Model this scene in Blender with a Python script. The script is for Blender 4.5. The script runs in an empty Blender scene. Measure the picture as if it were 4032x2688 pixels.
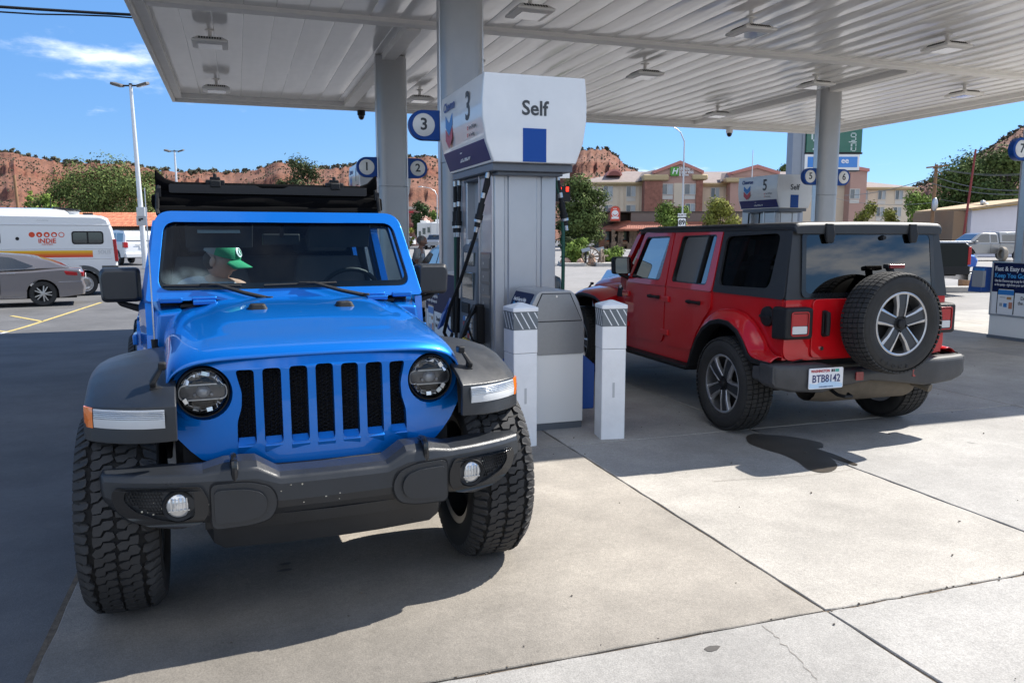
import bpy, bmesh, math, random
from math import sin, cos, pi, radians as R, sqrt, atan2, floor
from mathutils import Vector as V, Matrix as M, Euler
from mathutils.geometry import tessellate_polygon
from mathutils import noise as NZ
random.seed(7)
sc = bpy.context.scene
# ------------------------------------------------------------------ camera, sky, sun, exposure
cam = bpy.data.objects.new('camera', bpy.data.cameras.new('camera')); sc.collection.objects.link(cam)
cam.data.sensor_width = 36; cam.data.lens = 28.01; cam.data.clip_start = 0.05; cam.data.clip_end = 6000
cam.location = (0, 0, 1.6); cam.rotation_euler = (R(90-7.5), 0, -R(18.9)); sc.camera = cam
SUN = V((0.955, 0.20, 1.0)).normalized()
sun_el = math.asin(SUN.z); sun_az = atan2(SUN.x, SUN.y)
sun = bpy.data.objects.new('sun', bpy.data.lights.new('sun', 'SUN')); sc.collection.objects.link(sun)
sun.data.energy = 5.0; sun.data.angle = R(0.53); sun.data.color = (1.0, 0.95, 0.87)
sun.rotation_euler = SUN.to_track_quat('Z', 'Y').to_euler(); sun.location = (20, 0, 30)
w = bpy.data.worlds.new("World"); sc.world = w; w.use_nodes = True
def world_nodes():
    nt = w.node_tree; N = nt.nodes; L = nt.links; N.clear()
    out = N.new('ShaderNodeOutputWorld'); bg = N.new('ShaderNodeBackground'); bg.inputs['Strength'].default_value = 0.10
    sky = N.new('ShaderNodeTexSky'); sky.sky_type = 'NISHITA'; sky.sun_disc = False
    sky.sun_elevation = sun_el; sky.sun_rotation = sun_az; sky.altitude = 1500; sky.air_density = 1.0; sky.dust_density = 0.25; sky.ozone_density = 2.2
    tc = N.new('ShaderNodeTexCoord'); sep = N.new('ShaderNodeSeparateXYZ'); L.new(tc.outputs['Generated'], sep.inputs[0])
    # project the view direction on a cloud layer: (x, y) / (z + k)
    addz = N.new('ShaderNodeMath'); addz.operation = 'ADD'; addz.inputs[1].default_value = 0.16; L.new(sep.outputs['Z'], addz.inputs[0])
    mx = N.new('ShaderNodeMath'); mx.operation = 'MAXIMUM'; mx.inputs[1].default_value = 0.02; L.new(addz.outputs[0], mx.inputs[0])
    dx = N.new('ShaderNodeMath'); dx.operation = 'DIVIDE'; L.new(sep.outputs['X'], dx.inputs[0]); L.new(mx.outputs[0], dx.inputs[1])
    dy = N.new('ShaderNodeMath'); dy.operation = 'DIVIDE'; L.new(sep.outputs['Y'], dy.inputs[0]); L.new(mx.outputs[0], dy.inputs[1])
    cmb = N.new('ShaderNodeCombineXYZ'); L.new(dx.outputs[0], cmb.inputs[0]); L.new(dy.outputs[0], cmb.inputs[1]); cmb.inputs[2].default_value = CLOUD_SEED
    n1 = N.new('ShaderNodeTexNoise'); n1.inputs['Scale'].default_value = 1.15; n1.inputs['Detail'].default_value = 9; n1.inputs['Roughness'].default_value = 0.58; L.new(cmb.outputs[0], n1.inputs['Vector'])
    n2 = N.new('ShaderNodeTexNoise'); n2.inputs['Scale'].default_value = 0.35; n2.inputs['Detail'].default_value = 2; L.new(cmb.outputs[0], n2.inputs['Vector'])
    # cumulus gather behind the viewer (the photograph's windows mirror them); few in front
    cov = N.new('ShaderNodeMapRange'); cov.inputs['From Min'].default_value = 0.15; cov.inputs['From Max'].default_value = -0.75
    cov.inputs['To Min'].default_value = 0.0; cov.inputs['To Max'].default_value = 0.19; L.new(sep.outputs['Y'], cov.inputs['Value'])
    a1 = N.new('ShaderNodeMath'); a1.operation = 'ADD'; L.new(n1.outputs['Fac'], a1.inputs[0]); L.new(cov.outputs[0], a1.inputs[1])
    s2 = N.new('ShaderNodeMath'); s2.operation = 'MULTIPLY_ADD'; L.new(n2.outputs['Fac'], s2.inputs[0]); s2.inputs[1].default_value = 0.35; L.new(a1.outputs[0], s2.inputs[2])
    rmp = N.new('ShaderNodeMapRange'); rmp.interpolation_type = 'SMOOTHSTEP'; rmp.inputs['From Min'].default_value = 0.785; rmp.inputs['From Max'].default_value = 0.93; L.new(s2.outputs[0], rmp.inputs['Value'])
    hz = N.new('ShaderNodeMapRange'); hz.inputs['From Min'].default_value = 0.0; hz.inputs['From Max'].default_value = 0.06; L.new(sep.outputs['Z'], hz.inputs['Value'])
    fm = N.new('ShaderNodeMath'); fm.operation = 'MULTIPLY'; L.new(rmp.outputs[0], fm.inputs[0]); L.new(hz.outputs[0], fm.inputs[1])
    gam = N.new('ShaderNodeMix'); gam.data_type = 'RGBA'; gam.blend_type = 'MULTIPLY'; gam.inputs['Factor'].default_value = 1.0
    L.new(sky.outputs[0], gam.inputs['A']); 
    tr = N.new('ShaderNodeMapRange'); tr.interpolation_type = 'SMOOTHSTEP'; tr.inputs['From Min'].default_value = 0.0; tr.inputs['From Max'].default_value = 0.38; L.new(sep.outputs['Z'], tr.inputs['Value'])
    tm = N.new('ShaderNodeMix'); tm.data_type = 'RGBA'; L.new(tr.outputs[0], tm.inputs['Factor']); tm.inputs['A'].default_value = (0.37, 0.50, 0.70, 1); tm.inputs['B'].default_value = (0.60, 0.88, 1.08, 1); L.new(tm.outputs['Result'], gam.inputs['B'])
    mix = N.new('ShaderNodeMix'); mix.data_type = 'RGBA'; L.new(fm.outputs[0], mix.inputs['Factor']); L.new(gam.outputs['Result'], mix.inputs['A']); mix.inputs['B'].default_value = (7.6, 7.9, 8.4, 1)
    L.new(mix.outputs['Result'], bg.inputs['Color']); L.new(bg.outputs[0], out.inputs[0])
CLOUD_SEED = 5.1
world_nodes()
sc.view_settings.view_transform = 'Standard'; sc.view_settings.look = 'None'; sc.view_settings.gamma = 1.0; sc.view_settings.use_curve_mapping = False
sc.view_settings.exposure = 1.02
sc.cycles.use_denoising = True; sc.cycles.max_bounces = 8; sc.cycles.transparent_max_bounces = 16; sc.cycles.caustics_reflective = False; sc.cycles.caustics_refractive = False
sc.cycles.sample_clamp_indirect = 6
# ------------------------------------------------------------------ materials
MATS = {}
def mat(name, col, rough=0.6, metal=0.0, coat=0.0, var=0.0, vscale=3.0, bump=0.0, bscale=60.0, spec=0.5, emit=None, alpha=None, coat_r=0.03, detail=6, rvar=0.0, stretch=None):
    """Procedural principled material: base colour broken up by noise, optional fine relief."""
    if name in MATS: return MATS[name]
    m = bpy.data.materials.new(name); m.use_nodes = True; nt = m.node_tree; N = nt.nodes; L = nt.links
    b = N['Principled BSDF']; b.inputs['Base Color'].default_value = (*col, 1); b.inputs['Roughness'].default_value = rough
    b.inputs['Metallic'].default_value = metal; b.inputs['Coat Weight'].default_value = coat; b.inputs['Coat Roughness'].default_value = coat_r
    b.inputs['Specular IOR Level'].default_value = spec
    tc = None
    if var or bump or rvar:
        tc = N.new('ShaderNodeTexCoord'); vec = tc.outputs['Object']
        if stretch:
            mp = N.new('ShaderNodeMapping'); mp.inputs['Scale'].default_value = stretch; L.new(vec, mp.inputs['Vector']); vec = mp.outputs[0]
    if var:
        n = N.new('ShaderNodeTexNoise'); n.inputs['Scale'].default_value = vscale; n.inputs['Detail'].default_value = detail; n.inputs['Roughness'].default_value = 0.65; L.new(vec, n.inputs['Vector'])
        mr = N.new('ShaderNodeMapRange'); mr.inputs['From Min'].default_value = 0.25; mr.inputs['From Max'].default_value = 0.75; mr.inputs['To Min'].default_value = 1-var; mr.inputs['To Max'].default_value = 1+var; L.new(n.outputs['Fac'], mr.inputs['Value'])
        mx = N.new('ShaderNodeMix'); mx.data_type = 'RGBA'; mx.blend_type = 'MULTIPLY'; mx.inputs['Factor'].default_value = 1
        mx.inputs['A'].default_value = (*col, 1); L.new(mr.outputs[0], mx.inputs['B']); L.new(mx.outputs['Result'], b.inputs['Base Color'])
        if rvar:
            m2 = N.new('ShaderNodeMapRange'); m2.inputs['From Min'].default_value = 0.3; m2.inputs['From Max'].default_value = 0.7; m2.inputs['To Min'].default_value = max(0, rough-rvar); m2.inputs['To Max'].default_value = min(1, rough+rvar); L.new(n.outputs['Fac'], m2.inputs['Value']); L.new(m2.outputs[0], b.inputs['Roughness'])
    if bump:
        n = N.new('ShaderNodeTexNoise'); n.inputs['Scale'].default_value = bscale; n.inputs['Detail'].default_value = 4; L.new(vec, n.inputs['Vector'])
        bp = N.new('ShaderNodeBump'); bp.inputs['Strength'].default_value = bump; bp.inputs['Distance'].default_value = 0.01; L.new(n.outputs['Fac'], bp.inputs['Height']); L.new(bp.outputs[0], b.inputs['Normal'])
    if emit: b.inputs['Emission Color'].default_value = (*emit[0], 1); b.inputs['Emission Strength'].default_value = emit[1]
    MATS[name] = m; return m
def glass(name, tint, refl=1.0, rough=0.0):
    """Pane: tinted see-through layer under a Fresnel reflection."""
    if name in MATS: return MATS[name]
    m = bpy.data.materials.new(name); m.use_nodes = True; nt = m.node_tree; N = nt.nodes; L = nt.links; N.clear()
    o = N.new('ShaderNodeOutputMaterial'); t = N.new('ShaderNodeBsdfTransparent'); t.inputs[0].default_value = (*tint, 1)
    g = N.new('ShaderNodeBsdfGlossy'); g.inputs['Roughness'].default_value = rough
    lw = N.new('ShaderNodeFresnel'); lw.inputs[0].default_value = 1.52
    mu = N.new('ShaderNodeMath'); mu.operation = 'MULTIPLY'; mu.inputs[1].default_value = refl; L.new(lw.outputs[0], mu.inputs[0])
    mx = N.new('ShaderNodeMixShader'); L.new(mu.outputs[0], mx.inputs[0]); L.new(t.outputs[0], mx.inputs[1]); L.new(g.outputs[0], mx.inputs[2]); L.new(mx.outputs[0], o.inputs[0])
    MATS[name] = m; return m
# ------------------------------------------------------------------ mesh helpers
COL = sc.collection
class MB:
    def __init__(s): s.v = []; s.f = []; s.m = []
    def add(s, vs, fs, mi=0):
        n = len(s.v); s.v += [tuple(p) for p in vs]; s.f += [tuple(n+i for i in f) for f in fs]; s.m += [mi]*len(fs); return s
    def box(s, x0, x1, y0, y1, z0, z1, mi=0):
        return s.add([(x0,y0,z0),(x1,y0,z0),(x1,y1,z0),(x0,y1,z0),(x0,y0,z1),(x1,y0,z1),(x1,y1,z1),(x0,y1,z1)], [(0,3,2,1),(4,5,6,7),(0,1,5,4),(1,2,6,5),(2,3,7,6),(3,0,4,7)], mi)
    def obox(s, c, size, rot=(0,0,0), mi=0):
        q = Euler(rot).to_matrix(); a, b, d = size[0]/2, size[1]/2, size[2]/2; c = V(c)
        vs = [c+q@V((x*a, y*b, z*d)) for z in (-1,1) for (x,y) in ((-1,-1),(1,-1),(1,1),(-1,1))]
        return s.add(vs, [(0,3,2,1),(4,5,6,7),(0,1,5,4),(1,2,6,5),(2,3,7,6),(3,0,4,7)], mi)
    def prism(s, poly, axis, a, b, mi=0):
        """polygon in the other two axes (cyclic order kept) extruded along axis from a to b"""
        def P(p, t):
            return {0:(t,p[0],p[1]), 1:(p[0],t,p[1]), 2:(p[0],p[1],t)}[axis]
        n = len(poly); vs = [P(p,a) for p in poly]+[P(p,b) for p in poly]
        ar = sum(poly[i][0]*poly[(i+1)%n][1]-poly[(i+1)%n][0]*poly[i][1] for i in range(n)); sg = (ar > 0) == (b > a)
        if axis == 1: sg = not sg
        fs = [tuple(range(n))[::-1], tuple(range(n,2*n))]+[(i,(i+1)%n,n+(i+1)%n,n+i) for i in range(n)]
        if not sg: fs = [f[::-1] for f in fs]
        return s.add(vs, fs, mi)
    def loft(s, rings, caps=True, closed=True, mi=0):
        n = len(rings[0]); vs = [p for r in rings for p in r]; fs = []
        for i in range(len(rings)-1):
            for j in range(n if closed else n-1):
                fs.append((i*n+j, i*n+(j+1)%n, (i+1)*n+(j+1)%n, (i+1)*n+j))
        if caps: fs += [tuple(range(n))[::-1], tuple(range((len(rings)-1)*n, len(rings)*n))]
        return s.add(vs, fs, mi)
    def grid(s, fn, us, vs_, mi=0):
        return s.loft([[fn(u, q) for q in vs_] for u in us], caps=False, closed=False, mi=mi)
    def tube(s, pts, r, n=8, caps=True, closed=False, mi=0):
        pts = [V(p) for p in pts]; k = len(pts); rings = []; prev = None
        for i, p in enumerate(pts):
            a = pts[i-1] if (i or closed) else p; b = pts[(i+1) % k] if (i < k-1 or closed) else p
            t = (b-a).normalized()
            if prev is None:
                up = V((0,0,1)) if abs(t.z) < .9 else V((1,0,0)); n1 = t.cross(up).normalized()
            else: n1 = (prev-t*prev.dot(t)).normalized()
            prev = n1; n2 = t.cross(n1); rr = r[i] if isinstance(r, (list,tuple)) else r
            rings.append([p+n1*rr*cos(2*pi*j/n)+n2*rr*sin(2*pi*j/n) for j in range(n)])
        if closed: rings.append(rings[0])
        return s.loft(rings, caps=caps and not closed, mi=mi)
    def lathe(s, prof, axis=2, c=(0,0,0), n=32, mi=0, closed=False):
        """profile of (radius, height) turned round the axis"""
        rings = []
        for j in range(n+1):
            a = 2*pi*j/n; ring = []
            for r, h in prof:
                u, v = r*cos(a), r*sin(a); ring.append(V(c)+V({0:(h,u,v),1:(v,h,u),2:(u,v,h)}[axis]))
            rings.append(ring)
        return s.loft(rings, caps=False, closed=closed, mi=mi)
    def ell(s, c, r, nu=10, nv=14, mi=0, rot=None):
        q = Euler(rot).to_matrix() if rot else M.Identity(3)
        rings = [[V(c)+q@V((r[0]*sin(pi*i/nu)*cos(2*pi*j/nv), r[1]*sin(pi*i/nu)*sin(2*pi*j/nv), -r[2]*cos(pi*i/nu))) for j in range(nv)] for i in range(nu+1)]
        return s.loft(rings, caps=False, mi=mi)
    def plate(s, outer, holes, mp, o0, o1, mi=0, seg=0, sides=True):
        """flat shape with holes drawn in (u, v), carried into space by mp(u, v, offset), from offset o0 (back) to o1 (front)"""
        def sub(l):
            if not seg: return [tuple(p) for p in l]
            r = []
            for i in range(len(l)):
                a, b = l[i], l[(i+1)%len(l)]; d = math.hypot(b[0]-a[0], b[1]-a[1]); k = max(1, int(math.ceil(d/seg)))
                r += [(a[0]+(b[0]-a[0])*t/k, a[1]+(b[1]-a[1])*t/k) for t in range(k)]
            return r
        loops = [sub(outer)]+[sub(h) for h in holes]
        tris = tessellate_polygon([[V((p[0],p[1],0)) for p in l] for l in loops])
        flat = [p for l in loops for p in l]; n = len(flat)
        vs = [mp(u,v,o1) for u,v in flat]+[mp(u,v,o0) for u,v in flat]; fs = []
        for t in tris:
            a, b, c = (flat[i] for i in t); ar = (b[0]-a[0])*(c[1]-a[1])-(c[0]-a[0])*(b[1]-a[1])
            if abs(ar) < 1e-12: continue
            t = t if ar > 0 else t[::-1]; fs.append(tuple(t)); fs.append(tuple(n+i for i in t[::-1]))
        if sides:
            k = 0
            for li, l in enumerate(loops):
                m = len(l); ar = sum(l[i][0]*l[(i+1)%m][1]-l[(i+1)%m][0]*l[i][1] for i in range(m))
                for i in range(m):
                    a, b = k+i, k+(i+1)%m; q = (a, n+a, n+b, b)
                    if (ar < 0) != (li > 0): q = q[::-1]
                    fs.append(q)
                k += m
        return s.add(vs, fs, mi)
    def cutplate(s, outer, holes, mp, o0, o1, cut, seg=0, mi=0):
        """plate() cut into an even grid before it is bent, so that it shades smoothly"""
        t = MB(); t.plate(outer, holes, lambda u,v,o:(u,v,o), o0, o1, 0, seg)
        me = bpy.data.meshes.new('tmp'); me.from_pydata(t.v, [], t.f); bm = bmesh.new(); bm.from_mesh(me); bpy.data.meshes.remove(me)
        bmesh.ops.remove_doubles(bm, verts=bm.verts, dist=1e-6)
        for ax in (0,1):
            lo = min(v.co[ax] for v in bm.verts); hi = max(v.co[ax] for v in bm.verts); n = int((hi-lo)/cut)+1
            for k in range(1,n):
                co = V((0,0,0)); co[ax] = lo+(hi-lo)*k/n; no = V((0,0,0)); no[ax] = 1
                bmesh.ops.bisect_plane(bm, geom=bm.verts[:]+bm.edges[:]+bm.faces[:], dist=1e-6, plane_co=co, plane_no=no)
        bm.verts.index_update(); vs = [mp(v.co.x, v.co.y, v.co.z) for v in bm.verts]; fs = [tuple(v.index for v in f.verts) for f in bm.faces]; bm.free()
        return s.add(vs, fs, mi)
    def build(s, name, mats, parent=None, bevel=0.0, seg=2, ang=35, smooth=True, loc=None, wn=False, fix=True, kind=None, label=None):
        me = bpy.data.meshes.new(name); me.from_pydata([tuple(p) for p in s.v], [], s.f)
        if not isinstance(mats, (list,tuple)): mats = [mats]
        for m in mats: me.materials.append(m)
        if any(s.m): me.polygons.foreach_set('material_index', s.m)
        if fix:
            bm = bmesh.new(); bm.from_mesh(me); bmesh.ops.remove_doubles(bm, verts=bm.verts, dist=1e-5); bmesh.ops.recalc_face_normals(bm, faces=bm.faces); bm.to_mesh(me); bm.free()
        if smooth:
            me.polygons.foreach_set('use_smooth', [True]*len(me.polygons)); me.set_sharp_from_angle(angle=R(ang))
        me.update()
        o = bpy.data.objects.new(name, me); COL.objects.link(o)
        if parent: o.parent = parent
        if loc: o.location = loc
        if bevel:
            b = o.modifiers.new('bevel', 'BEVEL'); b.width = bevel; b.segments = seg; b.limit_method = 'ANGLE'; b.angle_limit = R(30); b.harden_normals = False
            if wn or seg > 1:
                q = o.modifiers.new('wn', 'WEIGHTED_NORMAL'); q.keep_sharp = True
        if kind: o['kind'] = kind
        if label: o['label'] = label
        return o
def rpoly(pts, r, n=4):
    """polygon with its corners rounded (r may be one radius or a list)"""
    out = []; k = len(pts)
    for i in range(k):
        p0, p1, p2 = V(pts[i-1]), V(pts[i]), V(pts[(i+1)%k]); rr = r[i] if isinstance(r, (list,tuple)) else r
        d0, d2 = (p0-p1), (p2-p1); q = min(rr, d0.length*.48, d2.length*.48)
        if q < 1e-5: out.append(tuple(p1)); continue
        a = p1+d0.normalized()*q; b = p1+d2.normalized()*q
        out += [tuple(a*(1-t)**2+p1*2*t*(1-t)+b*t*t) for t in [j/n for j in range(n+1)]]
    return out
def rrect(u0, u1, v0, v1, r, n=4): return rpoly([(u0,v0),(u1,v0),(u1,v1),(u0,v1)], r, n)
def circ(u, v, r, n=24, rv=None): return [(u+r*cos(2*pi*i/n), v+(rv or r)*sin(2*pi*i/n)) for i in range(n)]
def thing(name, label, cat, loc=(0,0,0), rotz=0.0, group=None):
    o = bpy.data.objects.new(name, None); COL.objects.link(o); o.empty_display_size = 0.2
    o.location = loc; o.rotation_euler = (0,0,rotz); o['label'] = label; o['category'] = cat
    if group: o['group'] = group
    return o
def tag(o, label, cat, group=None):
    o['label'] = label; o['category'] = cat
    if group: o['group'] = group
    return o
def struct(o): o['kind'] = 'structure'; return o
def dup(root, loc=None, rotz=None, label=None):
    r = root.copy(); COL.objects.link(r)
    if loc is not None: r.location = loc
    if rotz is not None: r.rotation_euler = (0,0,rotz)
    if label: r['label'] = label
    for ch in list(root.children):
        c = ch.copy(); COL.objects.link(c); c.parent = r
        for g in ch.children:
            d = g.copy(); COL.objects.link(d); d.parent = c
    return r
def inst(o, parent, loc=None, rot=None):
    c = o.copy(); COL.objects.link(c); c.parent = parent
    if loc is not None: c.location = loc
    if rot is not None: c.rotation_euler = rot
    return c
def text(s, size, m, parent, loc, rot=(0,0,0), ext=0.002, align='CENTER', name='lettering', sx=1.0, bold=0.0, shear=0.0, spacing=1.0):
    cu = bpy.data.curves.new('t', 'FONT'); cu.body = s; cu.size = size; cu.extrude = ext; cu.align_x = align; cu.align_y = 'CENTER'; cu.offset = bold; cu.shear = shear; cu.resolution_u = 3; cu.space_character = spacing
    tmp = bpy.data.objects.new('t', cu); me = bpy.data.meshes.new_from_object(tmp); bpy.data.objects.remove(tmp)
    me.name = name; me.materials.clear(); me.materials.append(m)
    o = bpy.data.objects.new(name, me); COL.objects.link(o); o.parent = parent; o.location = loc; o.rotation_euler = rot; o.scale = (sx,1,1); return o
def lerp(a, b, t): return a+(b-a)*t
def interp(xs, ys, x):
    if x <= xs[0]: return ys[0]
    for i in range(1, len(xs)):
        if x <= xs[i]: return lerp(ys[i-1], ys[i], (x-xs[i-1])/(xs[i]-xs[i-1]))
    return ys[-1]
def sstep(a, b, x):
    t = max(0, min(1, (x-a)/(b-a))); return t*t*(3-2*t)
# ------------------------------------------------------------------ shared materials
BLACK = mat('black plastic', (.010,.0105,.0118), .55, spec=.3, bump=.25, bscale=420, var=.15, vscale=9)
TRIM = mat('charcoal bumper plastic', (.017,.0195,.0235), .34, bump=.18, bscale=500, var=.18, vscale=5, rvar=.08)
GLOSSB = mat('gloss black', (.008,.009,.011), .12)
RUBBER = mat('tyre rubber', (.021,.021,.022), .75, var=.25, vscale=14)
GROOVE = mat('groove shade rubber', (.005,.005,.0055), .85)  # darker carcass rubber: shade of the tread grooves put into the colour
RUBBERD = mat('dusty tyre rubber', (.021,.0205,.02), .82, var=.35, vscale=9)
CHROME = mat('chrome', (.78,.79,.80), .12, 1.0)
STEEL = mat('brushed steel', (.55,.56,.57), .32, 1.0, var=.08, vscale=30)
GUN = mat('grey wheel pocket paint', (.045,.05,.058), .35, .5)
MACH = mat('machined wheel face', (.45,.45,.455), .30, .9, var=.1, vscale=20)
VOID = mat('unlit underside', (.012,.012,.013), .9)  # near-black stands in for shade on hidden parts and in gaps
CLOTH = mat('black soft top fabric', (.0018,.0019,.0024), .95, spec=.08, bump=.15, bscale=260, var=.2, vscale=6)
INTER = mat('dark interior trim', (.020,.021,.024), .7, var=.15, vscale=8)
SEATM = mat('dark seat cloth', (.03,.031,.035), .85, bump=.3, bscale=300)
WIND = glass('windscreen glass', (.55,.72,.77), .75)
LIFT = glass('rear lift glass', (.03,.036,.04), 2.2)
TINT = glass('tinted window glass', (.018,.022,.025), .32)
SIDEG = glass('side window glass', (.20,.25,.27), .5)
CLEARL = glass('clear lamp lens', (.86,.88,.90), 1.0)
REDL = mat('red lamp lens', (.34,.003,.006), .25, coat=.25)
REDLD = mat('dark red reflector', (.22,.01,.012), .2, coat=.6)
AMBER = mat('amber lamp lens', (.75,.17,.01), .15, coat=1)
WHITEL = mat('white lamp lens', (.50,.52,.54), .16, coat=1)
def paint(name, c, fl=.0, metal=.35):
    return mat(name, c, .36, metal, 1.0, var=.03, vscale=260, coat_r=.02, spec=.12)
BLUE = paint('bright blue metallic paint', (.0,.145,.54), metal=.5)
RED = paint('red paint', (.50,.005,.010), metal=.0)
HARDTOP = mat('black hardtop texture', (.017,.0185,.021), .45, bump=.08, bscale=600, var=.12, vscale=4)

def tread_block_mesh(r, w, kind, mb):
    """raised tread blocks laid round the tyre; s runs along the circumference, t across from -1 to 1"""
    if kind == 'at':
        N = 32; h = .019; blocks = []
        Z1 = [(.05,.05),(.28,.02),(.41,.12),(.45,.29),(.68,.33),(.73,.50),(.52,.56),(.29,.50),(.24,.34),(.03,.27)]
        Z2 = [(.06,.07),(.32,.03),(.43,.16),(.44,.31),(.62,.36),(.70,.54),(.48,.55),(.26,.53),(.25,.33),(.05,.24)]
        for sg, ph in ((1,0),(-1,.22)):          # interlocking hooked centre blocks
            for q, zb_ in ((0,Z1),(.5,Z2)):
                blocks.append(([((s_ if sg > 0 else .78-s_)+q+ph, t_*sg) for s_, t_ in zb_],0))
        for sg, ph in ((-1,.31),(1,.06)):
            for s0, t0 in ((.02,.62),(.53,.68)): blocks.append(([(s0+ph,sg*(t0+.04)),(s0+ph+.12,sg*t0),(s0+ph+.34,sg*(t0+.02)),(s0+ph+.40,sg*.76),(s0+ph+.39,sg*1.04),(s0+ph+.02,sg*1.04)],1))
    else:
        N = 62; rows = [(-.98,-.66),(-.58,-.24),(-.17,.17),(.24,.58),(.66,.98)]; blocks = []
        for i,(a,b) in enumerate(rows): blocks.append(([(.08+.12*i,a),(.9+.12*i,a),(.9+.12*i+.1,b),(.08+.12*i+.1,b)], 0))
        h = .012
    for k in range(N):
        for poly, shoulder in blocks:
            top = []; bot = []; jit = random.Random(k*31+len(mb.v))
            for s, t in poly:
                s += jit.uniform(-.03,.03); t += jit.uniform(-.025,.025) if abs(t) < .9 else 0
                a = 2*pi*(k+s)/N; tt = max(-1, min(1, t)); R0 = r-.016*abs(tt)**4
                ex = .012 if abs(t) > 1.0 else 0
                y = tt*w/2*(1 if abs(t) <= 1 else 1.012); RR = R0-ex*2.2
                top.append((RR*cos(a), y, RR*sin(a))); bot.append(((RR-h)*cos(a), y*.995, (RR-h)*sin(a)))
            n = len(poly); mb.add(top+bot, [tuple(range(n))]+[(i, n+i, n+(i+1)%n, (i+1)%n) for i in range(n)])
def wheel(root, name, x, y, z, r, w, kind, side, steer=0.0, spare=False):
    """tyre (the part itself) with tread, rim, spokes and hub as sub-parts; axis along local y, outside face towards +y*side"""
    key = (r, w, kind)
    if key not in WHEELS:
        mb = MB(); rr = r-.015; rim = r*.605
        prof = [(rim,-w*.40),(rim+.012,-w*.46),(rim+.045,-w*.515),(rr-.06,-w*.515),(rr-.025,-w*.49),(rr-.008,-w*.42),(rr,-w*.2),(rr,w*.2),(rr-.008,w*.42),(rr-.025,w*.49),(rr-.06,w*.515),(rim+.045,w*.515),(rim+.012,w*.46),(rim,w*.40)]
        mb.lathe([(a,b) for a,b in prof], 1, n=72, closed=False)
        for q in (.72,.80): mb.lathe([(r*q,w*.512),(r*q+.004,w*.520),(r*q+.008,w*.512)],1,n=72)
        ty = mb.build('wheel', RUBBERD if kind == 'road' else GROOVE, ang=40)
        tb = MB(); tread_block_mesh(r, w, kind, tb); tr = tb.build('tread', RUBBERD if kind == 'road' else RUBBER, smooth=False)
        rb = MB(); ro = r*.615
        rb.lathe([(ro,w*.40),(ro+.006,w*.435),(ro-.004,w*.45),(ro-.014,w*.43),(ro-.018,w*.30),(ro-.03,-w*.2),(ro-.03,-w*.42),(ro+.004,-w*.44),(ro,-w*.40)], 1, n=56)
        rimo = rb.build('rim', MACH if kind == 'road' else GUN, ang=40)
        db = MB(); db.lathe([(0,w*.02),(ro-.025,w*.02),(ro-.025,-w*.1),(0,-w*.1)],1,n=32); db.lathe([(.0,w*.06),(.15,w*.06),(.16,w*.02)],1,n=32)
        disc = db.build('brake_disc', VOID)
        sb = MB(); eb = MB()
        for k in range(5):
            a = 2*pi*k/5+pi/2; u = V((cos(a),0,sin(a))); t = V((-sin(a),0,cos(a)))
            def pt(rad, off, yy): p = u*rad+t*off; return (p.x, yy, p.z)
            ri, rout = .05, ro-.008
            yo = w*.44; yi = w*.30
            sb.loft([[pt(ri,-.030,yo-.02),pt(ri,.030,yo-.02),pt(ri,.030,yi-.02),pt(ri,-.030,yi-.02)],[pt(rout*.6,-.034,yo-.008),pt(rout*.6,.034,yo-.008),pt(rout*.6,.034,yi),pt(rout*.6,-.034,yi)],[pt(rout,-.043,yo-.012),pt(rout,.043,yo-.012),pt(rout,.043,yi),pt(rout,-.043,yi)]])
            for sg in (-1,1):
                eb.loft([[pt(ri,sg*.028,yo-.012),pt(ri,sg*.040,yo-.014),pt(ri,sg*.044,yi-.02),pt(ri,sg*.028,yi-.02)],[pt(rout*.6,sg*.032,yo),pt(rout*.6,sg*.047,yo-.006),pt(rout*.6,sg*.055,yi),pt(rout*.6,sg*.032,yi)],[pt(rout,sg*.040,yo-.004),pt(rout,sg*.064,yo-.008),pt(rout,sg*.075,yi),pt(rout,sg*.040,yi)]])
        spo = sb.build('spoke', GUN, bevel=.004); edg = eb.build('spoke_edge', MACH if kind == 'road' else GUN, bevel=.003)
        hb = MB(); hb.lathe([(0,w*.47),(.026,w*.465),(.032,w*.44),(.034,w*.36),(.07,w*.36),(.07,w*.2)],1,n=24)
        for k in range(5):
            a = 2*pi*(k+.5)/5+pi/2; hb.lathe([(0,w*.41),(.008,w*.405),(.010,w*.30)],1,c=(.058*cos(a),0,.058*sin(a)),n=8)
        hub = hb.build('hub', BLACK)
        WHEELS[key] = [ty,tr,rimo,disc,spo,edg,hub]
        for o in WHEELS[key][1:]: o.parent = ty
        first = True
    else: first = False
    base = WHEELS[key]
    if first: o = base[0]; o.parent = root
    else:
        o = base[0].copy(); COL.objects.link(o); o.parent = root
        for g in base[1:]:
            d = g.copy(); COL.objects.link(d); d.parent = o
    o.name = name; o.location = (x,y,z); o.rotation_euler = (0, random.uniform(0,1), (0 if side > 0 else pi)+steer)
    return o
WHEELS = {}

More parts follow.
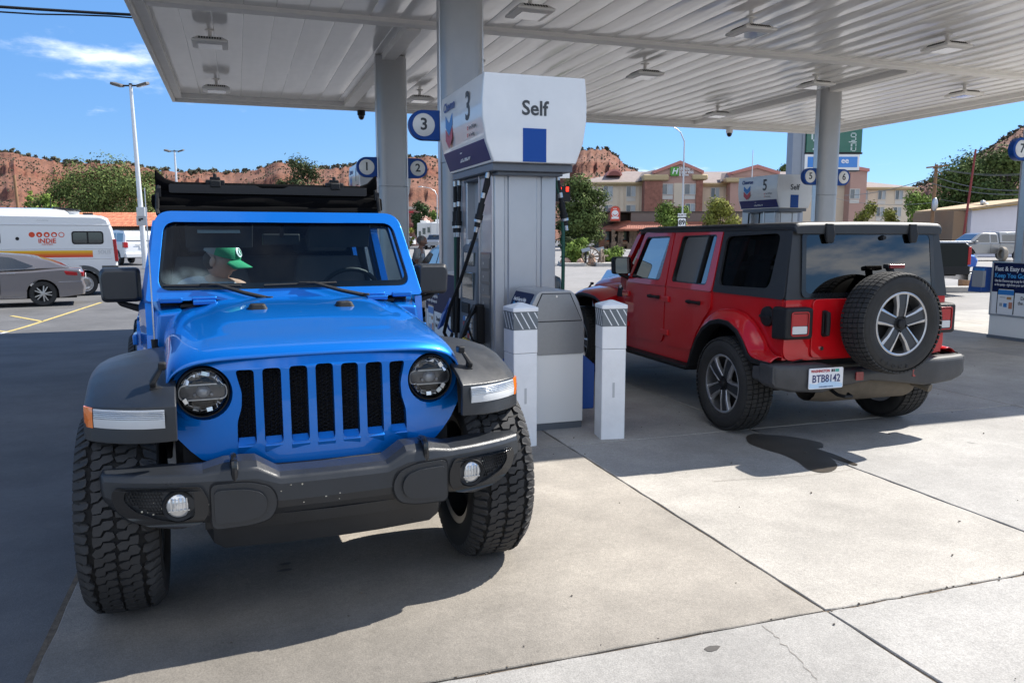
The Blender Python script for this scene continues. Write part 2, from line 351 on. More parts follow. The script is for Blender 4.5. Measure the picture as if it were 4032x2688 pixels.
def jeep(root, v):
    P, FL, dz, kind = v['paint'], v['flare'], v['dz'], v['kind']
    ZL = (0,0,dz)
    def B(mb, name, m, bevel=0, parent=root, **k):
        o = mb.build(name, m, parent, bevel=bevel, **k)
        if parent is root: o.location.z += dz
        return o
    YB = lambda z: .775 if z < 1.17 else .775-(z-1.17)*.175
    # ---- hood
    xs = [-.70,-.60,-.50,-.38,-.25,-.12,0,.08,.14,.19,.23,.262,.288,.31,.325,.334,.336]
    zs = [1.268,1.262,1.256,1.247,1.235,1.22,1.204,1.193,1.184,1.175,1.166,1.157,1.147,1.136,1.125,1.116,1.106]
    prof = [(0,0),(.18,-.001),(.36,-.003),(.52,-.006),(.62,-.009),(.68,-.012),(.74,-.017),(.80,-.024),(.85,-.033),(.90,-.047),(.94,-.064),(.97,-.086),(.99,-.112),(1.0,-.14),(1.0,-.18),(1.0,-.22)]
    prof = [(-a,b) for a,b in prof[:0:-1]]+prof
    def hoodpt(i, p):
        x, z = xs[i], zs[i]; a, d = p; hw = interp([-.7,0,.3],[.640,.625,.615],x)
        y = a*hw; fr = sstep(-.1,.336,x); x2 = x-.055*fr*abs(a)**3
        bulge = .016*(1-sstep(.60,.70,abs(a)))*(1-sstep(-.15,.10,x)); drop = d*(1-.22*fr)
        side = .012*sstep(.95,1,abs(a))
        return (x2, y*(1+side), z+drop+bulge)
    mb = MB(); mb.loft([[hoodpt(i,p) for p in prof] for i in range(len(xs))], caps=False, closed=False)
    hood = B(mb,'hood',P,ang=60); s = hood.modifiers.new('s','SOLIDIFY'); s.thickness = .012; s.offset = -1
    sd = hood.modifiers.new('ss','SUBSURF'); sd.levels = 1; sd.render_levels = 1
    for sg in (1,-1):
        mb = MB(); mb.loft([[(-.318+a*.045,sg*.21+b*.05,1.243) for a,b in rrect(-1,1,-1,1,.5)],[(-.318+a*.034,sg*.21+b*.034,1.276) for a,b in rrect(-1,1,-1,1,.5)]]); B(mb,'hood_bumper',BLACK,.006)
        mb = MB(); mb.box(-.70,-.60,sg*.445-.055,sg*.445+.055,1.255,1.277); mb.tube([(-.695,sg*.445-.06,1.282),(-.695,sg*.445+.06,1.282)],.012); B(mb,'hood_hinge',P,.005)
        mb = MB(); mb.box(-.765,-.69,sg*.605-.055,sg*.605+.055,1.262,1.288); mb.tube([(-.755,sg*.605-.06,1.293),(-.755,sg*.605+.06,1.293)],.013); B(mb,'windscreen_hinge',P,.005)
    # body under the hood, cowl
    mb = MB(); mb.box(-.80,.17,-.60,.60,.86,1.06); B(mb,'engine_bay_side',P,.01); mb = MB(); mb.box(.172,.19,-.585,.585,.70,1.085); B(mb,'radiator_support',VOID)
    mb = MB(); mb.box(-.85,.25,-.57,.57,.42,.88); mb.box(-3.3,-.6,-.62,.62,.42,.60); mb.box(.2,.45,-.45,.45,.44,.66); B(mb,'underbody',VOID)
    for y0 in (.0,-3.0): mb = MB(); mb.tube([(y0,-.70,v['r']-dz),(y0,.70,v['r']-dz)],.05,10); B(mb,'axle',VOID)
    mb = MB(); mb.loft([[(-.70,-.56,1.235),(-.70,.56,1.235),(-.79,.58,1.245),(-.79,-.58,1.245)],[(-.70,-.56,1.252),(-.70,.56,1.252),(-.79,.58,1.268),(-.79,-.58,1.268)]])
    for i in range(17): mb.obox((-.735,-.01+i*.018,1.266),(.05,.007,.012))
    B(mb,'cowl',BLACK,.003)
    # ---- grille with seven slots and two lamp openings
    def gx(u, z): return .348-.10*(abs(u)/.6)**2.3-(.02 if z > 1.06 else 0)*(z-1.06)/.05+(1.0-z)*.05
    top = [(y, 1.112-.016*(abs(y)/.5)**2-(.075*((abs(y)-.48)/.15)**2 if abs(y) > .48 else 0)) for y in [-.62,-.58,-.53,-.47,-.4,-.3,-.15,0,.15,.3,.4,.47,.53,.58,.62]]
    outl = [(.645,.955),(.645,.90),(.625,.84),(.585,.775),(.54,.725),(.50,.69),(.42,.665),(.2,.645),(0,.64)]
    outl = [(y,z) for y,z in outl]+[(-y,z) for y,z in outl[-2::-1]]
    poly = [(y,z) for y,z in top[::-1]]; poly = top+outl
    slots = []
    for i in range(-3,4):
        yc = i*.107; hw = .037; zt = 1.068-(.004*abs(i)); zb = .745
        if abs(i) == 3:
            sg = 1 if i > 0 else -1
            pts = [(yc-sg*hw,zb),(yc+sg*hw,zb),(yc+sg*hw*.95,.84),(yc+sg*hw*.45,.90),(yc+sg*hw*.35,.96),(yc+sg*hw*.75,1.02),(yc+sg*hw*.95,zt),(yc-sg*hw,zt)]
            if sg < 0: pts = pts[::-1]
            slots.append(rpoly(pts,.016,3))
        else: slots.append(rrect(yc-hw,yc+hw,zb,zt,.018,3))
    lamps = [circ(s*.482,.966,.113,36) for s in (1,-1)]
    mb = MB(); mb.cutplate(poly, slots+lamps, lambda u,z,o: (gx(u,z)+o,u,z), -.05, 0, .03, seg=.03)
    B(mb,'grille',P,.007,seg=3,ang=30)
    mb = MB()
    for i in range(-3,4):   # bright sloping floor of each slot
        yc = i*.107; x = gx(yc,.74); mb.loft([[(x+.004,yc-.038,.738),(x+.004,yc+.038,.738),(x-.03,yc+.034,.772),(x-.03,yc-.034,.772)],[(x-.002,yc-.038,.708),(x-.002,yc+.038,.708),(x-.05,yc+.034,.713),(x-.05,yc-.034,.713)]])
    B(mb,'slot_sill',P,.003)
    mb = MB(); mb.plate(rrect(-.40,.40,.70,1.085,.02),[],lambda u,z,o:(gx(u,z)-.075+o,u,z),-.01,0,seg=.05); B(mb,'radiator',VOID)
    mb = MB(); rh = .0105
    for i in range(-3,4):
        for a in range(-2,3):
            for b in range(19):
                yc = i*.107+a*.0178; zc = .757+b*.0163*1.0+(.0082 if a % 2 else 0)
                if zc > 1.07: continue
                x = gx(yc,zc)-.034; n = len(mb.v)
                ring = [(yc+rr*cos(pi*k/3), zc+rr*.93*sin(pi*k/3), xx) for rr, xx in ((rh,0),(rh-.0032,.003)) for k in range(6)]
                mb.add([(x+q[2],q[0],q[1]) for q in ring],[(k,(k+1)%6,6+(k+1)%6,6+k) for k in range(6)])
    B(mb,'honeycomb_mesh',GLOSSB,smooth=False,fix=False,kind='stuff')
    # ---- headlights
    for sg in (1,-1):
        y = sg*.482; z = .966; x = gx(y,z)
        mb = MB(); mb.lathe([(.104,x-.03),(.104,x-.005),(.101,x+.002),(.098,x+.001),(.096,x-.012),(.095,x-.02)],0,(0,y,z),40); hl = B(mb,'headlight',BLACK)
        mb = MB(); mb.lathe([(.125,x-.012),(.120,x-.022),(.108,x-.030)],0,(0,y,z),40); mb.build('lamp_surround',P,hl)
        mb = MB(); mb.lathe([(0,x-.075),(.05,x-.07),(.085,x-.05),(.1,x-.02)],0,(0,y,z),32); mb.build('bowl',mat('lamp bowl',(.05,.055,.06),.25,.8),hl)
        mb = MB()
        for k in range(18):
            a = 2*pi*k/18+.1
            if abs(sin(a)) < .42: continue
            mb.obox((x-.022,y+.076*cos(a),z+.076*sin(a)),(.02,.020,.026),(a+random.uniform(-.3,.3),random.uniform(-.6,.6),random.uniform(-.6,.6)))
        mb.build('reflector_facet',CHROME,hl,.002,kind='stuff')
        mb = MB(); mb.plate(rrect(-.095,.095,-.034,.034,.03),[rrect(-.090,.090,-.029,.029,.026)],lambda u,q,o:(x-.016+o,y+u,z+q),-.02,0); mb.build('lamp_bar',STEEL,hl,.002)
        mb = MB(); mb.plate(rrect(-.090,.090,-.029,.029,.026),[],lambda u,q,o:(x-.03+o,y+u,z+q),-.02,0); mb.build('projector_panel',mat('projector',(.10,.10,.105),.2,.3),hl)
        mb = MB()
        for k in (-1,1): mb.ell((x-.028,y+k*.0,z),(.02,.030,.026))
        for k in range(4): mb.ell((x-.02,y+(k-1.5)*.022,z-.012),(.008,.008,.008),6,8)
        mb.build('projector_lens',mat('projector lens',(.35,.36,.38),.1,.2,coat=1),hl)
        mb = MB(); mb.lathe([(0,x+.014),(.05,x+.011),(.085,x+.003),(.1,x-.008)],0,(0,y,z),32); mb.build('lens',CLEARL,hl)
    # ---- front fenders
    inn = [(.432,.808),(.440,.875),(.438,.948),(.375,.985),(.24,1.035),(.08,1.075),(-.10,1.088),(-.30,1.086),(-.47,1.072),(-.62,1.03),(-.69,.90),(-.68,.62)]
    out = [(.262,.800),(.262,.868),(.252,.938),(.19,.965),(.09,.998),(.0,1.022),(-.12,1.034),(-.30,1.032),(-.48,1.015),(-.66,.955),(-.735,.83),(-.72,.60)]
    for sg in (1,-1):
        ks = [0,.15,.35,.55,.75,.88,.95,1.0,1.02]
        def fp(k, i):
            q = min(k,1); a, b = inn[i], out[i]; x = lerp(a[0],b[0],q); z = lerp(a[1],b[1],q)
            if i < 3: x += .055*sin(pi*q)*(1-.2*i)
            z += .012*sin(pi*q) if 3 <= i < 10 else 0
            y = lerp(.585,.925,q)+(.006 if k > 1 else 0)
            dn = [0,0,0,0,0,.003,.010,.022,.045][ks.index(k)]
            nx, nz = (1,0) if i < 2 else ((.7,.7) if i == 2 else ((0,1) if i < 9 else (-.7,.5)))
            return (x-nx*dn, sg*y, z-nz*dn)
        mb = MB(); mb.loft([[fp(k,i) for i in range(len(inn))] for k in ks], caps=False, closed=False)
        f = B(mb,'front_fender',FL,ang=75); q = f.modifiers.new('s','SOLIDIFY'); q.thickness = .02; q.offset = -1 if sg > 0 else -1
        q = f.modifiers.new('bv','BEVEL'); q.width = .016; q.segments = 3; q.limit_method = 'ANGLE'; q.angle_limit = R(28); q = f.modifiers.new('wn','WEIGHTED_NORMAL'); q.keep_sharp = True
        if kind == 'red':
            mb = MB()
            po = [(x,z-.045) for x,z in out[1:]]; mb.loft([[(x,sg*.93,z+.02) for x,z in po],[(x,sg*.936,z-.005) for x,z in po],[(x+.0,sg*.90,z-.03) for x,z in po]],caps=False,closed=False); mb.build('fender_lip',BLACK,f)
        # lamp in the fender's nose: white bar and amber corner
        KS = [0,.15,.35,.55,.75,.88,.95,1.0]
        def nz(k,t,o):
            z = lerp(.866,.937,t)-.006*k; i0 = [fp(q,0) for q in KS]; i1 = [fp(q,1) for q in KS]; i2 = [fp(q,2) for q in KS]
            a = interp(KS,[p[0] for p in i0],k); b = interp(KS,[p[0] for p in i1],k); c = interp(KS,[p[0] for p in i2],k)
            za = interp(KS,[p[2] for p in i0],k); zb = interp(KS,[p[2] for p in i1],k); zc = interp(KS,[p[2] for p in i2],k)
            x = interp([za,zb,zc],[a,b,c],z); return (x+o, sg*lerp(.585,.925,k), z)
        mb = MB(); kk = [.12+.765*i/10 for i in range(11)]
        mb.loft([[nz(k,0,.004),nz(k,.45,.014),nz(k,1,.006),nz(k,1,-.03),nz(k,0,-.03)] for k in kk]); d = B(mb,'turn_signal',WHITEL,ang=30)
        mb = MB()
        for t in (.50,.60,.70,.80,.9): mb.loft([[nz(k,t,.013-.008*(t-.5)),nz(k,t+.04,.0165-.008*(t-.5)),nz(k,t+.05,.012-.008*(t-.5))] for k in kk])
        mb.build('lamp_rib',mat('lamp rib',(.45,.47,.5),.15,.5,coat=1),d,kind='stuff')
        mb = MB(); k2 = [.895,.93,.96,.985,1.0]
        mb.loft([[nz(k,-.05,.004-.006*(k>.97)),nz(k,.5,.012-.006*(k>.97)),nz(k,1.05,.004-.006*(k>.97)),nz(k,1.05,-.03),nz(k,-.05,-.03)] for k in k2])
        mb.build('amber_marker',AMBER,d)
        # inner arch and hood latch
        mb = MB(); mb.loft([[(.33,sg*.60,.80),(.30,sg*.60,1.0),(-.3,sg*.60,1.04),(-.62,sg*.60,.95),(-.66,sg*.60,.6)],[(.27,sg*.88,.82),(.22,sg*.88,.93),(-.3,sg*.88,.99),(-.62,sg*.88,.92),(-.68,sg*.88,.6)]],caps=False,closed=False); B(mb,'wheel_arch_liner',VOID)
        mb = MB(); mb.loft([[(.265,sg*.625,1.085),(.30,sg*.625,1.075),(.30,sg*.645,1.075),(.265,sg*.645,1.085)],[(.275,sg*.655,1.03),(.315,sg*.655,1.02),(.315,sg*.68,1.02),(.275,sg*.68,1.03)],[(.265,sg*.655,.985),(.30,sg*.655,.98),(.30,sg*.675,.98),(.265,sg*.675,.985)]]); mb.obox((.28,sg*.655,.985),(.06,.05,.04)); mb.obox((.275,sg*.63,1.085),(.05,.03,.03)); B(mb,'hood_latch',BLACK,.006)
    # ---- front bumper
    ys = [0,.14,.215,.235,.30,.345,.42,.50,.60,.70,.78,.83,.86,.875]
    def bsec(y, sg):
        a = abs(y)
        xf = interp([0,.25,.55,.75,.86,.875],[.575,.568,.535,.475,.415,.36],a)
        hump = 1 if .28 <= a <= .45 else 0
        zt = interp([0,.215,.30,.345,.42,.50,.86,.875],[.668,.668,.722,.724,.722,.700,.703,.68],a); zb = interp([0,.45,.6,.78,.86,.875],[.50,.50,.475,.50,.56,.60],a)
        ze = interp([0,.215,.30,.875],[.632,.632,.662,.672],a)
        ze = min(ze, zt-.01)
        return [(xf-.17,sg*a,zt),(xf-.055,sg*a,zt),(xf-.012,sg*a,(ze+zt)/2+.008),(xf,sg*a,ze),(xf+.004,sg*a,(ze+zb)/2),(xf-.006,sg*a,zb+.035),(xf-.03,sg*a,zb),(xf-.17,sg*a,zb)]
    if v.get('front', True):
        mb = MB(); full = [bsec(y,-1) for y in ys[:0:-1]]+[bsec(y,1) for y in ys]; mb.loft(full)
        bp = B(mb,'front_bumper',TRIM,.009,ang=13,seg=3)
        xfn = lambda y: interp([0,.25,.55,.75,.86,.875],[.575,.568,.535,.475,.415,.36],abs(y))
        mb = MB(); mb.loft([[(.40,y,.505),(.555-.25*abs(y)*abs(y),y,.505),(.530-.25*y*y,y,.45),(.505-.25*y*y,y,.445),(.455-.2*y*y,y,lo),(.40,y,lo)] for y,lo in ((-.50,.44),(-.47,.37),(-.43,.345),(-.2,.345),(0,.345),(.2,.345),(.43,.345),(.47,.37),(.50,.44))]); o = mb.build('lower_valance',TRIM,bp,.008,ang=13)
        rb_s = random.Random(4); mb = MB()
        for k in range(34):
            y = rb_s.uniform(-.75,.75); z = rb_s.uniform(.53,.63); q = rb_s.uniform(.0012,.0032); mb.obox((xfn(y)+.005,y,z),(.002,q*2,q*rb_s.uniform(1,2.4)))
        mb.build('insect_marks',mat('insect marks',(.45,.42,.34),.8),bp,smooth=False,kind='stuff')
        for sg in (1,-1):
            mp = lambda u,z,o: (xfn(u)+o, sg*u, z)
            pod = rpoly([(.235,.545),(.26,.50),(.33,.482),(.475,.475),(.475,.655),(.33,.652),(.26,.63),(.235,.59)],.03)
            pc = (.36,.566); mb = MB(); mb.cutplate([(pc[0]+(a-pc[0])*1.05,pc[1]+(b_-pc[1])*1.08) for a,b_ in pod],[],mp,-.03,.004,.05,seg=.04); mb.build('pod_groove',VOID,bp); mb = MB(); mb.cutplate(pod,[],mp,-.03,.012,.05,seg=.04); fp_ = mb.build('fog_pod',TRIM,bp,.006); mb = MB(); mb.cutplate([(pc[0]+.012+(a-pc[0])*.80,pc[1]+(b_-pc[1])*.74) for a,b_ in pod],[],mp,-.02,.024,.05,seg=.04); mb.build('pod_boss',TRIM,bp,.016,seg=3)
            bez = rpoly([(.485,.545),(.51,.505),(.60,.488),(.70,.500),(.775,.532),(.815,.565),(.83,.62),(.815,.652),(.51,.652),(.485,.60)],.018)
            hole = rpoly([(.535,.635),(.78,.640),(.785,.60),(.745,.560),(.66,.525),(.585,.515),(.535,.535)],.018)
            mb = MB(); mb.plate(bez,[hole],mp,-.03,.014,seg=.04); mb.build('fog_bezel',GLOSSB,bp,.005)
            mb = MB(); mb.plate(hole,[],mp,-.04,-.004,seg=.04); mb.build('fog_recess',mat('recess plastic',(.012,.012,.013),.5),bp)
            fx = xfn(.585); mb = MB(); mb.lathe([(.062,fx-.005),(.058,fx+.012),(.048,fx+.006),(.046,fx-.01)],0,(0,sg*.590,.578),28); mb.build('fog_ring',BLACK,bp)
            mb = MB(); mb.lathe([(0,fx+.012),(.03,fx+.009),(.046,fx)],0,(0,sg*.590,.578),24); mb.build('fog_light',mat('fog lens',(.62,.63,.64),.1,.55,coat=1),bp)
            mb = MB()
            for k in range(5): mb.obox((fx+.013,sg*(.562+k*.014),.585),(.006,.004,.05))
            mb.obox((fx+.012,sg*.59,.562),(.008,.075,.004)); mb.build('fog_rib',STEEL,bp,kind='stuff')
            mb = MB()
            for a in range(12):
                for b in range(7):
                    u = .648+a*.0115+(.0057 if b%2 else 0); zz = .545+b*.013
                    if u > .78 or zz < .528+(u-.66)*.42+.012 and u > .66: continue
                    mb.obox((xfn(u)+.001,sg*u,zz),(.008,.0085,.003),(0,0,0)); mb.obox((xfn(u)+.001,sg*(u+.005),zz+.006),(.008,.0022,.011))
            mb.build('fog_mesh',BLACK,bp,kind='stuff')
            hb = MB(); hb.plate(rrect(.345,.425,.655,.722,.012),[],lambda u,z,o:(.50+o+(.70-z)*.55,sg*u,z),-.02,.006); hb.build('hook_plate',BLACK,bp,.004)
            hb = MB(); hb.tube([(.455,sg*.385,.735),(.50,sg*.385,.742),(.535,sg*.385,.728),(.545,sg*.385,.69),(.54,sg*.385,.66)],.014,8); hb.build('tow_hook',GLOSSB,bp)
    # ---- windscreen frame and glass
    wx = lambda z: -.735-.727*(z-1.30)
    fr = rpoly([(-.725,1.272),(.725,1.272),(.668,1.738),(-.668,1.738)],[.02,.02,.085,.085],6)
    gl = rpoly([(-.668,1.322),(.668,1.322),(.625,1.678),(-.625,1.678)],[.07,.07,.06,.06],6)
    mb = MB(); mb.plate(fr,[gl],lambda u,z,o:(wx(z)+o,u,z),-.07,.012,seg=.12); B(mb,'windscreen_frame',P,.014,seg=3)
    mb = MB(); gi = rpoly([(-.655,1.352),(.655,1.352),(.615,1.668),(-.615,1.668)],[.05,.05,.05,.05],6)
    mb.plate(gl,[gi],lambda u,z,o:(wx(z)+o-.012,u,z),-.006,0); B(mb,'windscreen_border',GLOSSB)
    mb = MB(); n = len(gl); mb.add([(wx(z)-.010,u,z) for u,z in gl],[tuple(range(n))]); B(mb,'windscreen',WIND,fix=False)
    for (a,b,pv) in (((-.640,1.347),(-.258,1.340),(-.122,1.262)),((-.142,1.338),(.245,1.345),(.395,1.266))):
        mb = MB(); xa = lambda z: wx(z)+.016
        mb.tube([(xa(a[1])+.006,a[0],a[1]),(xa(b[1])+.006,b[0],b[1])],.009,6); c = (lerp(a[0],b[0],.55),lerp(a[1],b[1],.55)+.004)
        mb.tube([(xa(c[1])+.02,c[0],c[1]),(xa(c[1])+.03,c[0]+.05,c[1]+.002),(-.69,lerp(c[0],pv[0],.6),1.305),(-.675,pv[0],pv[1]+.01)],[.008,.010,.012,.013],6)
        mb.obox((xa(c[1])+.018,c[0],c[1]),(.02,.06,.02)); mb.tube([(-.675,pv[0],pv[1]-.02),(-.675,pv[0],pv[1]+.022)],.02,10)
        B(mb,'wiper',BLACK,.002)
    # ---- tub
    arch = [(-3.46,.70),(-3.38,.72),(-3.30,.87),(-3.15,.985),(-2.95,1.02),(-2.72,1.0),(-2.55,.90),(-2.42,.76),(-2.33,.60),(-2.30,.50)]
    side = [(-.60,.62),(-.66,.95),(-.70,1.10),(-.735,1.262),(-.86,1.262),(-.98,1.182),(-3.56,1.182),(-3.585,.715)]+arch+[(-2.28,.47),(-.72,.47)]
    for sg in (1,-1):
        mp = lambda x,z,o: (x, sg*(.772+o-(.045*sstep(-.95,-.70,x) if z > 1.0 else .03*sstep(-.9,-.7,x))), z)
        mb = MB(); mb.cutplate(side[::-1],[],mp,-.04,0,.10,seg=.10); B(mb,'body_side',P,.006)
        mb = MB(); mb.loft([[(-.99,sg*.55,.95),(-.99,sg*.745,.95),(-.99,sg*.735,1.262),(-.99,sg*.55,1.262)],[(-.61,sg*.55,.95),(-.61,sg*.70,.95),(-.61,sg*.665,1.215),(-.61,sg*.55,1.225)]]); B(mb,'cowl_side',P,.015,seg=3)
        mb = MB(); mb.box(-2.27,-.76,sg*.70-.06,sg*.70+.06,.43,.53); mb.loft([[(-2.3,sg*.72,.44),(-2.3,sg*.84,.44),(-2.3,sg*.85,.48),(-2.3,sg*.72,.50)],[(-.74,sg*.72,.44),(-.74,sg*.84,.44),(-.74,sg*.85,.48),(-.74,sg*.72,.50)]]); B(mb,'rock_rail',BLACK,.01)
        # doors
        fd = rpoly([(-.985,1.168),(-1.795,1.168),(-1.79,.70),(-1.74,.625),(-1.02,.60),(-.965,.66),(-.955,.95)],.035)
        rd = rpoly([(-1.815,1.168),(-2.605,1.168),(-2.600,1.03),(-2.50,.93),(-2.38,.79),(-2.285,.62),(-1.86,.605),(-1.81,.68)],.035)
        for nm, po, hx in (('front_door',fd,-1.60),('rear_door',rd,-2.34)):
            mb = MB(); mb.cutplate(po,[],lambda x,z,o:(x,sg*(.772+o+.008*sin(pi*max(0,min(1,(z-.6)/.57)))),z),-.02,.012,.09,seg=.09); d = B(mb,nm,P,.005)
            hb = MB(); hb.box(hx-.10,hx+.10,sg*.812-.016,sg*.812+.016,1.052,1.078); hb.box(hx-.10,hx-.07,sg*.79-.02,sg*.79+.02,1.045,1.08); hb.box(hx+.07,hx+.10,sg*.79-.02,sg*.79+.02,1.045,1.08); hb.build('handle',BLACK,d,.008)
            hb = MB(); f0 = po[0][0]
            xh = -.96 if nm == 'front_door' else -1.80
            for zh in (1.055,.735): hb = MB(); hb.box(xh-.09,xh+.05,sg*.795-.012,sg*.795+.012,zh-.028,zh+.028); hb.build('hinge',P,d,.006)
            if nm == 'front_door':
                fo = [(-.985,1.175),(-1.20,1.665),(-1.225,1.69),(-1.775,1.70),(-1.795,1.69),(-1.795,1.175)]; wi = rpoly([(-1.05,1.225),(-1.255,1.645),(-1.735,1.655),(-1.665,1.225)],.04)
            else:
                fo = [(-1.815,1.175),(-1.815,1.70),(-2.62,1.715),(-2.605,1.175)]; wi = rpoly([(-1.885,1.225),(-1.955,1.655),(-2.545,1.668),(-2.50,1.225)],.04)
            up = lambda x,z,o: (x, sg*(YB(z)+o+.004), z)
            if kind == 'red':
                hb = MB(); hb.plate(rpoly(fo,.015),[wi],up,-.045,.008); hb.build('window_frame',P,d,.006)
                hb = MB(); n = len(wi); hb.add([up(x,z,-.018) for x,z in wi],[tuple(range(n))]); hb.build('window',SIDEG if nm == 'front_door' else TINT,d,fix=False)
                hb = MB(); wo = rpoly([(a,b) for a,b in wi],0.0); cx = sum(p[0] for p in wi)/len(wi); cz = sum(p[1] for p in wi)/len(wi)
                hb.plate([(cx+(a-cx)*1.02,cz+(b-cz)*1.02) for a,b in wi],[[(cx+(a-cx)*.955,cz+(b-cz)*.955) for a,b in wi]],up,-.02,.002); hb.build('window_seal',GLOSSB,d)
                if nm == 'rear_door': hb = MB(); hb.plate([(-2.345,1.225),(-2.325,1.225),(-2.40,1.664),(-2.42,1.664)],[],up,-.02,.004); hb.build('window_divider',BLACK,d)
            else:
                hb = MB(); hb.plate(rpoly(fo,.015),[wi],up,-.045,.0); hb.build('window_frame',P,d,.006)
        # mirrors
        mb = MB(); o = rpoly([(-.10,-.088),(.092,-.088),(.10,.06),(.085,.090),(-.095,.092)],.028)
        mb.loft([[(-.93,sg*(.85+a*.96),1.345+b*.96) for a,b in o],[(-.925,sg*(.85+a),1.345+b) for a,b in o],[(-.955,sg*(.85+a*1.02),1.345+b*1.02) for a,b in o],[(-1.01,sg*(.85+a*.98),1.345+b*.98) for a,b in o]][1:])
        mb.loft([[(-.925,sg*(.85+a),1.345+b) for a,b in o],[(-.895,sg*(.85+a*.86),1.345+b*.84) for a,b in o]])
        mm = B(mb,'door_mirror',TRIM if kind == 'blue' else BLACK,.006)
        mb = MB(); mb.loft([[(-1.0,sg*.76,1.235),(-.95,sg*.76,1.235),(-.95,sg*.76,1.195),(-1.0,sg*.76,1.195)],[(-.99,sg*.88,1.265),(-.94,sg*.88,1.265),(-.94,sg*.86,1.235),(-.99,sg*.86,1.235)]]); mb.build('mirror_arm',BLACK,mm,.008)
        mb = MB(); n = len(o); mb.add([(-1.012,sg*(.85+a*.9),1.345+b*.9) for a,b in o],[tuple(range(n))]); mb.build('mirror_glass',mat('mirror glass',(.16,.18,.18),.03,1.0),mm)
    # ---- interior
    mb = MB(); mb.loft([[(-.80,-.66,1.285),(-.80,.66,1.285),(-.80,.66,1.10),(-.80,-.66,1.10)],[(-1.0,-.66,1.275),(-1.0,.66,1.275),(-1.0,.66,.95),(-1.0,-.66,.95)],[(-1.12,-.66,1.235),(-1.12,.66,1.235),(-1.05,.66,.95),(-1.05,-.66,.95)]]); B(mb,'dashboard',INTER,.015)
    mb = MB(); ctr = V((-1.20,.40,1.235)); q = Euler((0,R(24),0)).to_matrix(); mb.tube([ctr+q@V((0,.185*cos(2*pi*i/28),.185*sin(2*pi*i/28))) for i in range(28)],.014,8,closed=True)
    for a in (R(200),R(340),R(270)): mb.tube([ctr,ctr+q@V((0,.18*cos(a),.18*sin(a)))],.014,6)
    mb.ell(ctr,(.03,.06,.06)); mb.tube([ctr,(-1.0,.40,1.15)],.03); B(mb,'steering_wheel',BLACK)
    for sy in (.38,-.38):
        mb = MB(); mb.loft([[(-1.75,sy+a*.24,.92+b*.08) for a,b in rrect(-1,1,-1,1,.5)],[(-1.28,sy+a*.24,.96+b*.09) for a,b in rrect(-1,1,-1,1,.5)]]); mb.loft([[(-1.72+a*.08,sy+b*.24,.98) for a,b in rrect(-1,1,-1,1,.5)],[(-1.80+a*.08,sy+b*.25,1.25) for a,b in rrect(-1,1,-1,1,.5)],[(-1.86+a*.06,sy+b*.20,1.47) for a,b in rrect(-1,1,-1,1,.5)]])
        mb.loft([[(-1.89+a*.05,sy+b*.13,1.50) for a,b in rrect(-1,1,-1,1,.5)],[(-1.91+a*.05,sy+b*.14,1.60) for a,b in rrect(-1,1,-1,1,.5)],[(-1.92+a*.03,sy+b*.11,1.67) for a,b in rrect(-1,1,-1,1,.5)]]); B(mb,'seat',SEATM,.02)
    mb = MB(); mb.box(-2.9,-2.45,-.62,.62,.85,1.0); mb.loft([[(-2.72,-.62,.95),(-2.72,.62,.95),(-2.9,.62,.95),(-2.9,-.62,.95)],[(-2.88,-.6,1.45),(-2.88,.6,1.45),(-3.0,.6,1.45),(-3.0,-.6,1.45)]])
    for y in (-.4,.4): mb.obox((-2.96,y,1.54),(.08,.24,.14))
    B(mb,'rear_seat',SEATM,.03)
    mb = MB(); mb.box(-3.5,-.9,-.74,.74,.60,.70); B(mb,'floor',VOID)
    mb = MB()
    for sg in (1,-1):
        mb.tube([(-1.03,sg*.59,1.68),(-1.3,sg*.59,1.685),(-1.95,sg*.60,1.69),(-2.6,sg*.60,1.69),(-3.4,sg*.60,1.60),(-3.5,sg*.62,1.15)],.03,8); mb.tube([(-1.97,sg*.60,1.69),(-1.97,sg*.68,1.2),(-1.97,sg*.70,.7)],.03,8)
    mb.tube([(-1.97,-.60,1.69),(-1.97,.60,1.69)],.03,8); mb.tube([(-2.75,-.60,1.69),(-2.75,.60,1.69)],.03,8); B(mb,'sport_bar',INTER)
    mb = MB(); mb.box(-1.18,-1.13,-.105,.105,1.55,1.615); mb.tube([(-1.13,0,1.6),(-1.05,0,1.66)],.014,6); B(mb,'rear_view_mirror',BLACK,.012)
    for sg in (1,-1):
        mb = MB(); mb.obox((-1.14,sg*.34,1.625),(.20,.36,.016),(0,R(-62 if kind=='blue' else -10),0)); B(mb,'sun_visor',mat('visor',(.03,.032,.036),.8),.006)
    # ---- wheels
    r, wd = v['r'], v['w']; tk = v['tread']; yc = v['track']
    for sg in (1,-1):
        wheel(root,'wheel',0,sg*yc,r,r,wd,tk,sg,v.get('steer',0)); wheel(root,'wheel',-3.0,sg*yc,r,r,wd,tk,sg)
    # ---- rear half: flares, rear panel, bumper
    fi = [(-2.285,.50),(-2.33,.66),(-2.43,.83),(-2.55,.945),(-2.70,1.035),(-2.90,1.06),(-3.08,1.055),(-3.24,.99),(-3.36,.89),(-3.44,.78),(-3.52,.745),(-3.63,.74)]
    fo = [(-2.44,.52),(-2.49,.64),(-2.57,.78),(-2.66,.875),(-2.78,.945),(-2.92,.975),(-3.06,.970),(-3.19,.915),(-3.28,.83),(-3.34,.745),(-3.40,.715),(-3.63,.71)]
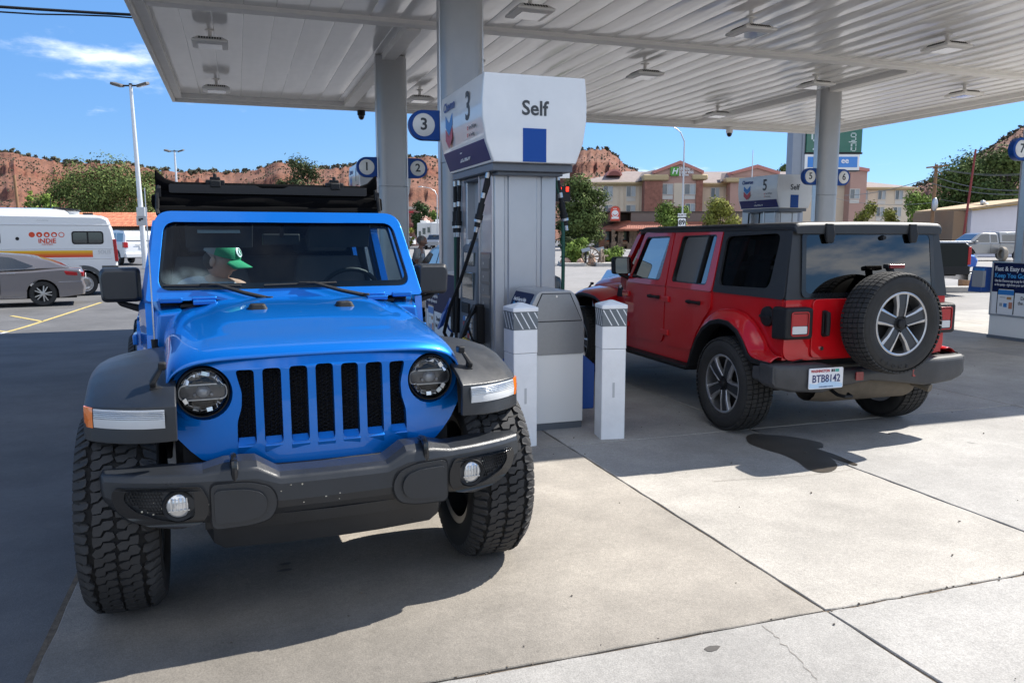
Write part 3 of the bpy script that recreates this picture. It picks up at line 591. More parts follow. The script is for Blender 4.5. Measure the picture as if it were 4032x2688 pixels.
    for sg in (1,-1):
        ks = [(0,0),(.25,.022),(.5,.03),(.75,.022),(.92,.006),(1.0,-.008)]
        mb = MB(); mb.loft([[(lerp(fi[i][0],fo[i][0],k),sg*lerp(.772,.905,k),lerp(fi[i][1],fo[i][1],k)+e) for i in range(len(fi))] for k,e in ks],caps=False,closed=False)
        f = B(mb,'rear_fender',FL,ang=60); q = f.modifiers.new('s','SOLIDIFY'); q.thickness = .012; q = f.modifiers.new('sb','SUBSURF'); q.levels = 1; q.render_levels = 1
        def inset(i, d):
            a = V(fo[max(0,i-1)]); b = V(fo[min(len(fo)-1,i+1)]); t = (b-a).normalized(); n = V((t[1],-t[0])); n = n if n[1] < 0 or (i < 2 and n[0] < 0) else -n
            return V(fo[i])+n*d
        mb = MB(); mb.loft([[(*((lambda p:(p[0],sg*y,p[1]))(inset(i,d))),) for i in range(len(fo))] for y,d in ((.907,.0),(.914,.006),(.914,.036),(.80,.042))],caps=False,closed=False); mb.build('fender_lip',BLACK,f,ang=40)
        mb = MB(); mb.loft([[(p[0],sg*.60,p[1]-.02) for p in fi],[(p[0],sg*.80,p[1]-.05) for p in fi]],caps=False,closed=False); B(mb,'rear_arch_liner',VOID)
    mb = MB(); mb.plate(rpoly([(-.775,.71),(.775,.71),(.765,1.182),(-.765,1.182)],[.09,.09,.02,.02]),[],lambda u,z,o:(-3.60-o,u,z),-.05,0,seg=.15); B(mb,'rear_panel',P,.02,seg=3)
    tg = rrect(-.565,.535,.725,1.178,.05)
    mb = MB(); mb.plate(tg,[],lambda u,z,o:(-3.605-o,u,z),-.02,.014); tgo = B(mb,'tailgate',P,.006)
    if kind == 'red':
        mb = MB(); mb.tube([(-3.62,.43,1.075),(-3.665,.43,1.07),(-3.668,.43,1.0),(-3.665,.43,.91),(-3.62,.43,.905)],.021,8); mb.box(-3.64,-3.615,.41,.45,.90,1.09); mb.build('tailgate_handle',BLACK,tgo,.005)
        mb = MB(); mb.lathe([(0,-3.632),(.016,-3.632),(.018,-3.62)],0,(0,.445,.80),14); mb.build('lock',CHROME,tgo)
        # tail lamps
        for sg in (1,-1):
            mb = MB(); mb.loft([[(-3.52,sg*(.70+a*.13),1.00+b*.125) for a,b in rrect(-1,1,-1,1,.2)],[(-3.65,sg*(.69+a*.125),1.0+b*.12) for a,b in rrect(-1,1,-1,1,.2)],[(-3.675,sg*(.69+a*.118),1.0+b*.112) for a,b in rrect(-1,1,-1,1,.2)]]); tl = B(mb,'tail_light',BLACK,.012)
            fx = lambda u,z,o:(-3.668-o,sg*(.69+u),1.0+z)
            mb = MB(); mb.plate(rrect(-.080,.080,-.092,.092,.025),[rrect(-.071,.071,-.082,.082,.018)],fx,-.01,.014); mb.build('lens_frame',REDL,tl,.004)
            mb = MB(); mb.plate(rrect(-.066,.066,-.015,.076,.01),[],fx,0,.008); mb.build('brake_lens',REDL,tl,.004)
            mb = MB(); mb.plate(rrect(-.066,.066,-.076,-.018,.01),[],fx,0,.008); mb.build('reverse_lens',WHITEL,tl,.004)
        # fuel cap
        mb = MB(); mb.lathe([(0,.80),(.04,.80),(.075,.795),(.080,.77)],1,(-3.40,0,1.035),28); mb.box(-3.47,-3.33,.80,.812,1.025,1.045); B(mb,'fuel_cap',BLACK,.003)
        # hard top: sides, roof, rear
        for sg in (1,-1):
            up = lambda x,z,o: (x, sg*(YB(z)+o), z)
            qs = [(-2.625,1.176),(-3.595,1.176),(-3.57,1.40),(-3.535,1.72),(-2.64,1.73)]; qw = rpoly([(-2.69,1.235),(-3.39,1.25),(-3.42,1.675),(-2.69,1.650)],.07)
            mb = MB(); mb.plate(rpoly(qs,[.01,.04,.02,.05,.01]),[qw],up,-.05,.012); h = B(mb,'hardtop_side',HARDTOP,.012)
            mb = MB(); n = len(qw); mb.add([up(x,z,-.008) for x,z in qw],[tuple(range(n))]); mb.build('quarter_window',TINT,h,fix=False)
        prof = [(.700,1.695),(.706,1.728),(.697,1.748),(.67,1.757),(.58,1.761),(.40,1.764),(.2,1.766),(0,1.767)]; prof = prof+[(-a,b) for a,b in prof[-2::-1]]
        st = [(-1.04,-.055,.95),(-1.07,-.028,.97),(-1.14,-.015,.985),(-1.5,-.012,1),(-2.6,-.006,1),(-3.3,.0,1),(-3.54,-.001,1),(-3.575,-.008,.995),(-3.592,-.03,.985)]
        mb = MB(); mb.loft([[(x,a*q,b+dd) for a,b in prof] for x,dd,q in st],closed=True); B(mb,'hardtop_roof',HARDTOP,.006,ang=50)
        for sg in (1,-1):
            mb = MB(); mb.tube([(-1.10,sg*.712,1.715),(-1.9,sg*.712,1.728),(-3.0,sg*.712,1.738)],.010,6); B(mb,'drip_rail',HARDTOP)
        rx = lambda z: -3.60+.055*(z-1.18)/.55
        fr = rpoly([(-.775,1.176),(.775,1.176),(.69,1.745),(-.69,1.745)],[.01,.01,.06,.06]); gw = rpoly([(-.615,1.215),(.615,1.215),(.60,1.672),(-.60,1.672)],.045)
        mb = MB(); mb.plate(fr,[gw],lambda u,z,o:(rx(z)-o,u,z),-.05,.006); B(mb,'hardtop_rear',HARDTOP,.012)
        gw2 = rpoly([(-.640,1.190),(.640,1.190),(.622,1.695),(-.622,1.695)],.045)
        mb = MB(); mb.plate(gw2,[],lambda u,z,o:(rx(z)-.012-o,u,z),0,.006); lg = B(mb,'lift_glass',LIFT,.002,fix=True)
        mb = MB(); mb.plate(gw2,[rpoly([(-.605,1.222),(.605,1.222),(.588,1.662),(-.588,1.662)],.04)],lambda u,z,o:(rx(z)-.019-o,u,z),0,.002); mb.build('glass_border',GLOSSB,lg)
        for sg in (1,-1):
            mb = MB(); mb.loft([[(-3.555,sg*.398+a*.05,1.745) for a in (-.7,.7)]+[(-3.60,sg*.398+a*.05,1.75) for a in (.7,-.7)],[(-3.58,sg*.398+a*.042,1.66) for a in (-1,1)]+[(-3.615,sg*.398+a*.042,1.66) for a in (1,-1)],[(-3.59,sg*.398+a*.03,1.60) for a in (-1,1)]+[(-3.612,sg*.398+a*.03,1.60) for a in (1,-1)]]); mb.build('glass_hinge',BLACK,lg,.008)
        mb = MB(); mb.lathe([(0,-3.60),(.016,-3.60),(.02,-3.575)],0,(0,-.12,1.64),12); mb.build('washer_nozzle',BLACK,lg)
        # spare, third brake lamp, rear bumper, plate
        mb = MB(); mb.box(-3.80,-3.60,-.13,.13,.84,1.07); B(mb,'spare_carrier',BLACK,.02)
        sp = wheel(root,'spare_wheel',-3.84,0,1.005+dz,r*.98,wd*.98,tk,1); sp.rotation_euler = (0,0,pi/2); sp.rotation_euler = (R(0),R(0),R(90)); sp.location.x = -3.845
        for k,ch in enumerate('STONE'):   # raised sidewall letters
            a = R(305-k*11); u = V((cos(a),0,sin(a))); n_ = V((0,1,0)); rt_ = u.cross(n_); q_ = M((rt_,u,n_)).transposed()
            lt = text(ch,.042,RUBBER,sp,u*(r*.80)+n_*(wd*.98*.521),q_.to_euler(),ext=.002,bold=.0012)
        mb = MB(); mb.tube([(-3.66,-.1,1.2),(-3.72,-.1,1.36),(-3.70,-.08,1.42)],.03,8); mb.box(-3.74,-3.68,-.20,-.04,1.405,1.44); lb = B(mb,'brake_lamp_bracket',BLACK,.008)
        mb = MB(); mb.box(-3.75,-3.735,-.19,-.05,1.408,1.437); mb.build('third_brake_lens',REDLD,lb,.003)
        ys2 = [0,.15,.30,.42,.50,.60,.78,.90,.925]
        def rb(y,sg):
            a = abs(y); xf = interp([0,.30,.5,.7,.9,.925],[-3.70,-3.70,-3.745,-3.745,-3.70,-3.66],a); zt = interp([0,.3,.45,.925],[.63,.63,.695,.70],a); zb = interp([0,.3,.5,.88,.925],[.535,.50,.475,.50,.55],a)
            return [(xf+.14,sg*a,zt),(xf+.02,sg*a,zt),(xf,sg*a,zt-.025),(xf-.004,sg*a,(zt+zb)/2),(xf+.01,sg*a,zb+.01),(xf+.03,sg*a,zb),(xf+.14,sg*a,zb)]
        mb = MB(); mb.loft([rb(y,-1) for y in ys2[:0:-1]]+[rb(y,1) for y in ys2])
        for sg in (1,-1): mb.loft([[(-3.69,sg*.925,.69),(-3.69,sg*.89,.695),(-3.69,sg*.89,.52),(-3.69,sg*.925,.56)],[(-3.42,sg*.915,.66),(-3.42,sg*.86,.66),(-3.42,sg*.86,.54),(-3.42,sg*.915,.56)]])
        bp = B(mb,'rear_bumper',mat('weathered bumper plastic',(.045,.045,.047),.6,var=.3,vscale=6,bump=.2,bscale=300),.010,ang=30)
        for y in (-.40,.15):
            mb = MB(); mb.plate(rrect(-.035,.035,-.033,.033,.008),[],lambda u,z,o:(-3.712-o,y+u,.583+z),0,.008); mb.build('reflector',REDLD,bp,.003)
        mb = MB(); mb.plate(rrect(.345,.655,.515,.672,.012),[],lambda u,z,o:(-3.757-o,u,z),-.004,.004); lp = B(mb,'licence_plate',mat('plate white',(.72,.74,.78),.35,var=.04,vscale=20),.002)
        mb = MB(); mb.prism([(.352,.522),(.648,.522),(.648,.56),(.59,.55),(.53,.575),(.48,.59),(.44,.565),(.39,.56),(.352,.545)],0,-3.7615,-3.7625); mb.build('plate_print',mat('plate mountain print',(.45,.62,.80),.4),lp)
        PB = mat('plate blue letters',(.01,.02,.12),.4); PR = mat('plate red letters',(.45,.02,.03),.4)
        rt = (R(90),0,R(-90))
        text('BTB8142',.080,PB,lp,(-3.7630,.500,.590),rt,sx=.86,bold=.0010,ext=.001); text('WASHINGTON',.029,PR,lp,(-3.7630,.555,.650),rt,sx=.85,bold=.0006,ext=.001); text('EVERGREEN STATE',.015,PB,lp,(-3.7630,.500,.530),rt,ext=.001)
        mb = MB(); mb.box(-3.7625,-3.7615,.425,.455,.640,.662); mb.build('tab_sticker',GLOSSB,lp); text('2',.024,WHITEL,lp,(-3.7635,.440,.651),rt,ext=.0005)
        mb = MB(); mb.box(-3.7625,-3.7615,.385,.420,.640,.662); mb.build('year_sticker',mat('teal sticker',(.05,.35,.30),.4),lp)
        mb = MB(); mb.tube([(-3.2,-.42,.50),(-3.45,-.46,.50),(-3.62,-.52,.47),(-3.72,-.55,.445)],.032,10); mb.lathe([(.16,-.55),(.17,-.5),(.17,.25),(.15,.42)],1,(-3.42,0,.50),14); B(mb,'muffler',mat('dusty muffler',(.12,.10,.075),.7,.3,var=.3,vscale=8))
        mb = MB(); mb.tube([(-3.55,.30,.47),(-3.66,.30,.435),(-3.72,.28,.43),(-3.72,.22,.43),(-3.66,.20,.435)],.014,8); B(mb,'recovery_hook',BLACK)
        mb = MB(); mb.lathe([(0,.79),(.022,.792),(.024,.785)],1,(-.83,0,1.12),16); B(mb,'badge',STEEL)
        mb = MB(); mb.plate(rpoly([(-.66,1.0),(-.82,1.0),(-.84,1.10),(-.70,1.12)],.01),[],lambda x,z,o:(x,.735+o,z),0,.012); B(mb,'side_vent',BLACK,.004)
    else:
        # folded soft top standing behind the header, rear curtain
        n = 24
        for k,(z0,z1,x0,x1,hw,sag) in enumerate(((1.715,1.785,-1.52,-2.15,.675,.003),(1.770,1.850,-1.55,-2.20,.70,.004),(1.842,1.880,-1.58,-2.16,.67,.002))):
            mb = MB(); mb.loft([[(x0-.004*sin(j*1.3+k),-hw+2*hw*j/n,z0+sag*sin(j*.9+k*2)),(x0+.006*sin(j*.7+k),-hw+2*hw*j/n,(z0+z1)/2),(x0-.02,-hw+2*hw*j/n,z1+sag*.6*sin(j*.6+k)),(x1,-hw+2*hw*j/n,z1),(x1,-hw+2*hw*j/n,z0)] for j in range(n+1)]); B(mb,'soft_top_fold',CLOTH,.012,ang=60)
        mb = MB(); rings = []
        for j in range(n+1):
            a = -1+2*j/n; lift = .075*max(0,(abs(a)-.86)/.14)**1.5; y = a*.675
            rings.append([(-1.60,y,1.872),(-1.585,y,1.905+lift*.5),(-1.60,y,1.930+lift),(-1.66,y,1.928+lift),(-1.72,y,1.880)])
        mb.loft(rings); B(mb,'soft_top_header',CLOTH,.01,ang=50)
        mb = MB(); mb.plate(rpoly([(-.60,1.862),(.60,1.862),(.60,1.915),(.10,1.915),(.07,1.900),(-.07,1.900),(-.10,1.915),(-.60,1.915)],.012),[],lambda u,z,o:(-1.577+o,u,z),-.02,.006); B(mb,'header_panel',mat('satin black panel',(.004,.004,.005),.5),.005)
        for y in (-.335,.395):
            mb = MB(); mb.box(-1.64,-1.58,y-.055,y+.055,1.915,1.945); mb.box(-1.63,-1.60,y-.03,y+.03,1.945,1.965); mb.tube([(-1.61,y,1.95),(-1.61,y,1.985)],.012,8); mb.box(-1.585,-1.56,y-.03,y+.03,1.90,1.94); B(mb,'header_latch',BLACK,.006)
        for sg in (1,-1):
            mb = MB(); mb.tube([(-1.56,sg*.655,1.90),(-1.54,sg*.665,1.85),(-1.53,sg*.67,1.76),(-1.50,sg*.665,1.73)],.012,6); mb.obox((-1.55,sg*.66,1.86),(.03,.03,.05)); B(mb,'folding_arm',BLACK)
            mb = MB(); up = lambda x,z,o: (x, sg*(YB(z)+o), z)
            mb.plate([(-2.62,1.176),(-3.58,1.176),(-3.50,1.70),(-2.62,1.73)],[],up,-.03,0); B(mb,'soft_top_side',CLOTH)
        mb = MB(); mb.box(-3.5,-2.1,-.68,.68,1.70,1.745); mb.loft([[(-3.50,-.68,1.72),(-3.50,.68,1.72),(-3.52,.68,1.72),(-3.52,-.68,1.72)],[(-3.58,-.74,1.17),(-3.58,.74,1.17),(-3.60,.74,1.17),(-3.60,-.74,1.17)]]); B(mb,'soft_top_rear',CLOTH,.03)
        mb = MB(); mb.obox((-1.10,-.345,1.628),(.004,.225,.03),(0,R(-62),0)); mb.v = [(a+.03,b,c) for a,b,c in mb.v]; B(mb,'visor_label',mat('visor label',(.55,.57,.58),.6))
        # antenna with its base
        mb = MB(); mb.tube([(-.52,-.652,1.03),(-.52,-.685,1.06),(-.52,-.685,1.10)],.016,8); an = B(mb,'antenna_base',BLACK); mb = MB(); mb.tube([(-.52,-.685,1.09),(-.52,-.689,1.83)],[.004,.0025],6); mb.build('antenna_mast',STEEL,an)
        mb = MB(); mb.tube([(.06,.70,.37),(.05,-.70,.40)],.02,8); mb.tube([(.20,-.5,.50),(.16,.52,.46)],.018,8); B(mb,'steering_rod',VOID)
        for sg in (1,-1):
            mb = MB(); mb.tube([(.02,sg*.48,.40),(.0,sg*.48,.9)],.05,10); B(mb,'spring',VOID)
    return root
blue = thing('off_road_car','bright blue off-road car with black fenders and folded black soft top, facing the viewer','car',(.308,3.756,0),R(-90+3.1))
jeep(blue, dict(paint=BLUE, flare=TRIM, dz=0, kind='blue', r=.44, w=.295, tread='at', track=.812, steer=R(-1.5)))
redc = thing('off_road_car','red hardtop off-road car seen from behind with spare wheel on its tailgate','car',(4.69,8.58,0),R(89.4))
jeep(redc, dict(paint=RED, flare=RED, dz=-.05, kind='red', r=.392, w=.245, tread='road', track=.80, front=True))
# ------------------------------------------------------------------ station materials
def ground_z(x, y):
    """the lot dips a little beyond the islands on the left side, level elsewhere"""
    return -.31*sstep(9,20,y)*(1-sstep(30,44,y))*(1-sstep(0.5,5.5,x-(y-14)*.10))
def concrete_mat(name, base, warm=1.0, stain=.22, worn=None):
    m = bpy.data.materials.new(name); m.use_nodes = True; nt = m.node_tree; N = nt.nodes; L = nt.links; b = N['Principled BSDF']; b.inputs['Roughness'].default_value = .82
    g = N.new('ShaderNodeNewGeometry'); pos = g.outputs['Position']
    def noise(sc_, det, rough=.6, dist=0.0):
        n = N.new('ShaderNodeTexNoise'); n.inputs['Scale'].default_value = sc_; n.inputs['Detail'].default_value = det; n.inputs['Roughness'].default_value = rough; n.inputs['Distortion'].default_value = dist; L.new(pos, n.inputs['Vector']); return n.outputs['Fac']
    def rng(src, a, b_, c, d):
        r = N.new('ShaderNodeMapRange'); r.inputs['From Min'].default_value = a; r.inputs['From Max'].default_value = b_; r.inputs['To Min'].default_value = c; r.inputs['To Max'].default_value = d; L.new(src, r.inputs['Value']); return r.outputs[0]
    def mul(a, b_):
        r = N.new('ShaderNodeMath'); r.operation = 'MULTIPLY'; L.new(a, r.inputs[0]); L.new(b_, r.inputs[1]); return r.outputs[0]
    f = mul(rng(noise(.7,6),.3,.7,1-stain,1+stain*.7), rng(noise(3.1,7,.7),.3,.7,.86,1.10))
    f = mul(f, rng(noise(38,5,.7),.3,.7,.90,1.10)); f = mul(f, rng(noise(170,3,.6),.36,.64,.80,1.16))
    # drips and gum spots
    v = N.new('ShaderNodeTexVoronoi'); v.inputs['Scale'].default_value = 2.6; v.inputs['Randomness'].default_value = 1; L.new(pos, v.inputs['Vector'])
    hs = N.new('ShaderNodeSeparateColor'); L.new(v.outputs['Color'], hs.inputs[0])
    dd = N.new('ShaderNodeMath'); dd.operation = 'ADD'; L.new(v.outputs['Distance'], dd.inputs[0])
    jit = rng(noise(26,3),.3,.7,-.03,.03); L.new(jit, dd.inputs[1])
    rad = rng(hs.outputs[0],.55,1.0,.0,.075)
    lt = N.new('ShaderNodeMath'); lt.operation = 'SUBTRACT'; L.new(rad, lt.inputs[0]); L.new(dd.outputs[0], lt.inputs[1])
    f = mul(f, rng(lt.outputs[0], -.012, .012, 1.0, .62))
    mx = N.new('ShaderNodeMix'); mx.data_type = 'RGBA'; mx.blend_type = 'MULTIPLY'; mx.inputs['Factor'].default_value = 1; mx.inputs['A'].default_value = (*base,1); L.new(f, mx.inputs['B'])
    if worn:   # an old oil-darkened patch with a ragged outline of its own
        sb = N.new('ShaderNodeVectorMath'); sb.operation = 'DISTANCE'; sb.inputs[1].default_value = (worn[0],worn[1],0); L.new(pos, sb.inputs[0])
        ad = N.new('ShaderNodeMath'); ad.operation = 'MULTIPLY_ADD'; L.new(noise(1.6,6,.7), ad.inputs[0]); ad.inputs[1].default_value = 1.8; L.new(sb.outputs['Value'], ad.inputs[2])
        mw = N.new('ShaderNodeMix'); mw.data_type = 'RGBA'; mw.blend_type = 'MULTIPLY'; mw.inputs['Factor'].default_value = 1; L.new(mx.outputs['Result'], mw.inputs['A']); L.new(rng(ad.outputs[0], worn[2], worn[2]+1.5, .62, 1.0), mw.inputs['B']); mx = mw
    L.new(mx.outputs['Result'], b.inputs['Base Color'])
    bp = N.new('ShaderNodeBump'); bp.inputs['Strength'].default_value = .55; bp.inputs['Distance'].default_value = .004; L.new(noise(120,4,.7), bp.inputs['Height']); L.new(bp.outputs[0], b.inputs['Normal'])
    return m
CONC = [concrete_mat('concrete light', (.335,.314,.282), stain=.26), concrete_mat('concrete tan', (.268,.243,.209), stain=.34, worn=(-.2,2.7,1.3)), concrete_mat('concrete grey', (.298,.287,.270), stain=.28)]
ASPH = concrete_mat('worn asphalt', (.105,.104,.105), stain=.30)
ASPHR = concrete_mat('pale road asphalt', (.215,.205,.195), stain=.15)
JOINT = mat('dirt filled joint', (.11,.085,.06), .95, var=.5, vscale=18, bump=.5, bscale=80)
KERB = mat('kerb concrete', (.40,.38,.35), .85, var=.15, vscale=5)
CAN = mat('canopy white enamel', (.84,.825,.80), .5, var=.05, vscale=4)
def soffit_mat():
    m = mat('soffit enamel', (.86,.845,.82), .16, var=.04, vscale=3, coat=0.3)
    nt = m.node_tree; N = nt.nodes; L = nt.links; b = N['Principled BSDF']; b.inputs['Specular IOR Level'].default_value = .8
    g = N.new('ShaderNodeNewGeometry'); mp = N.new('ShaderNodeMapping'); mp.inputs['Scale'].default_value = (3.2,.42,1); L.new(g.outputs['Position'], mp.inputs['Vector'])
    n = N.new('ShaderNodeTexNoise'); n.inputs['Scale'].default_value = 1.0; n.inputs['Detail'].default_value = 2; L.new(mp.outputs[0], n.inputs['Vector'])
    bp = N.new('ShaderNodeBump'); bp.inputs['Strength'].default_value = .45; bp.inputs['Distance'].default_value = .05; L.new(n.outputs['Fac'], bp.inputs['Height']); L.new(bp.outputs[0], b.inputs['Normal'])
    return m
SOFF = soffit_mat()
COLM = mat('silver column paint', (.39,.395,.405), .38, .25, var=.05, vscale=3, coat=.2)
PUMPW = mat('dispenser white', (.74,.75,.75), .28, coat=.5, var=.05, vscale=3)
PUMPS = mat('dispenser silver panel', (.45,.465,.49), .30, .35, var=.05, vscale=4, coat=.3)
PUMPG = mat('dispenser slate grey', (.125,.145,.175), .42, var=.1, vscale=6)
CBLUE = mat('sign blue', (.003,.062,.30), .45, spec=.3)
NAVY = mat('navy band', (.006,.016,.13), .4, spec=.2)
INK = mat('dark grey lettering', (.045,.05,.055), .5)
WHITE = mat('white print', (.78,.79,.80), .4)
SIGNW = mat('sign face white', (.78,.78,.76), .35, coat=.3)
REDM = mat('print red', (.50,.02,.03), .4)
LBLUE = mat('print light blue', (.02,.20,.55), .4)
DNAVY = mat('poster navy', (.006,.013,.065), .5, spec=.15)
# ------------------------------------------------------------------ ground
mb = MB()
def gxs(): return [-900,-400,-150,-80]+[-60+4*i for i in range(10)]+[-20+1.25*i for i in range(25)]+[12+4*i for i in range(20)]+[100,150,250,500,1200]
def gys(): return [-400,-120,-40,-15,0,4]+[8+1.25*i for i in range(34)]+[55,65,80,100,130,170,250,400,800,1500]
XS, YS = gxs(), gys()
mb.grid(lambda x,y:(x,y,ground_z(x,y)-.012), XS, YS); g = mb.build('ground', ASPH, fix=False); struct(g)
g.data.polygons.foreach_set('use_smooth',[True]*len(g.data.polygons))
# concrete forecourt: single slabs with open joints over a dirt bed
pad = bpy.data.objects.new('forecourt', None); COL.objects.link(pad); pad['kind'] = 'structure'
mb = MB(); mb.box(-.80,24,-6,13.2,-.030,-.006); mb.build('joint_fill', JOINT, pad)
cx = [-.775,2.335,4.005,6.95,9.9,12.9,16.0,20.0,24.0]; cy = [-6.0,-1.2,2.64,5.52,8.6,11.6,13.2]
rs = random.Random(3)
slabs = []
for i in range(len(cx)-1):
    for j in range(len(cy)-1):
        mb = MB(); gp = .0075; x0,x1,y0,y1 = cx[i]+gp,cx[i+1]-gp,cy[j]+gp,cy[j+1]-gp
        def edge(a, b, k=26):   # slightly ragged edge
            return [(lerp(a[0],b[0],t/k)+rs.uniform(-.005,.005), lerp(a[1],b[1],t/k)+rs.uniform(-.005,.005)) for t in range(k)]
        pl = edge((x0,y0),(x1,y0))+edge((x1,y0),(x1,y1))+edge((x1,y1),(x0,y1))+edge((x0,y1),(x0,y0))
        mb.prism(pl,2,-.028,.004+rs.uniform(-.002,.001))
        mi = 1 if (i==0 and j in (2,3)) else (2 if j <= 1 else (0 if i in (1,) else rs.choice([0,0,2])))
        mb.build('slab', CONC[mi], pad, bevel=.004, seg=1)
# fuel island strips of concrete left of the slabs run on as asphalt; oil stains lie on the slabs
OIL = mat('oil stain', (.055,.046,.036), .32, var=.35, vscale=5)
STAIN = mat('old dark stain', (.19,.18,.165), .75, var=.25, vscale=8)
def stain(name, cx_, cy_, rx, ry, m, seed, rot=0.0, z=.0065):
    r = random.Random(seed); ph = [r.uniform(0,6.28) for _ in range(5)]; pts = []
    for k in range(40):
        a = 2*pi*k/40; q = 1+.10*sin(2*a+ph[0])+.07*sin(3*a+ph[1])+.05*sin(5*a+ph[2])+.03*sin(9*a+ph[3]); u, v_ = rx*q*cos(a), ry*q*sin(a)
        pts.append((cx_+u*cos(rot)-v_*sin(rot), cy_+u*sin(rot)+v_*cos(rot), z))
    mb = MB(); mb.add(pts,[tuple(range(40))]); o = mb.build(name, m, pad, fix=False, smooth=False); return o
def stain_poly(name, pts, m, z):
    mb = MB(); mb.add([(x,y,z) for x,y in rpoly(pts,.06,3)],[tuple(range(len(rpoly(pts,.06,3))))]); return mb.build(name, m, pad, fix=False, smooth=False)
stain_poly('oil_stain',[(3.81,5.32),(3.94,5.38),(4.04,5.28),(4.14,5.21),(4.21,5.08),(4.26,4.94),(4.15,4.82),(4.1,4.84),(4.07,4.73),(4.0,4.53),(3.93,4.4),(3.82,4.31),(3.7,4.29),(3.66,4.39),(3.73,4.57),(3.75,4.78),(3.71,4.94),(3.7,5.13)],OIL,.0065)
stain_poly('oil_stain',[(4.09,4.84),(4.1,4.75),(4.11,4.63),(4.08,4.37),(4.04,4.36),(4.02,4.58)],OIL,.0072)
for k,(x,y,a,b) in enumerate(((.157,3.90,.030,.014),(.152,3.825,.032,.016),(1.69,2.52,.035,.018))): stain('drip_stain',x,y,a,b,mat('fresh drip',(.07,.065,.06),.5),20+k)
# hairline cracks
CRK = mat('crack', (.12,.10,.08), .95)
def crack(pts, wd=.0025):
    r = random.Random(int(pts[0][0]*99)); P_ = []
    for a, b in zip(pts[:-1], pts[1:]):
        for t in range(14): q = t/14; P_.append((lerp(a[0],b[0],q)+r.uniform(-.012,.012), lerp(a[1],b[1],q)+r.uniform(-.012,.012)))
    vs = []; 
    for p in P_: vs += [(p[0]-wd/2,p[1]-wd/2,.0066),(p[0]+wd/2,p[1]+wd/2,.0066)]
    mb = MB(); mb.add(vs,[(2*i,2*i+1,2*i+3,2*i+2) for i in range(len(P_)-1)]); mb.build('crack', CRK, pad, fix=False, smooth=False)
crack([(2.0,2.61),(1.93,2.2),(1.72,1.8),(1.75,1.4)]); crack([(2.9,4.38),(3.5,4.28),(4.0,4.3)],.003); crack([(.75,2.6),(.72,2.2),(.9,1.8)],.003)
# worn seam running from the forecourt edge to the viewer, and grit
mb = MB(); rs2 = random.Random(5)
for k in range(190):
    x = rs2.uniform(-1,9); y = 1.2+rs2.random()**1.3*8; s = rs2.uniform(.004,.011); mb.obox((x,y,.006+s*.3),(s,s*rs2.uniform(.5,1),s*.6),(rs2.random(),rs2.random(),rs2.random()*3))
for k in range(120):
    t = rs2.random(); x = lerp(-.5,12,t); mb.obox((x,2.64+rs2.uniform(-.02,.02),.004),(.008*rs2.uniform(.4,1),.008,.006),(0,0,rs2.random()*3))
mb.build('grit', mat('grit',(.13,.11,.09),.9,var=.4,vscale=40), pad, kind='stuff', smooth=False, fix=False)
# yellow bay lines on the asphalt
YEL = mat('worn yellow line', (.42,.33,.12), .8, var=.35, vscale=14); WHL = mat('worn white line', (.42,.42,.41), .8, var=.35, vscale=14)
def road_line(pts, wd, m, name='painted_line', parent=g):
    vs = []; fs = []
    for a, b in zip(pts[:-1], pts[1:]):
        a, b = V(a), V(b); n = int((b-a).length/.6)+1; d = (b-a).normalized(); q = V((-d.y,d.x))*wd/2; k = len(vs)
        for t in range(n+1):
            p = a.lerp(b,t/n); z = ground_z(p.x,p.y)-.006; vs += [(p.x-q.x,p.y-q.y,z),(p.x+q.x,p.y+q.y,z)]
        fs += [(k+2*t,k+2*t+1,k+2*t+3,k+2*t+2) for t in range(n)]
    mb = MB(); mb.add(vs,fs); return struct(mb.build(name, m, parent, fix=False, smooth=False))
road_line([(-4.6,15.4),(-4.45,18.3)],.10,WHL); road_line([(-4.45,18.3),(-3.85,26.0)],.10,YEL); road_line([(-4.30,20.6),(-5.3,22.3)],.10,YEL); road_line([(-4.45,18.3),(-6.6,21.4)],.10,YEL)

# ------------------------------------------------------------------ canopy
H = 4.6; X0, X1, Y0, Y1 = -1.12, 15.85, 6.33, 18.85; YM = 11.55
can = thing('canopy','white metal filling station canopy with striped reflective soffit on round silver columns','canopy',(0,0,0))
pw = .41; npan = int((X1-X0-.2)/pw)
def pan_mesh(ya, yb):
    mb = MB(); prof = [(0,.007),(.004,.0),(.010,-.002),(pw*.5,-.003),(pw-.010,-.002),(pw-.004,.0),(pw,.007)]
    mb.loft([[(x,y,z) for x,z in prof] for y in [lerp(ya,yb,t/6) for t in range(7)]],caps=False,closed=False); return mb
pa = pan_mesh(Y0+.12, YM-.09).build('soffit_panel', SOFF, can, ang=50, fix=False); pb = pan_mesh(YM+.09, Y1-.12).build('soffit_panel', SOFF, can, ang=50, fix=False)
for o in (pa,pb):
    bm = bmesh.new(); bm.from_mesh(o.data); bmesh.ops.reverse_faces(bm, faces=bm.faces); bm.to_mesh(o.data); bm.free()
    o.location = (X0+.10,0,H); o['first'] = 1
for k in range(1, npan+1):
    for o in (pa,pb): inst(o, can, (X0+.10+k*pw,0,H))
def bar(name, x0,x1,y0,y1,z0,z1,m=CAN): mb = MB(); mb.box(x0,x1,y0,y1,z0,z1); return mb.build(name, m, can, bevel=.008)
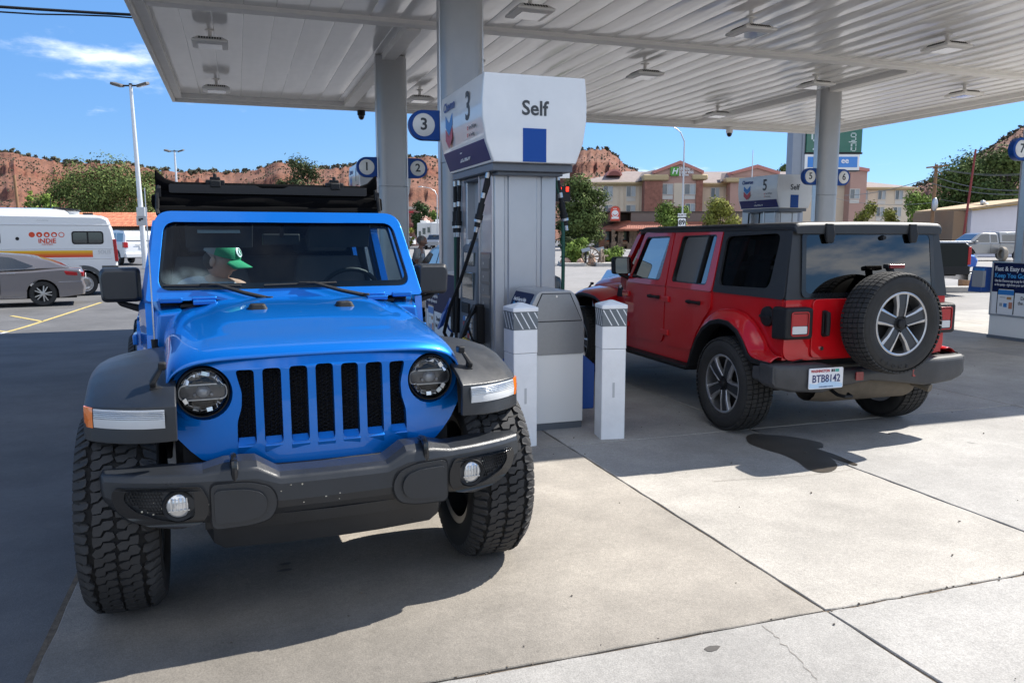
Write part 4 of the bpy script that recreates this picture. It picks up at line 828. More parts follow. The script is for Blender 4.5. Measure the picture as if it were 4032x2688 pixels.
for n_,a in (('fascia',(X0-.06,X0,Y0-.06,Y1+.06,H-.16,H+.95)),('fascia',(X1,X1+.06,Y0-.06,Y1+.06,H-.16,H+.95)),('fascia',(X0,X1,Y0-.06,Y0,H-.16,H+.95)),('fascia',(X0,X1,Y1,Y1+.06,H-.16,H+.95)),
    ('trim',(X0+.002,X0+.14,Y0,Y1,H-.09,H+.02)),('trim',(X1-.14,X1-.002,Y0,Y1,H-.09,H+.02)),('trim',(X0+.14,X1-.14,Y1-.14,Y1-.002,H-.09,H+.02)),('trim',(X0+.14,X1-.14,Y0+.002,Y0+.14,H-.09,H+.02)),
    ('centre_beam',(X0+.14,X1-.14,YM-.11,YM+.11,H-.065,H+.02)),('cross_beam',(2.40,2.62,YM+.11,Y1-.14,H-.10,H+.01)),('cross_beam',(11.45,11.67,YM+.11,Y1-.14,H-.10,H+.01)),('roof_deck',(X0,X1,Y0,Y1,H+.30,H+.36))): bar(n_, *a)
def column(x, y, label):
    c = thing('canopy_column', label, 'column', (x,y,0), 0, 'silver canopy columns')
    sec = rpoly([(-.255,-.16),(.255,-.16),(.255,.16),(-.255,.16)],.155,6); sec2 = [(a*.985,b*.975) for a,b in sec]
    mb = MB(); mb.loft([[(a,b,0) for a,b in sec2],[(a,b,2.44) for a,b in sec2]]); mb.build('lower_cladding', COLM, c, ang=40)
    mb = MB(); mb.loft([[(a,b,2.446) for a,b in sec],[(a,b,H-.02) for a,b in sec]]); mb.build('upper_cladding', COLM, c, ang=40)
    mb = MB(); mb.box(-.262,-.250,-.055,.055,.0,H-.03); mb.box(.250,.262,-.055,.055,0,H-.03); mb.build('cover_strip', STEEL, c)
    return c
column(2.52,9.2,'wide silver column behind the nearest pump, carrying the sign 3'); column(2.56,13.8,'silver column between the round signs 1 and 2')
column(11.58,13.8,'silver column between the round signs 5 and 6, rising behind the red car'); column(11.70,9.2,'silver column at the right edge above the poster box, carrying the sign 7')
def num_sign(n, x, y, z, side, label):
    t = thing('pump_number_sign', label, 'sign', (x,y,z), 0, 'round blue pump number signs'); r = .168
    pts = [(side*.19,-r),(side*.19,r)]+[(-side*(.0+r*sin(pi*k/20)) , r*cos(pi*k/20)) for k in range(21)]
    if side < 0: pts = pts[::-1]
    mb = MB(); mb.prism([(a,b) for a,b in pts],1,-.05,.05); mb.build('sign_box', CBLUE, t, bevel=.008)
    mb = MB(); mb.lathe([(0,-.060),(.118,-.060),(.128,-.054),(.130,-.045)],1,(0,0,0),36); mb.build('disc', SIGNW, t)
    text(n,.185,INK,t,(0,-.0615,.002),(R(90),0,0),bold=.004,ext=.001,name='numeral'); return t
num_sign('3',2.07,9.2,2.86,1,'round sign with number 3 on the nearest silver column'); num_sign('1',2.12,13.8,2.76,1,'round sign with number 1 left of the far column')
num_sign('2',2.995,13.8,2.76,-1,'round sign with number 2 right of the far column'); num_sign('5',11.17,13.8,2.82,1,'round sign with number 5 at the left side of the column above the red car')
num_sign('6',12.01,13.8,2.82,-1,'round sign with number 6 at the right side of the column above the red car'); num_sign('7',11.27,9.2,2.91,1,'round sign with number 7 cut by the right picture edge')
# canopy lights
def canopy_light(x, y, label):
    t = thing('canopy_light', label, 'light', (x,y,H), 0, 'square lights under the canopy')
    mb = MB(); mb.tube([(0,0,.01),(0,0,-.15)],.028,10); mb.box(-.06,.06,-.04,.04,-.012,0); mb.build('stem', CAN, t)
    mb = MB(); mb.loft([[(a*.17,b*.17,-.13) for a,b in ((-1,-1),(1,-1),(1,1),(-1,1))],[(a*.25,b*.25,-.19) for a,b in ((-1,-1),(1,-1),(1,1),(-1,1))],[(a*.25,b*.25,-.215) for a,b in ((-1,-1),(1,-1),(1,1),(-1,1))],[(a*.19,b*.19,-.235) for a,b in ((-1,-1),(1,-1),(1,1),(-1,1))]]); hs = mb.build('housing', CAN, t, bevel=.006)
    mb = MB(); mb.box(-.165,.165,-.165,.165,-.240,-.233); mb.build('lens', mat('light lens',(.62,.64,.66),.08,coat=1,spec=.8), t)
    mb = MB()
    for q in range(4):
        a = q*pi/2
        for k in range(9):
            o = (k-4)*.036; u, v_ = .212, o; mb.obox((u*cos(a)-v_*sin(a),u*sin(a)+v_*cos(a),-.158),(.05,.020,.004),(0,.62,a) )
    mb.build('vent_slot', VOID, hs, kind='stuff'); return t
lc = {-.25:'left edge column of lights',3.65:'second',6.95:'third',10.4:'fourth',13.9:'fifth'}
base_l = None
for (x,y,lb) in ((-.25,12.95,'square canopy light over the blue car, the larger of two at the left canopy edge'),(-.25,16.85,'square canopy light at the far left canopy corner'),(3.63,9.9,'largest square canopy light, above the number 3 pump near the top of the picture'),
    (3.65,12.95,'canopy light half hidden behind the nearest silver column'),(3.70,16.7,'canopy light right of the far left column above sign 2'),(6.9,12.95,'canopy light in the middle, right of the white pump header'),(6.85,9.8,'canopy light at top centre right with a blue reflection'),
    (6.95,16.7,'canopy light hidden behind the pump header'),(10.38,12.75,'canopy light touching the column between signs 5 and 6'),(10.2,9.65,'big canopy light in the top right part of the soffit'),(10.7,16.5,'small canopy light by the right camera dome'),
    (13.85,12.6,'canopy light near the right edge of the canopy'),(13.9,16.5,'farthest canopy light, just right of the 5 and 6 column'),(-.25,9.0,'canopy light outside the picture over the blue car')):
    if lb.endswith('hidden behind the pump header') or 'outside' in lb: continue
    if base_l is None: base_l = canopy_light(x,y,lb)
    else: dup(base_l,(x,y,H),0,lb)
for x,y,lb in ((2.80,18.78,'black camera dome hanging from the far canopy edge left of the far column'),(12.55,18.75,'camera dome hanging from the far canopy edge left of the price sign')):
    t = thing('camera_dome', lb, 'camera', (x,y,H-.16), 0, 'camera domes on the canopy edge')
    mb = MB(); mb.lathe([(0,0),(.09,0),(.09,-.10),(.075,-.11)],2,n=20); mb.build('mount', BLACK if x < 5 else CAN, t); mb = MB(); mb.ell((0,0,-.12),(.072,.072,.09)); mb.build('dome', GLOSSB, t)
# overhead cable from the canopy to the left
t = tag(MB().tube([V((-1.18,14.0,4.98)).lerp(V((-16,13.5,5.3)),k/20)+V((0,0,-.9*(k/20)*(1-k/20))) for k in range(21)],.022,6).build('overhead_cable', BLACK),'thick black twisted cable running from the canopy edge to the left','cable')
MB().tube([V((-1.18,14.0,4.93)).lerp(V((-16,13.5,5.27)),k/30)+V((0,.02*sin(k),-.98*(k/30)*(1-k/30)+.02*sin(k*1.3))) for k in range(31)],.012,6).build('cable_strand', BLACK, t)

# ------------------------------------------------------------------ fuel dispensers
def chevron_logo(par, o, ux, sc_):
    """two V bands, blue over red, on the plane through o spanned by ux and z"""
    def band(top, m, zt):
        w_, d, h = .5, .33, .42
        pts = [(-w_,zt),(0,zt-d),(w_,zt),(w_,zt-h),(0,zt-h-d),(-w_,zt-h)]
        n = V(ux).cross(V((0,0,1)))*-1
        mb = MB(); mb.plate(pts[::-1],[],lambda u,z,e: tuple(V(o)+V(ux)*u*sc_+V((0,0,z*sc_))+n*e),-.001,.0015); return mb.build('logo_band', m, par, smooth=False)
    band(0, LBLUE, .72); band(1, REDM, .22)
def dispenser(num, x, y, label, detail):
    """y is the front face of the cabinet; header runs back along +y"""
    t = thing('fuel_dispenser', label, 'fuel pump', (x,y,0), 0, 'white topped fuel dispensers')
    # base and cabinet
    mb = MB(); mb.box(-.30,.30,.02,1.30,0,.10); mb.build('base', PUMPG, t, bevel=.01)
    sec = [(-.29,.03),(-.285,.0),(-.20,-.012),(-.195,.006),(-.165,.006),(-.16,-.014),(.10,-.014),(.105,.006),(.145,.006),(.15,-.012),(.285,.0),(.29,.03),(.29,.42),(-.29,.42)]
    mb = MB(); mb.loft([[(a,b,.10) for a,b in sec],[(a,b,2.20) for a,b in sec]]); mb.build('front_cabinet', PUMPS, t, bevel=.004, ang=25)
    mb = MB(); mb.box(-.20,.20,.42,.92,.10,2.20); mb.build('recess_wall', PUMPS, t)
    mb = MB(); mb.box(-.28,.28,.92,1.26,.10,2.20); mb.build('rear_cabinet', PUMPS, t, bevel=.01)
    mb = MB(); mb.box(-.30,-.285,.030,.05,.10,2.2); mb.box(-.305,-.285,.40,.43,.10,2.2); mb.build('edge_trim', STEEL, t)
    # header
    hp = [(-.375,.0),(-.44,.17),(-.470,.36),(-.472,.50),(-.462,.64),(-.452,.72),(.452,.72),(.462,.64),(.472,.50),(.470,.36),(.44,.17),(.375,.0)]
    mb = MB(); y0, y1 = -.25, 1.19
    mb.loft([[(a*.985,y0,2.215+b*.99+.004) for a,b in hp],[(a,y0+.02,2.215+b) for a,b in hp],[(a,y1-.02,2.215+b) for a,b in hp],[(a*.985,y1,2.215+b*.99+.004) for a,b in hp]]); hd = mb.build('header', PUMPW, t, bevel=.006, ang=25)
    mb = MB(); mb.box(-.365,.365,y0+.06,y1-.06,2.150,2.214); mb.box(-.30,.30,y0+.12,.95,2.12,2.15); mb.build('header_base', PUMPG, t, bevel=.006)
    mb = MB(); mb.box(-.115,.095,y0-.004,y0+.002,2.224,2.50); mb.build('blue_panel', CBLUE, hd)
    text('Self',.165,INK,hd,(-.01,y0-.0025,2.66),(R(90),0,0),bold=.0035,ext=.001)
    for s in (-1,1):
        rz = R(-90)*1 if s < 0 else R(90); ux = V((0,-1,0)) if s < 0 else V((0,1,0)); xm = lambda z: interp([0,.17,.36,.50,.64,.72],[.375,.44,.470,.472,.462,.452],z-2.215)
        nb = MB(); 
        def sl(yy, z, e): return (s*(xm(z)+e), yy, z)
        nb.loft([[sl(yy,2.235,.003),sl(yy,2.30,.003),sl(yy,2.385,.003),sl(yy,2.405,.003),sl(yy,2.405,-.01),sl(yy,2.235,-.01)] for yy in (y0+.04,y1-.04)]); nb.build('navy_band', NAVY, hd)
        n_ = num if s < 0 else str(int(num)+1)
        L_ = lambda d: (y0+d) if s > 0 else (y0+d)
        xs_ = s*(.474+.002)
        rot = (R(90),0,R(-90) if s < 0 else R(90))
        text(n_,.34,INK,hd,(s*.474,y0+.43,2.715),rot,bold=.005,ext=.001,name='numeral')
        text('Chevron',.115,mat('logo navy',(.01,.04,.22),.4),hd,(s*.4735,y0+1.08 if s < 0 else y0+.30,2.815),(R(90),0,R(-90) if s < 0 else R(90)),bold=.003,shear=.15,ext=.001)
        chevron_logo(hd,(s*.4745,y0+1.08,2.560),(0,-1,0) if s < 0 else (0,1,0),.25)
        text('TECHRON',.095,WHITE,hd,(s*(xm(2.305)+.006),y0+.72,2.305),(R(90)+R(-18),0,R(-90) if s < 0 else R(90)),sx=.72,bold=.001,ext=.001); text('with',.036,WHITE,hd,(s*(xm(2.355)+.006),y0+.80,2.362),(R(90)+R(-14),0,R(-90) if s < 0 else R(90)),ext=.001)
        for k,(tx) in enumerate(('Turn Off Engine','No Smoking')):
            text(tx,.044,INK,hd,(s*.4740,y0+.40,2.535-k*.062),rot,align='LEFT',sx=.8,ext=.0005); mb = MB(); mb.lathe([(.011,-.001),(.017,-.001),(.017,.001),(.011,.001)],0,(s*.4745,y0+.43,2.535-k*.062),16,closed=True); mb.build('warning_ring', REDM, hd)
    if not detail: 
        for s,yy in ((-1,.55),(-1,.95),(1,.55),(1,.1)):
            mb = MB(); mb.tube([(s*.31,yy,2.13),(s*.32,yy,1.9),(s*.34,yy,1.2),(s*.33,yy,.7)],.018,6); mb.build('hose', BLACK, t)
        return t
    # pay terminal recessed in the left face
    k_ = MB(); k_.loft([[(-.19,.44,.55),(-.19,1.04,.55),(-.34,1.04,.55),(-.34,.44,.55)],[(-.19,.44,.80),(-.19,1.04,.80),(-.335,1.04,.80),(-.335,.44,.80)],[(-.19,.46,1.50),(-.19,1.02,1.50),(-.30,1.02,1.50),(-.30,.46,1.50)],[(-.19,.56,1.58),(-.19,.92,1.58),(-.25,.92,1.58),(-.25,.56,1.58)]]); kp = k_.build('pay_terminal', PUMPG, t, bevel=.03, seg=3)
    mb = MB(); mb.box(-.285,-.20,.10,.42,.60,1.46); mb.v = [(a-.012,b,c) for a,b,c in mb.v]; gp = mb.build('grade_panel', mat('grade panel',(.085,.09,.10),.35,coat=.4), t, bevel=.006)
    for i,z in enumerate((1.36,1.24,1.12,1.0)):
        mb = MB(); mb.box(-.3005,-.297,.13,.36,z-.045,z+.045); mb.build('instruction_panel', mat('instruction grey',(.16,.17,.18),.35), gp); text('o',.05,WHITE,gp,(-.302,.30,z),(R(90),0,R(-90)),ext=.0005,name='pictogram')
    mb = MB(); mb.box(-.318,-.298,.56,.90,1.32,1.45); mb.build('display', mat('lcd display',(.06,.075,.07),.1,coat=1), kp, bevel=.006)
    mb = MB(); mb.box(-.332,-.306,.54,.92,1.00,1.26); mb.build('display', mat('lcd display',(.06,.075,.07),.1,coat=1), kp, bevel=.006)
    mb = MB(); mb.box(-.345,-.32,.66,.92,.86,.96); mb.build('card_reader', BLACK, kp, bevel=.006)
    for i in range(4):
        for j in range(4): mb = MB(); mb.box(-.352,-.335,.54+i*.075,.600+i*.075,.63+j*.052,.674+j*.052); mb.build('key', (LBLUE,SIGNW,mat('key grey',(.35,.37,.38),.4),REDM)[(i*3+j)%4] if i > 0 else SIGNW, kp, bevel=.003)
    YB_ = mat('yellow grade button',(.70,.55,.06),.35)
    for i in range(4): mb = MB(); mb.ell((-.350,.52+i*.10,.575+.006*i),(.018,.042,.034)); mb.build('grade_button', YB_, kp)
    mb = MB(); mb.box(-.285,-.24,.84,.93,1.50,1.57); mb.build('terminal_label', SIGNW, kp, bevel=.008)
    # nozzles
    NZB = mat('blue nozzle guard',(.01,.06,.30),.4)
    for (yy,m_) in ((1.20,NZB),(.34,BLACK)):
        mb = MB(); mb.box(-.37,-.29,yy-.06,yy+.06,.62,.98); nz_ = mb.build('nozzle_boot', BLACK, t, bevel=.015)
        mb = MB(); mb.loft([[(-.36,yy-.03,.92),(-.36,yy+.03,.92),(-.30,yy+.03,.95),(-.30,yy-.03,.95)],[(-.46,yy-.045,.82),(-.46,yy+.045,.82),(-.38,yy+.045,.98),(-.38,yy-.045,.98)],[(-.52,yy-.03,.66),(-.52,yy+.03,.66),(-.46,yy+.03,.70),(-.46,yy-.03,.70)]]); mb.tube([(-.44,yy,.78),(-.40,yy,.66),(-.36,yy,.62)],.012,6); mb.build('nozzle', m_, nz_, bevel=.012, seg=3)
    GREEN = mat('green hose', (.004,.075,.05), .45); FIT = mat('hose fitting metal',(.45,.455,.46),.3,.9)
    def hose(top, pts, m, brk):
        h = MB(); h.tube([top,V(top)+V((0,0,-.10))]+[V(p) for p in pts],.0165,10); ho = h.build('hose', m, t)
        d = (V(pts[0])-V(top)).normalized(); 
        def ring(a, b, r, mm, nm): q = MB(); q.tube([V(top)+d*a,V(top)+d*b],r,14); q.build(nm, mm, ho)
        h = MB(); h.tube([V(top),V(top)+d*(brk-.02)],.020,10); h.build('whip_hose', BLACK, ho)
        ring(.0,.050,.022,FIT,'ferrule'); ring(brk-.12,brk-.075,.022,FIT,'ferrule'); ring(brk-.03,brk+.07,.029,BLACK,'breakaway'); ring(brk+.07,brk+.115,.036,BLACK,'breakaway'); ring(brk+.115,brk+.137,.037,FIT,'ferrule'); ring(brk+.137,brk+.18,.026,BLACK,'breakaway'); ring(brk+.18,brk+.225,.020,FIT,'ferrule')
    hose((-.335,.02,2.15),[(-.395,.05,1.85),(-.43,.12,1.60),(-.52,.30,1.20),(-.58,.45,.95),(-.60,.60,.70),(-.52,.72,.58),(-.47,.80,.66)],BLACK,.30)
    hose((-.315,1.05,2.15),[(-.325,1.05,1.85),(-.335,1.05,1.4),(-.35,1.05,.95),(-.37,1.03,.55),(-.36,.98,.45)],BLACK,.33)
    hose((-.315,1.22,2.15),[(-.315,1.22,1.85),(-.318,1.22,1.4),(-.325,1.2,.9),(-.34,1.15,.6)],GREEN,.33)
    hose((.335,.10,2.15),[(.375,.10,1.95),(.40,.10,1.75),(.405,.10,1.3),(.40,.10,.8),(.38,.12,.5)],GREEN,.28)
    return t
dispenser('3',2.42,6.70,'nearest fuel dispenser, white header marked Self and 3 on a silver cabinet',True)
dispenser('1',2.60,14.95,'far fuel dispenser whose pale header shows behind the column of signs 1 and 2',False)
dispenser('5',11.56,14.95,'far fuel dispenser with the header marked 5 and Self above the red car roof',False)

# waste and squeegee stand between the bollards
st_ = thing('waste_stand','grey and white waste stand with arched metal lid between two white bollards','bin',(2.445,6.03,0))
arch = [(-.255,.64),(.255,.64),(.255,.86),(.245,.93),(.205,1.06),(.165,1.135),(.125,1.16),(-.125,1.16),(-.165,1.135),(-.205,1.06),(-.245,.93),(-.255,.86)]
GREYM = mat('grey metallic panel', (.27,.275,.28), .38, .45, var=.05, vscale=40); LID = mat('lid rim grey', (.36,.365,.37), .35, .4)
mb = MB(); mb.prism(arch,1,.0,.55); up = mb.build('upper_housing', LID, st_, bevel=.006)
mb = MB(); mb.plate([(-.235,.64),(.245,.64),(.245,.905),(-.235,.905)],[],lambda u,z,o:(u,-o,z),0,.006); mb.build('lower_panel', GREYM, up, bevel=.002)
mb = MB(); mb.plate([(-.225,.914),(.225,.914),(.12,1.135),(-.12,1.135)],[],lambda u,z,o:(u,-o,z),0,.008); dr = mb.build('lid_door', GREYM, up, bevel=.003); mb = MB(); mb.plate([(-.233,.908),(.233,.908),(.126,1.141),(-.126,1.141)],[],lambda u,z,o:(u,-o,z),0,.003); mb.build('lid_gap', VOID, up); mb = MB(); mb.lathe([(0,-.014),(.010,-.014),(.012,-.006)],1,(0.0,0,1.115),14); mb.build('lock', CHROME, dr)
mb = MB(); mb.box(-.25,.25,.004,.55,.06,.638); mb.build('lower_housing', SIGNW, st_, bevel=.006)
mb = MB(); mb.box(-.245,.245,.012,.54,0,.06); mb.build('plinth', mat('slate plinth',(.10,.115,.135),.5), st_)
mb = MB(); mb.loft([[(-.2575,y,.90),(-.250,y,.94),(-.210,y,1.06),(-.172,y,1.135),(-.165,y,1.128),(-.24,y,.92)] for y in (.06,.50)]); po = mb.build('poster', DNAVY, st_)
mb = MB(); mb.loft([[(-.2585,y,.875),(-.2575,y,.91),(-.25,y,.95),(-.24,y,.94)] for y in (.06,.50)]); mb.build('poster_base', WHITE, st_)
tilt = (R(90)-R(27),0,R(-90)); text('Fast & Easy to Help',.045,WHITE,po,(-.208,.30,1.075),tilt,sx=.85,bold=.001,ext=.001); text('Keep You Going.',.045,mat('cyan print',(.05,.35,.75),.4),po,(-.222,.30,1.035),tilt,sx=.85,bold=.001,ext=.001)
mb = MB(); mb.box(-.262,-.255,.10,.32,.915,1.02); mb.v = [(a+(c-.9)*.35,b,c) for a,b,c in mb.v]; mb.build('phone_picture', WHITE, po)
mb = MB(); mb.box(-.26,-.20,.10,.45,.67,.84); mb.build('waste_opening', VOID, st_)
mb = MB(); mb.prism([(.40,.16),(.14,.16),(.12,.55),(.24,.62),(.40,.52)],0,.26,.40); mb.v = [(a,b,c) for a,b,c in mb.v]; squ = tag(MB().prism([(.26,.14),(.39,.14),(.395,.52),(.30,.60),(.26,.62)],1,.08,.36).build('water_bucket', mat('blue bucket',(.006,.06,.27),.4), None, bevel=.01),'blue squeegee bucket hung on the right side of the waste stand','bucket'); squ.location = (2.445,6.03,0)
s2 = squ.copy(); COL.objects.link(s2); s2.location = (2.445-.265*2+.005+.265-.265,6.03,0); s2['label'] = 'blue squeegee bucket hung on the left side of the waste stand behind the blue car'; s2.location.x = 2.445; s2.scale.x = -1
# bollards
def bollard(x, y, rz, label):
    t = thing('bollard', label, 'bollard', (x,y,0), rz, 'square white bollards by the pump'); h = .098
    sq = lambda e,z: [(a*e,b*e,z) for a,b in rrect(-1,1,-1,1,.1,2)]
    wht = mat('scuffed bollard white',(.80,.81,.82),.45,var=.08,vscale=5,bump=.15,bscale=30)
    mb = MB(); mb.loft([sq(h,0),sq(h,.725)]); mb.loft([sq(h+.002,.728),sq(h+.001,1.045),sq(h+.001,1.05)]); mb.build('sleeve', wht, t, bevel=.003)
    mb = MB(); mb.loft([sq(h+.007,1.042),sq(h+.007,1.070),sq(h*.9,1.078),sq(.012,1.105)]); mb.build('cap', wht, t, bevel=.003)
    mb = MB(); mb.loft([sq(h+.0035,.905),sq(h+.0035,1.041)]); bd = mb.build('grey_band', mat('grey band film',(.13,.15,.165),.45,var=.1,vscale=12), t)
    for f in range(4):
        q = M.Rotation(f*pi/2,3,'Z')
        for k in range(4):
            a0 = -.10+k*.055
            def cl(p): return p
            pts = [(a0,1.036),(a0+.009,1.036),(a0+.082,.912),(a0+.073,.912)]
            if pts[2][0] > .097: s_ = (.096-a0-.009)/.073; pts = [(a0,1.036),(a0+.009,1.036),(.096,1.036-.124*max(0,min(1,s_))),(.096,1.036-.124*max(0,min(1,s_))-.014)]
            if a0 < -.097: pts = [(-.096,1.03)]+pts[1:]
            mb = MB(); mb.plate(pts[::-1],[],lambda u,z,o: tuple(q@V((u,-(h+.0035+o),z))),0,.001); mb.build('stripe', wht, bd, smooth=False)
    mb = MB(); mb.obox((.0,-h-.0005,.40),(.018,.003,.12)); mb.build('worn_patch', mat('worn patch',(.50,.51,.52),.7), t)
    return t
bollard(2.015,5.685,R(4),'white square bollard with diagonally striped grey band, beside the black fender'); bollard(2.775,5.685,R(-9),'white square bollard with short broken stripes, standing before the red car')

# poster boxes round the near columns
def poster_box(x, y, label, w2, full):
    t = thing('poster_box', label, 'poster box', (x,y,0), R(-90), 'poster boxes round the column bases')
    mb = MB(); mb.box(-w2,w2,-.02,.70,.05,1.20); mb.build('body', SIGNW, t, bevel=.01); mb = MB(); mb.box(-w2-.01,w2+.01,-.03,.71,0,.055); mb.build('plinth', PUMPG, t)
    mb = MB(); mb.plate([(-w2-.004,.37),(w2+.004,.37),(w2+.004,1.215),(-w2-.004,1.215)],[[(-w2+.022,.392),(w2-.022,.392),(w2-.022,1.192),(-w2+.022,1.192)]],lambda u,z,o:(u,-.02-o,z),0,.016); mb.build('poster_frame', STEEL, t, bevel=.003)
    mb = MB(); mb.plate([(-w2+.022,.74),(w2-.022,.74),(w2-.022,1.192),(-w2+.022,1.192)],[],lambda u,z,o:(u,-.02-o,z),0,.006); po = mb.build('poster', DNAVY, t)
    mb = MB(); mb.plate([(-w2+.022,.392),(w2-.022,.392),(w2-.022,.74),(-w2+.022,.74)],[],lambda u,z,o:(u,-.02-o,z),0,.006); po2 = mb.build('poster', WHITE, t)
    rt = (R(90),0,0); CY = mat('cyan print',(.05,.35,.75),.4)
    text('Fast & Easy to Help',.098,WHITE,po,(-w2+.05,-.0275,1.100),rt,align='LEFT',sx=.93,bold=.002,ext=.001); text('Keep You Going.',.098,CY,po,(-w2+.05,-.0275,.995),rt,align='LEFT',sx=.93,bold=.002,ext=.001)
    text('Use the Chevron app to pay for fuel',.055,WHITE,po,(-w2+.06,-.0275,.915),rt,align='LEFT',sx=.66,bold=.0006,ext=.001); text('at the pump - right from your car!',.055,WHITE,po,(-w2+.06,-.0275,.855),rt,align='LEFT',sx=.66,bold=.0006,ext=.001)
    text('Download',.075,INK,po2,(-w2+.52,-.0275,.66),rt,align='LEFT',sx=.85,bold=.001,ext=.001); text('the App',.075,INK,po2,(-w2+.48,-.0275,.585),rt,align='LEFT',sx=.85,bold=.001,ext=.001)
    mb = MB(); mb.plate(rrect(-w2+.12,-w2+.42,.398,.80,.03),[],lambda u,z,o:(u,-.026-o,z),0,.003); ph = mb.build('phone_picture', GLOSSB, po2)
    mb = MB(); mb.plate(rrect(-w2+.135,-w2+.405,.398,.785,.02),[],lambda u,z,o:(u,-.0292-o,z),0,.001); mb.build('phone_screen', WHITE, po2); mb = MB(); mb.plate([(-w2+.135,.70),(-w2+.405,.70),(-w2+.405,.775),(-w2+.135,.775)],[],lambda u,z,o:(u,-.0304-o,z),0,.001); mb.build('screen_bar', LBLUE, po2)
    for (a,b,c,d,m_) in ((.29,.37,.63,.67,mat('food print',(.45,.25,.10),.5)),(.17,.22,.52,.57,mat('grey print',(.3,.32,.35),.5)),(.24,.30,.51,.57,LBLUE),(.33,.39,.49,.59,mat('food print b',(.50,.20,.12),.5)),(.17,.27,.655,.665,mat('grey print',(.3,.32,.35),.5))):
        mb = MB(); mb.plate([(-w2+a,c),(-w2+b,c),(-w2+b,d),(-w2+a,d)],[],lambda u,z,o:(u,-.0304-o,z),0,.001); mb.build('screen_picture', m_, po2)
    return t
poster_box(11.30,8.72,'poster box reading Fast & Easy at the right picture edge',.77,True); poster_box(2.17,8.72,'poster box partly hidden by the blue car mirror, ending in o Help',.77,False)
pd = thing('leaflet_holder','clear leaflet holder on the left side of the right poster box','holder',(11.20,9.66,.80)); mb = MB(); mb.box(-.03,.03,-.10,.10,0,.26); mb.build('pocket', mat('frosted plastic',(.35,.36,.38),.2,coat=.6), pd, bevel=.004); mb = MB(); mb.box(-.015,.02,-.08,.08,.03,.30); mb.build('leaflet', LBLUE, pd)
bk = tag(MB().loft([[(11.34,9.55,.72),(11.34,9.85,.72),(11.34,9.85,1.12),(11.34,9.55,1.12)],[(11.16,9.58,.72),(11.16,9.82,.72),(11.24,9.82,1.12),(11.24,9.58,1.12)]]).build('water_bucket', mat('blue bucket',(.006,.06,.27),.4), None, bevel=.01),'blue water bucket behind the leaflet holder at the right edge','bucket')
# ------------------------------------------------------------------ surroundings, each at its real distance
CP, SP = cos(R(7.5)), sin(R(7.5)); FWD = V((sin(R(18.9)), cos(R(18.9)), 0)); RGT = V((cos(R(18.9)), -sin(R(18.9)), 0)); ROT = -R(18.9)
def at(px, py, d):
    """point at forward distance d seen at sheet position (px, py) of a 2352 x 1568 print of the view"""
    u = 784-py; fh = 1830*CP+u*SP; q = FWD*d+RGT*((px-1176)/fh*d); return V((q.x, q.y, 1.6+d*(u*CP-1830*SP)/fh))
def hz(py, d): return at(1176, py, d).z
class Site:
    """a frame facing the viewer: x to the right, y away, z up; scaled by its distance"""
    def __init__(s, px, d): s.px = px; s.d = d; p = at(px, 543, d); s.o = (p.x, p.y, 0); s.k = d/1846
    def x(s, px): return (px-s.px)*s.k
    def z(s, py): return hz(py, s.d)
# --- road and kerbs
mb = MB(); mb.grid(lambda x,y:(x,y,-.004), [7+2*i for i in range(60)], [13.2+2*i for i in range(46)]); rd = struct(mb.build('road', ASPHR, None, fix=False))
mb = MB(); mb.add([(24,-6,-.004),(120,-6,-.004),(120,13.2,-.004),(24,13.2,-.004)],[(0,1,2,3)]); struct(mb.build('road', ASPHR, None, fix=False))
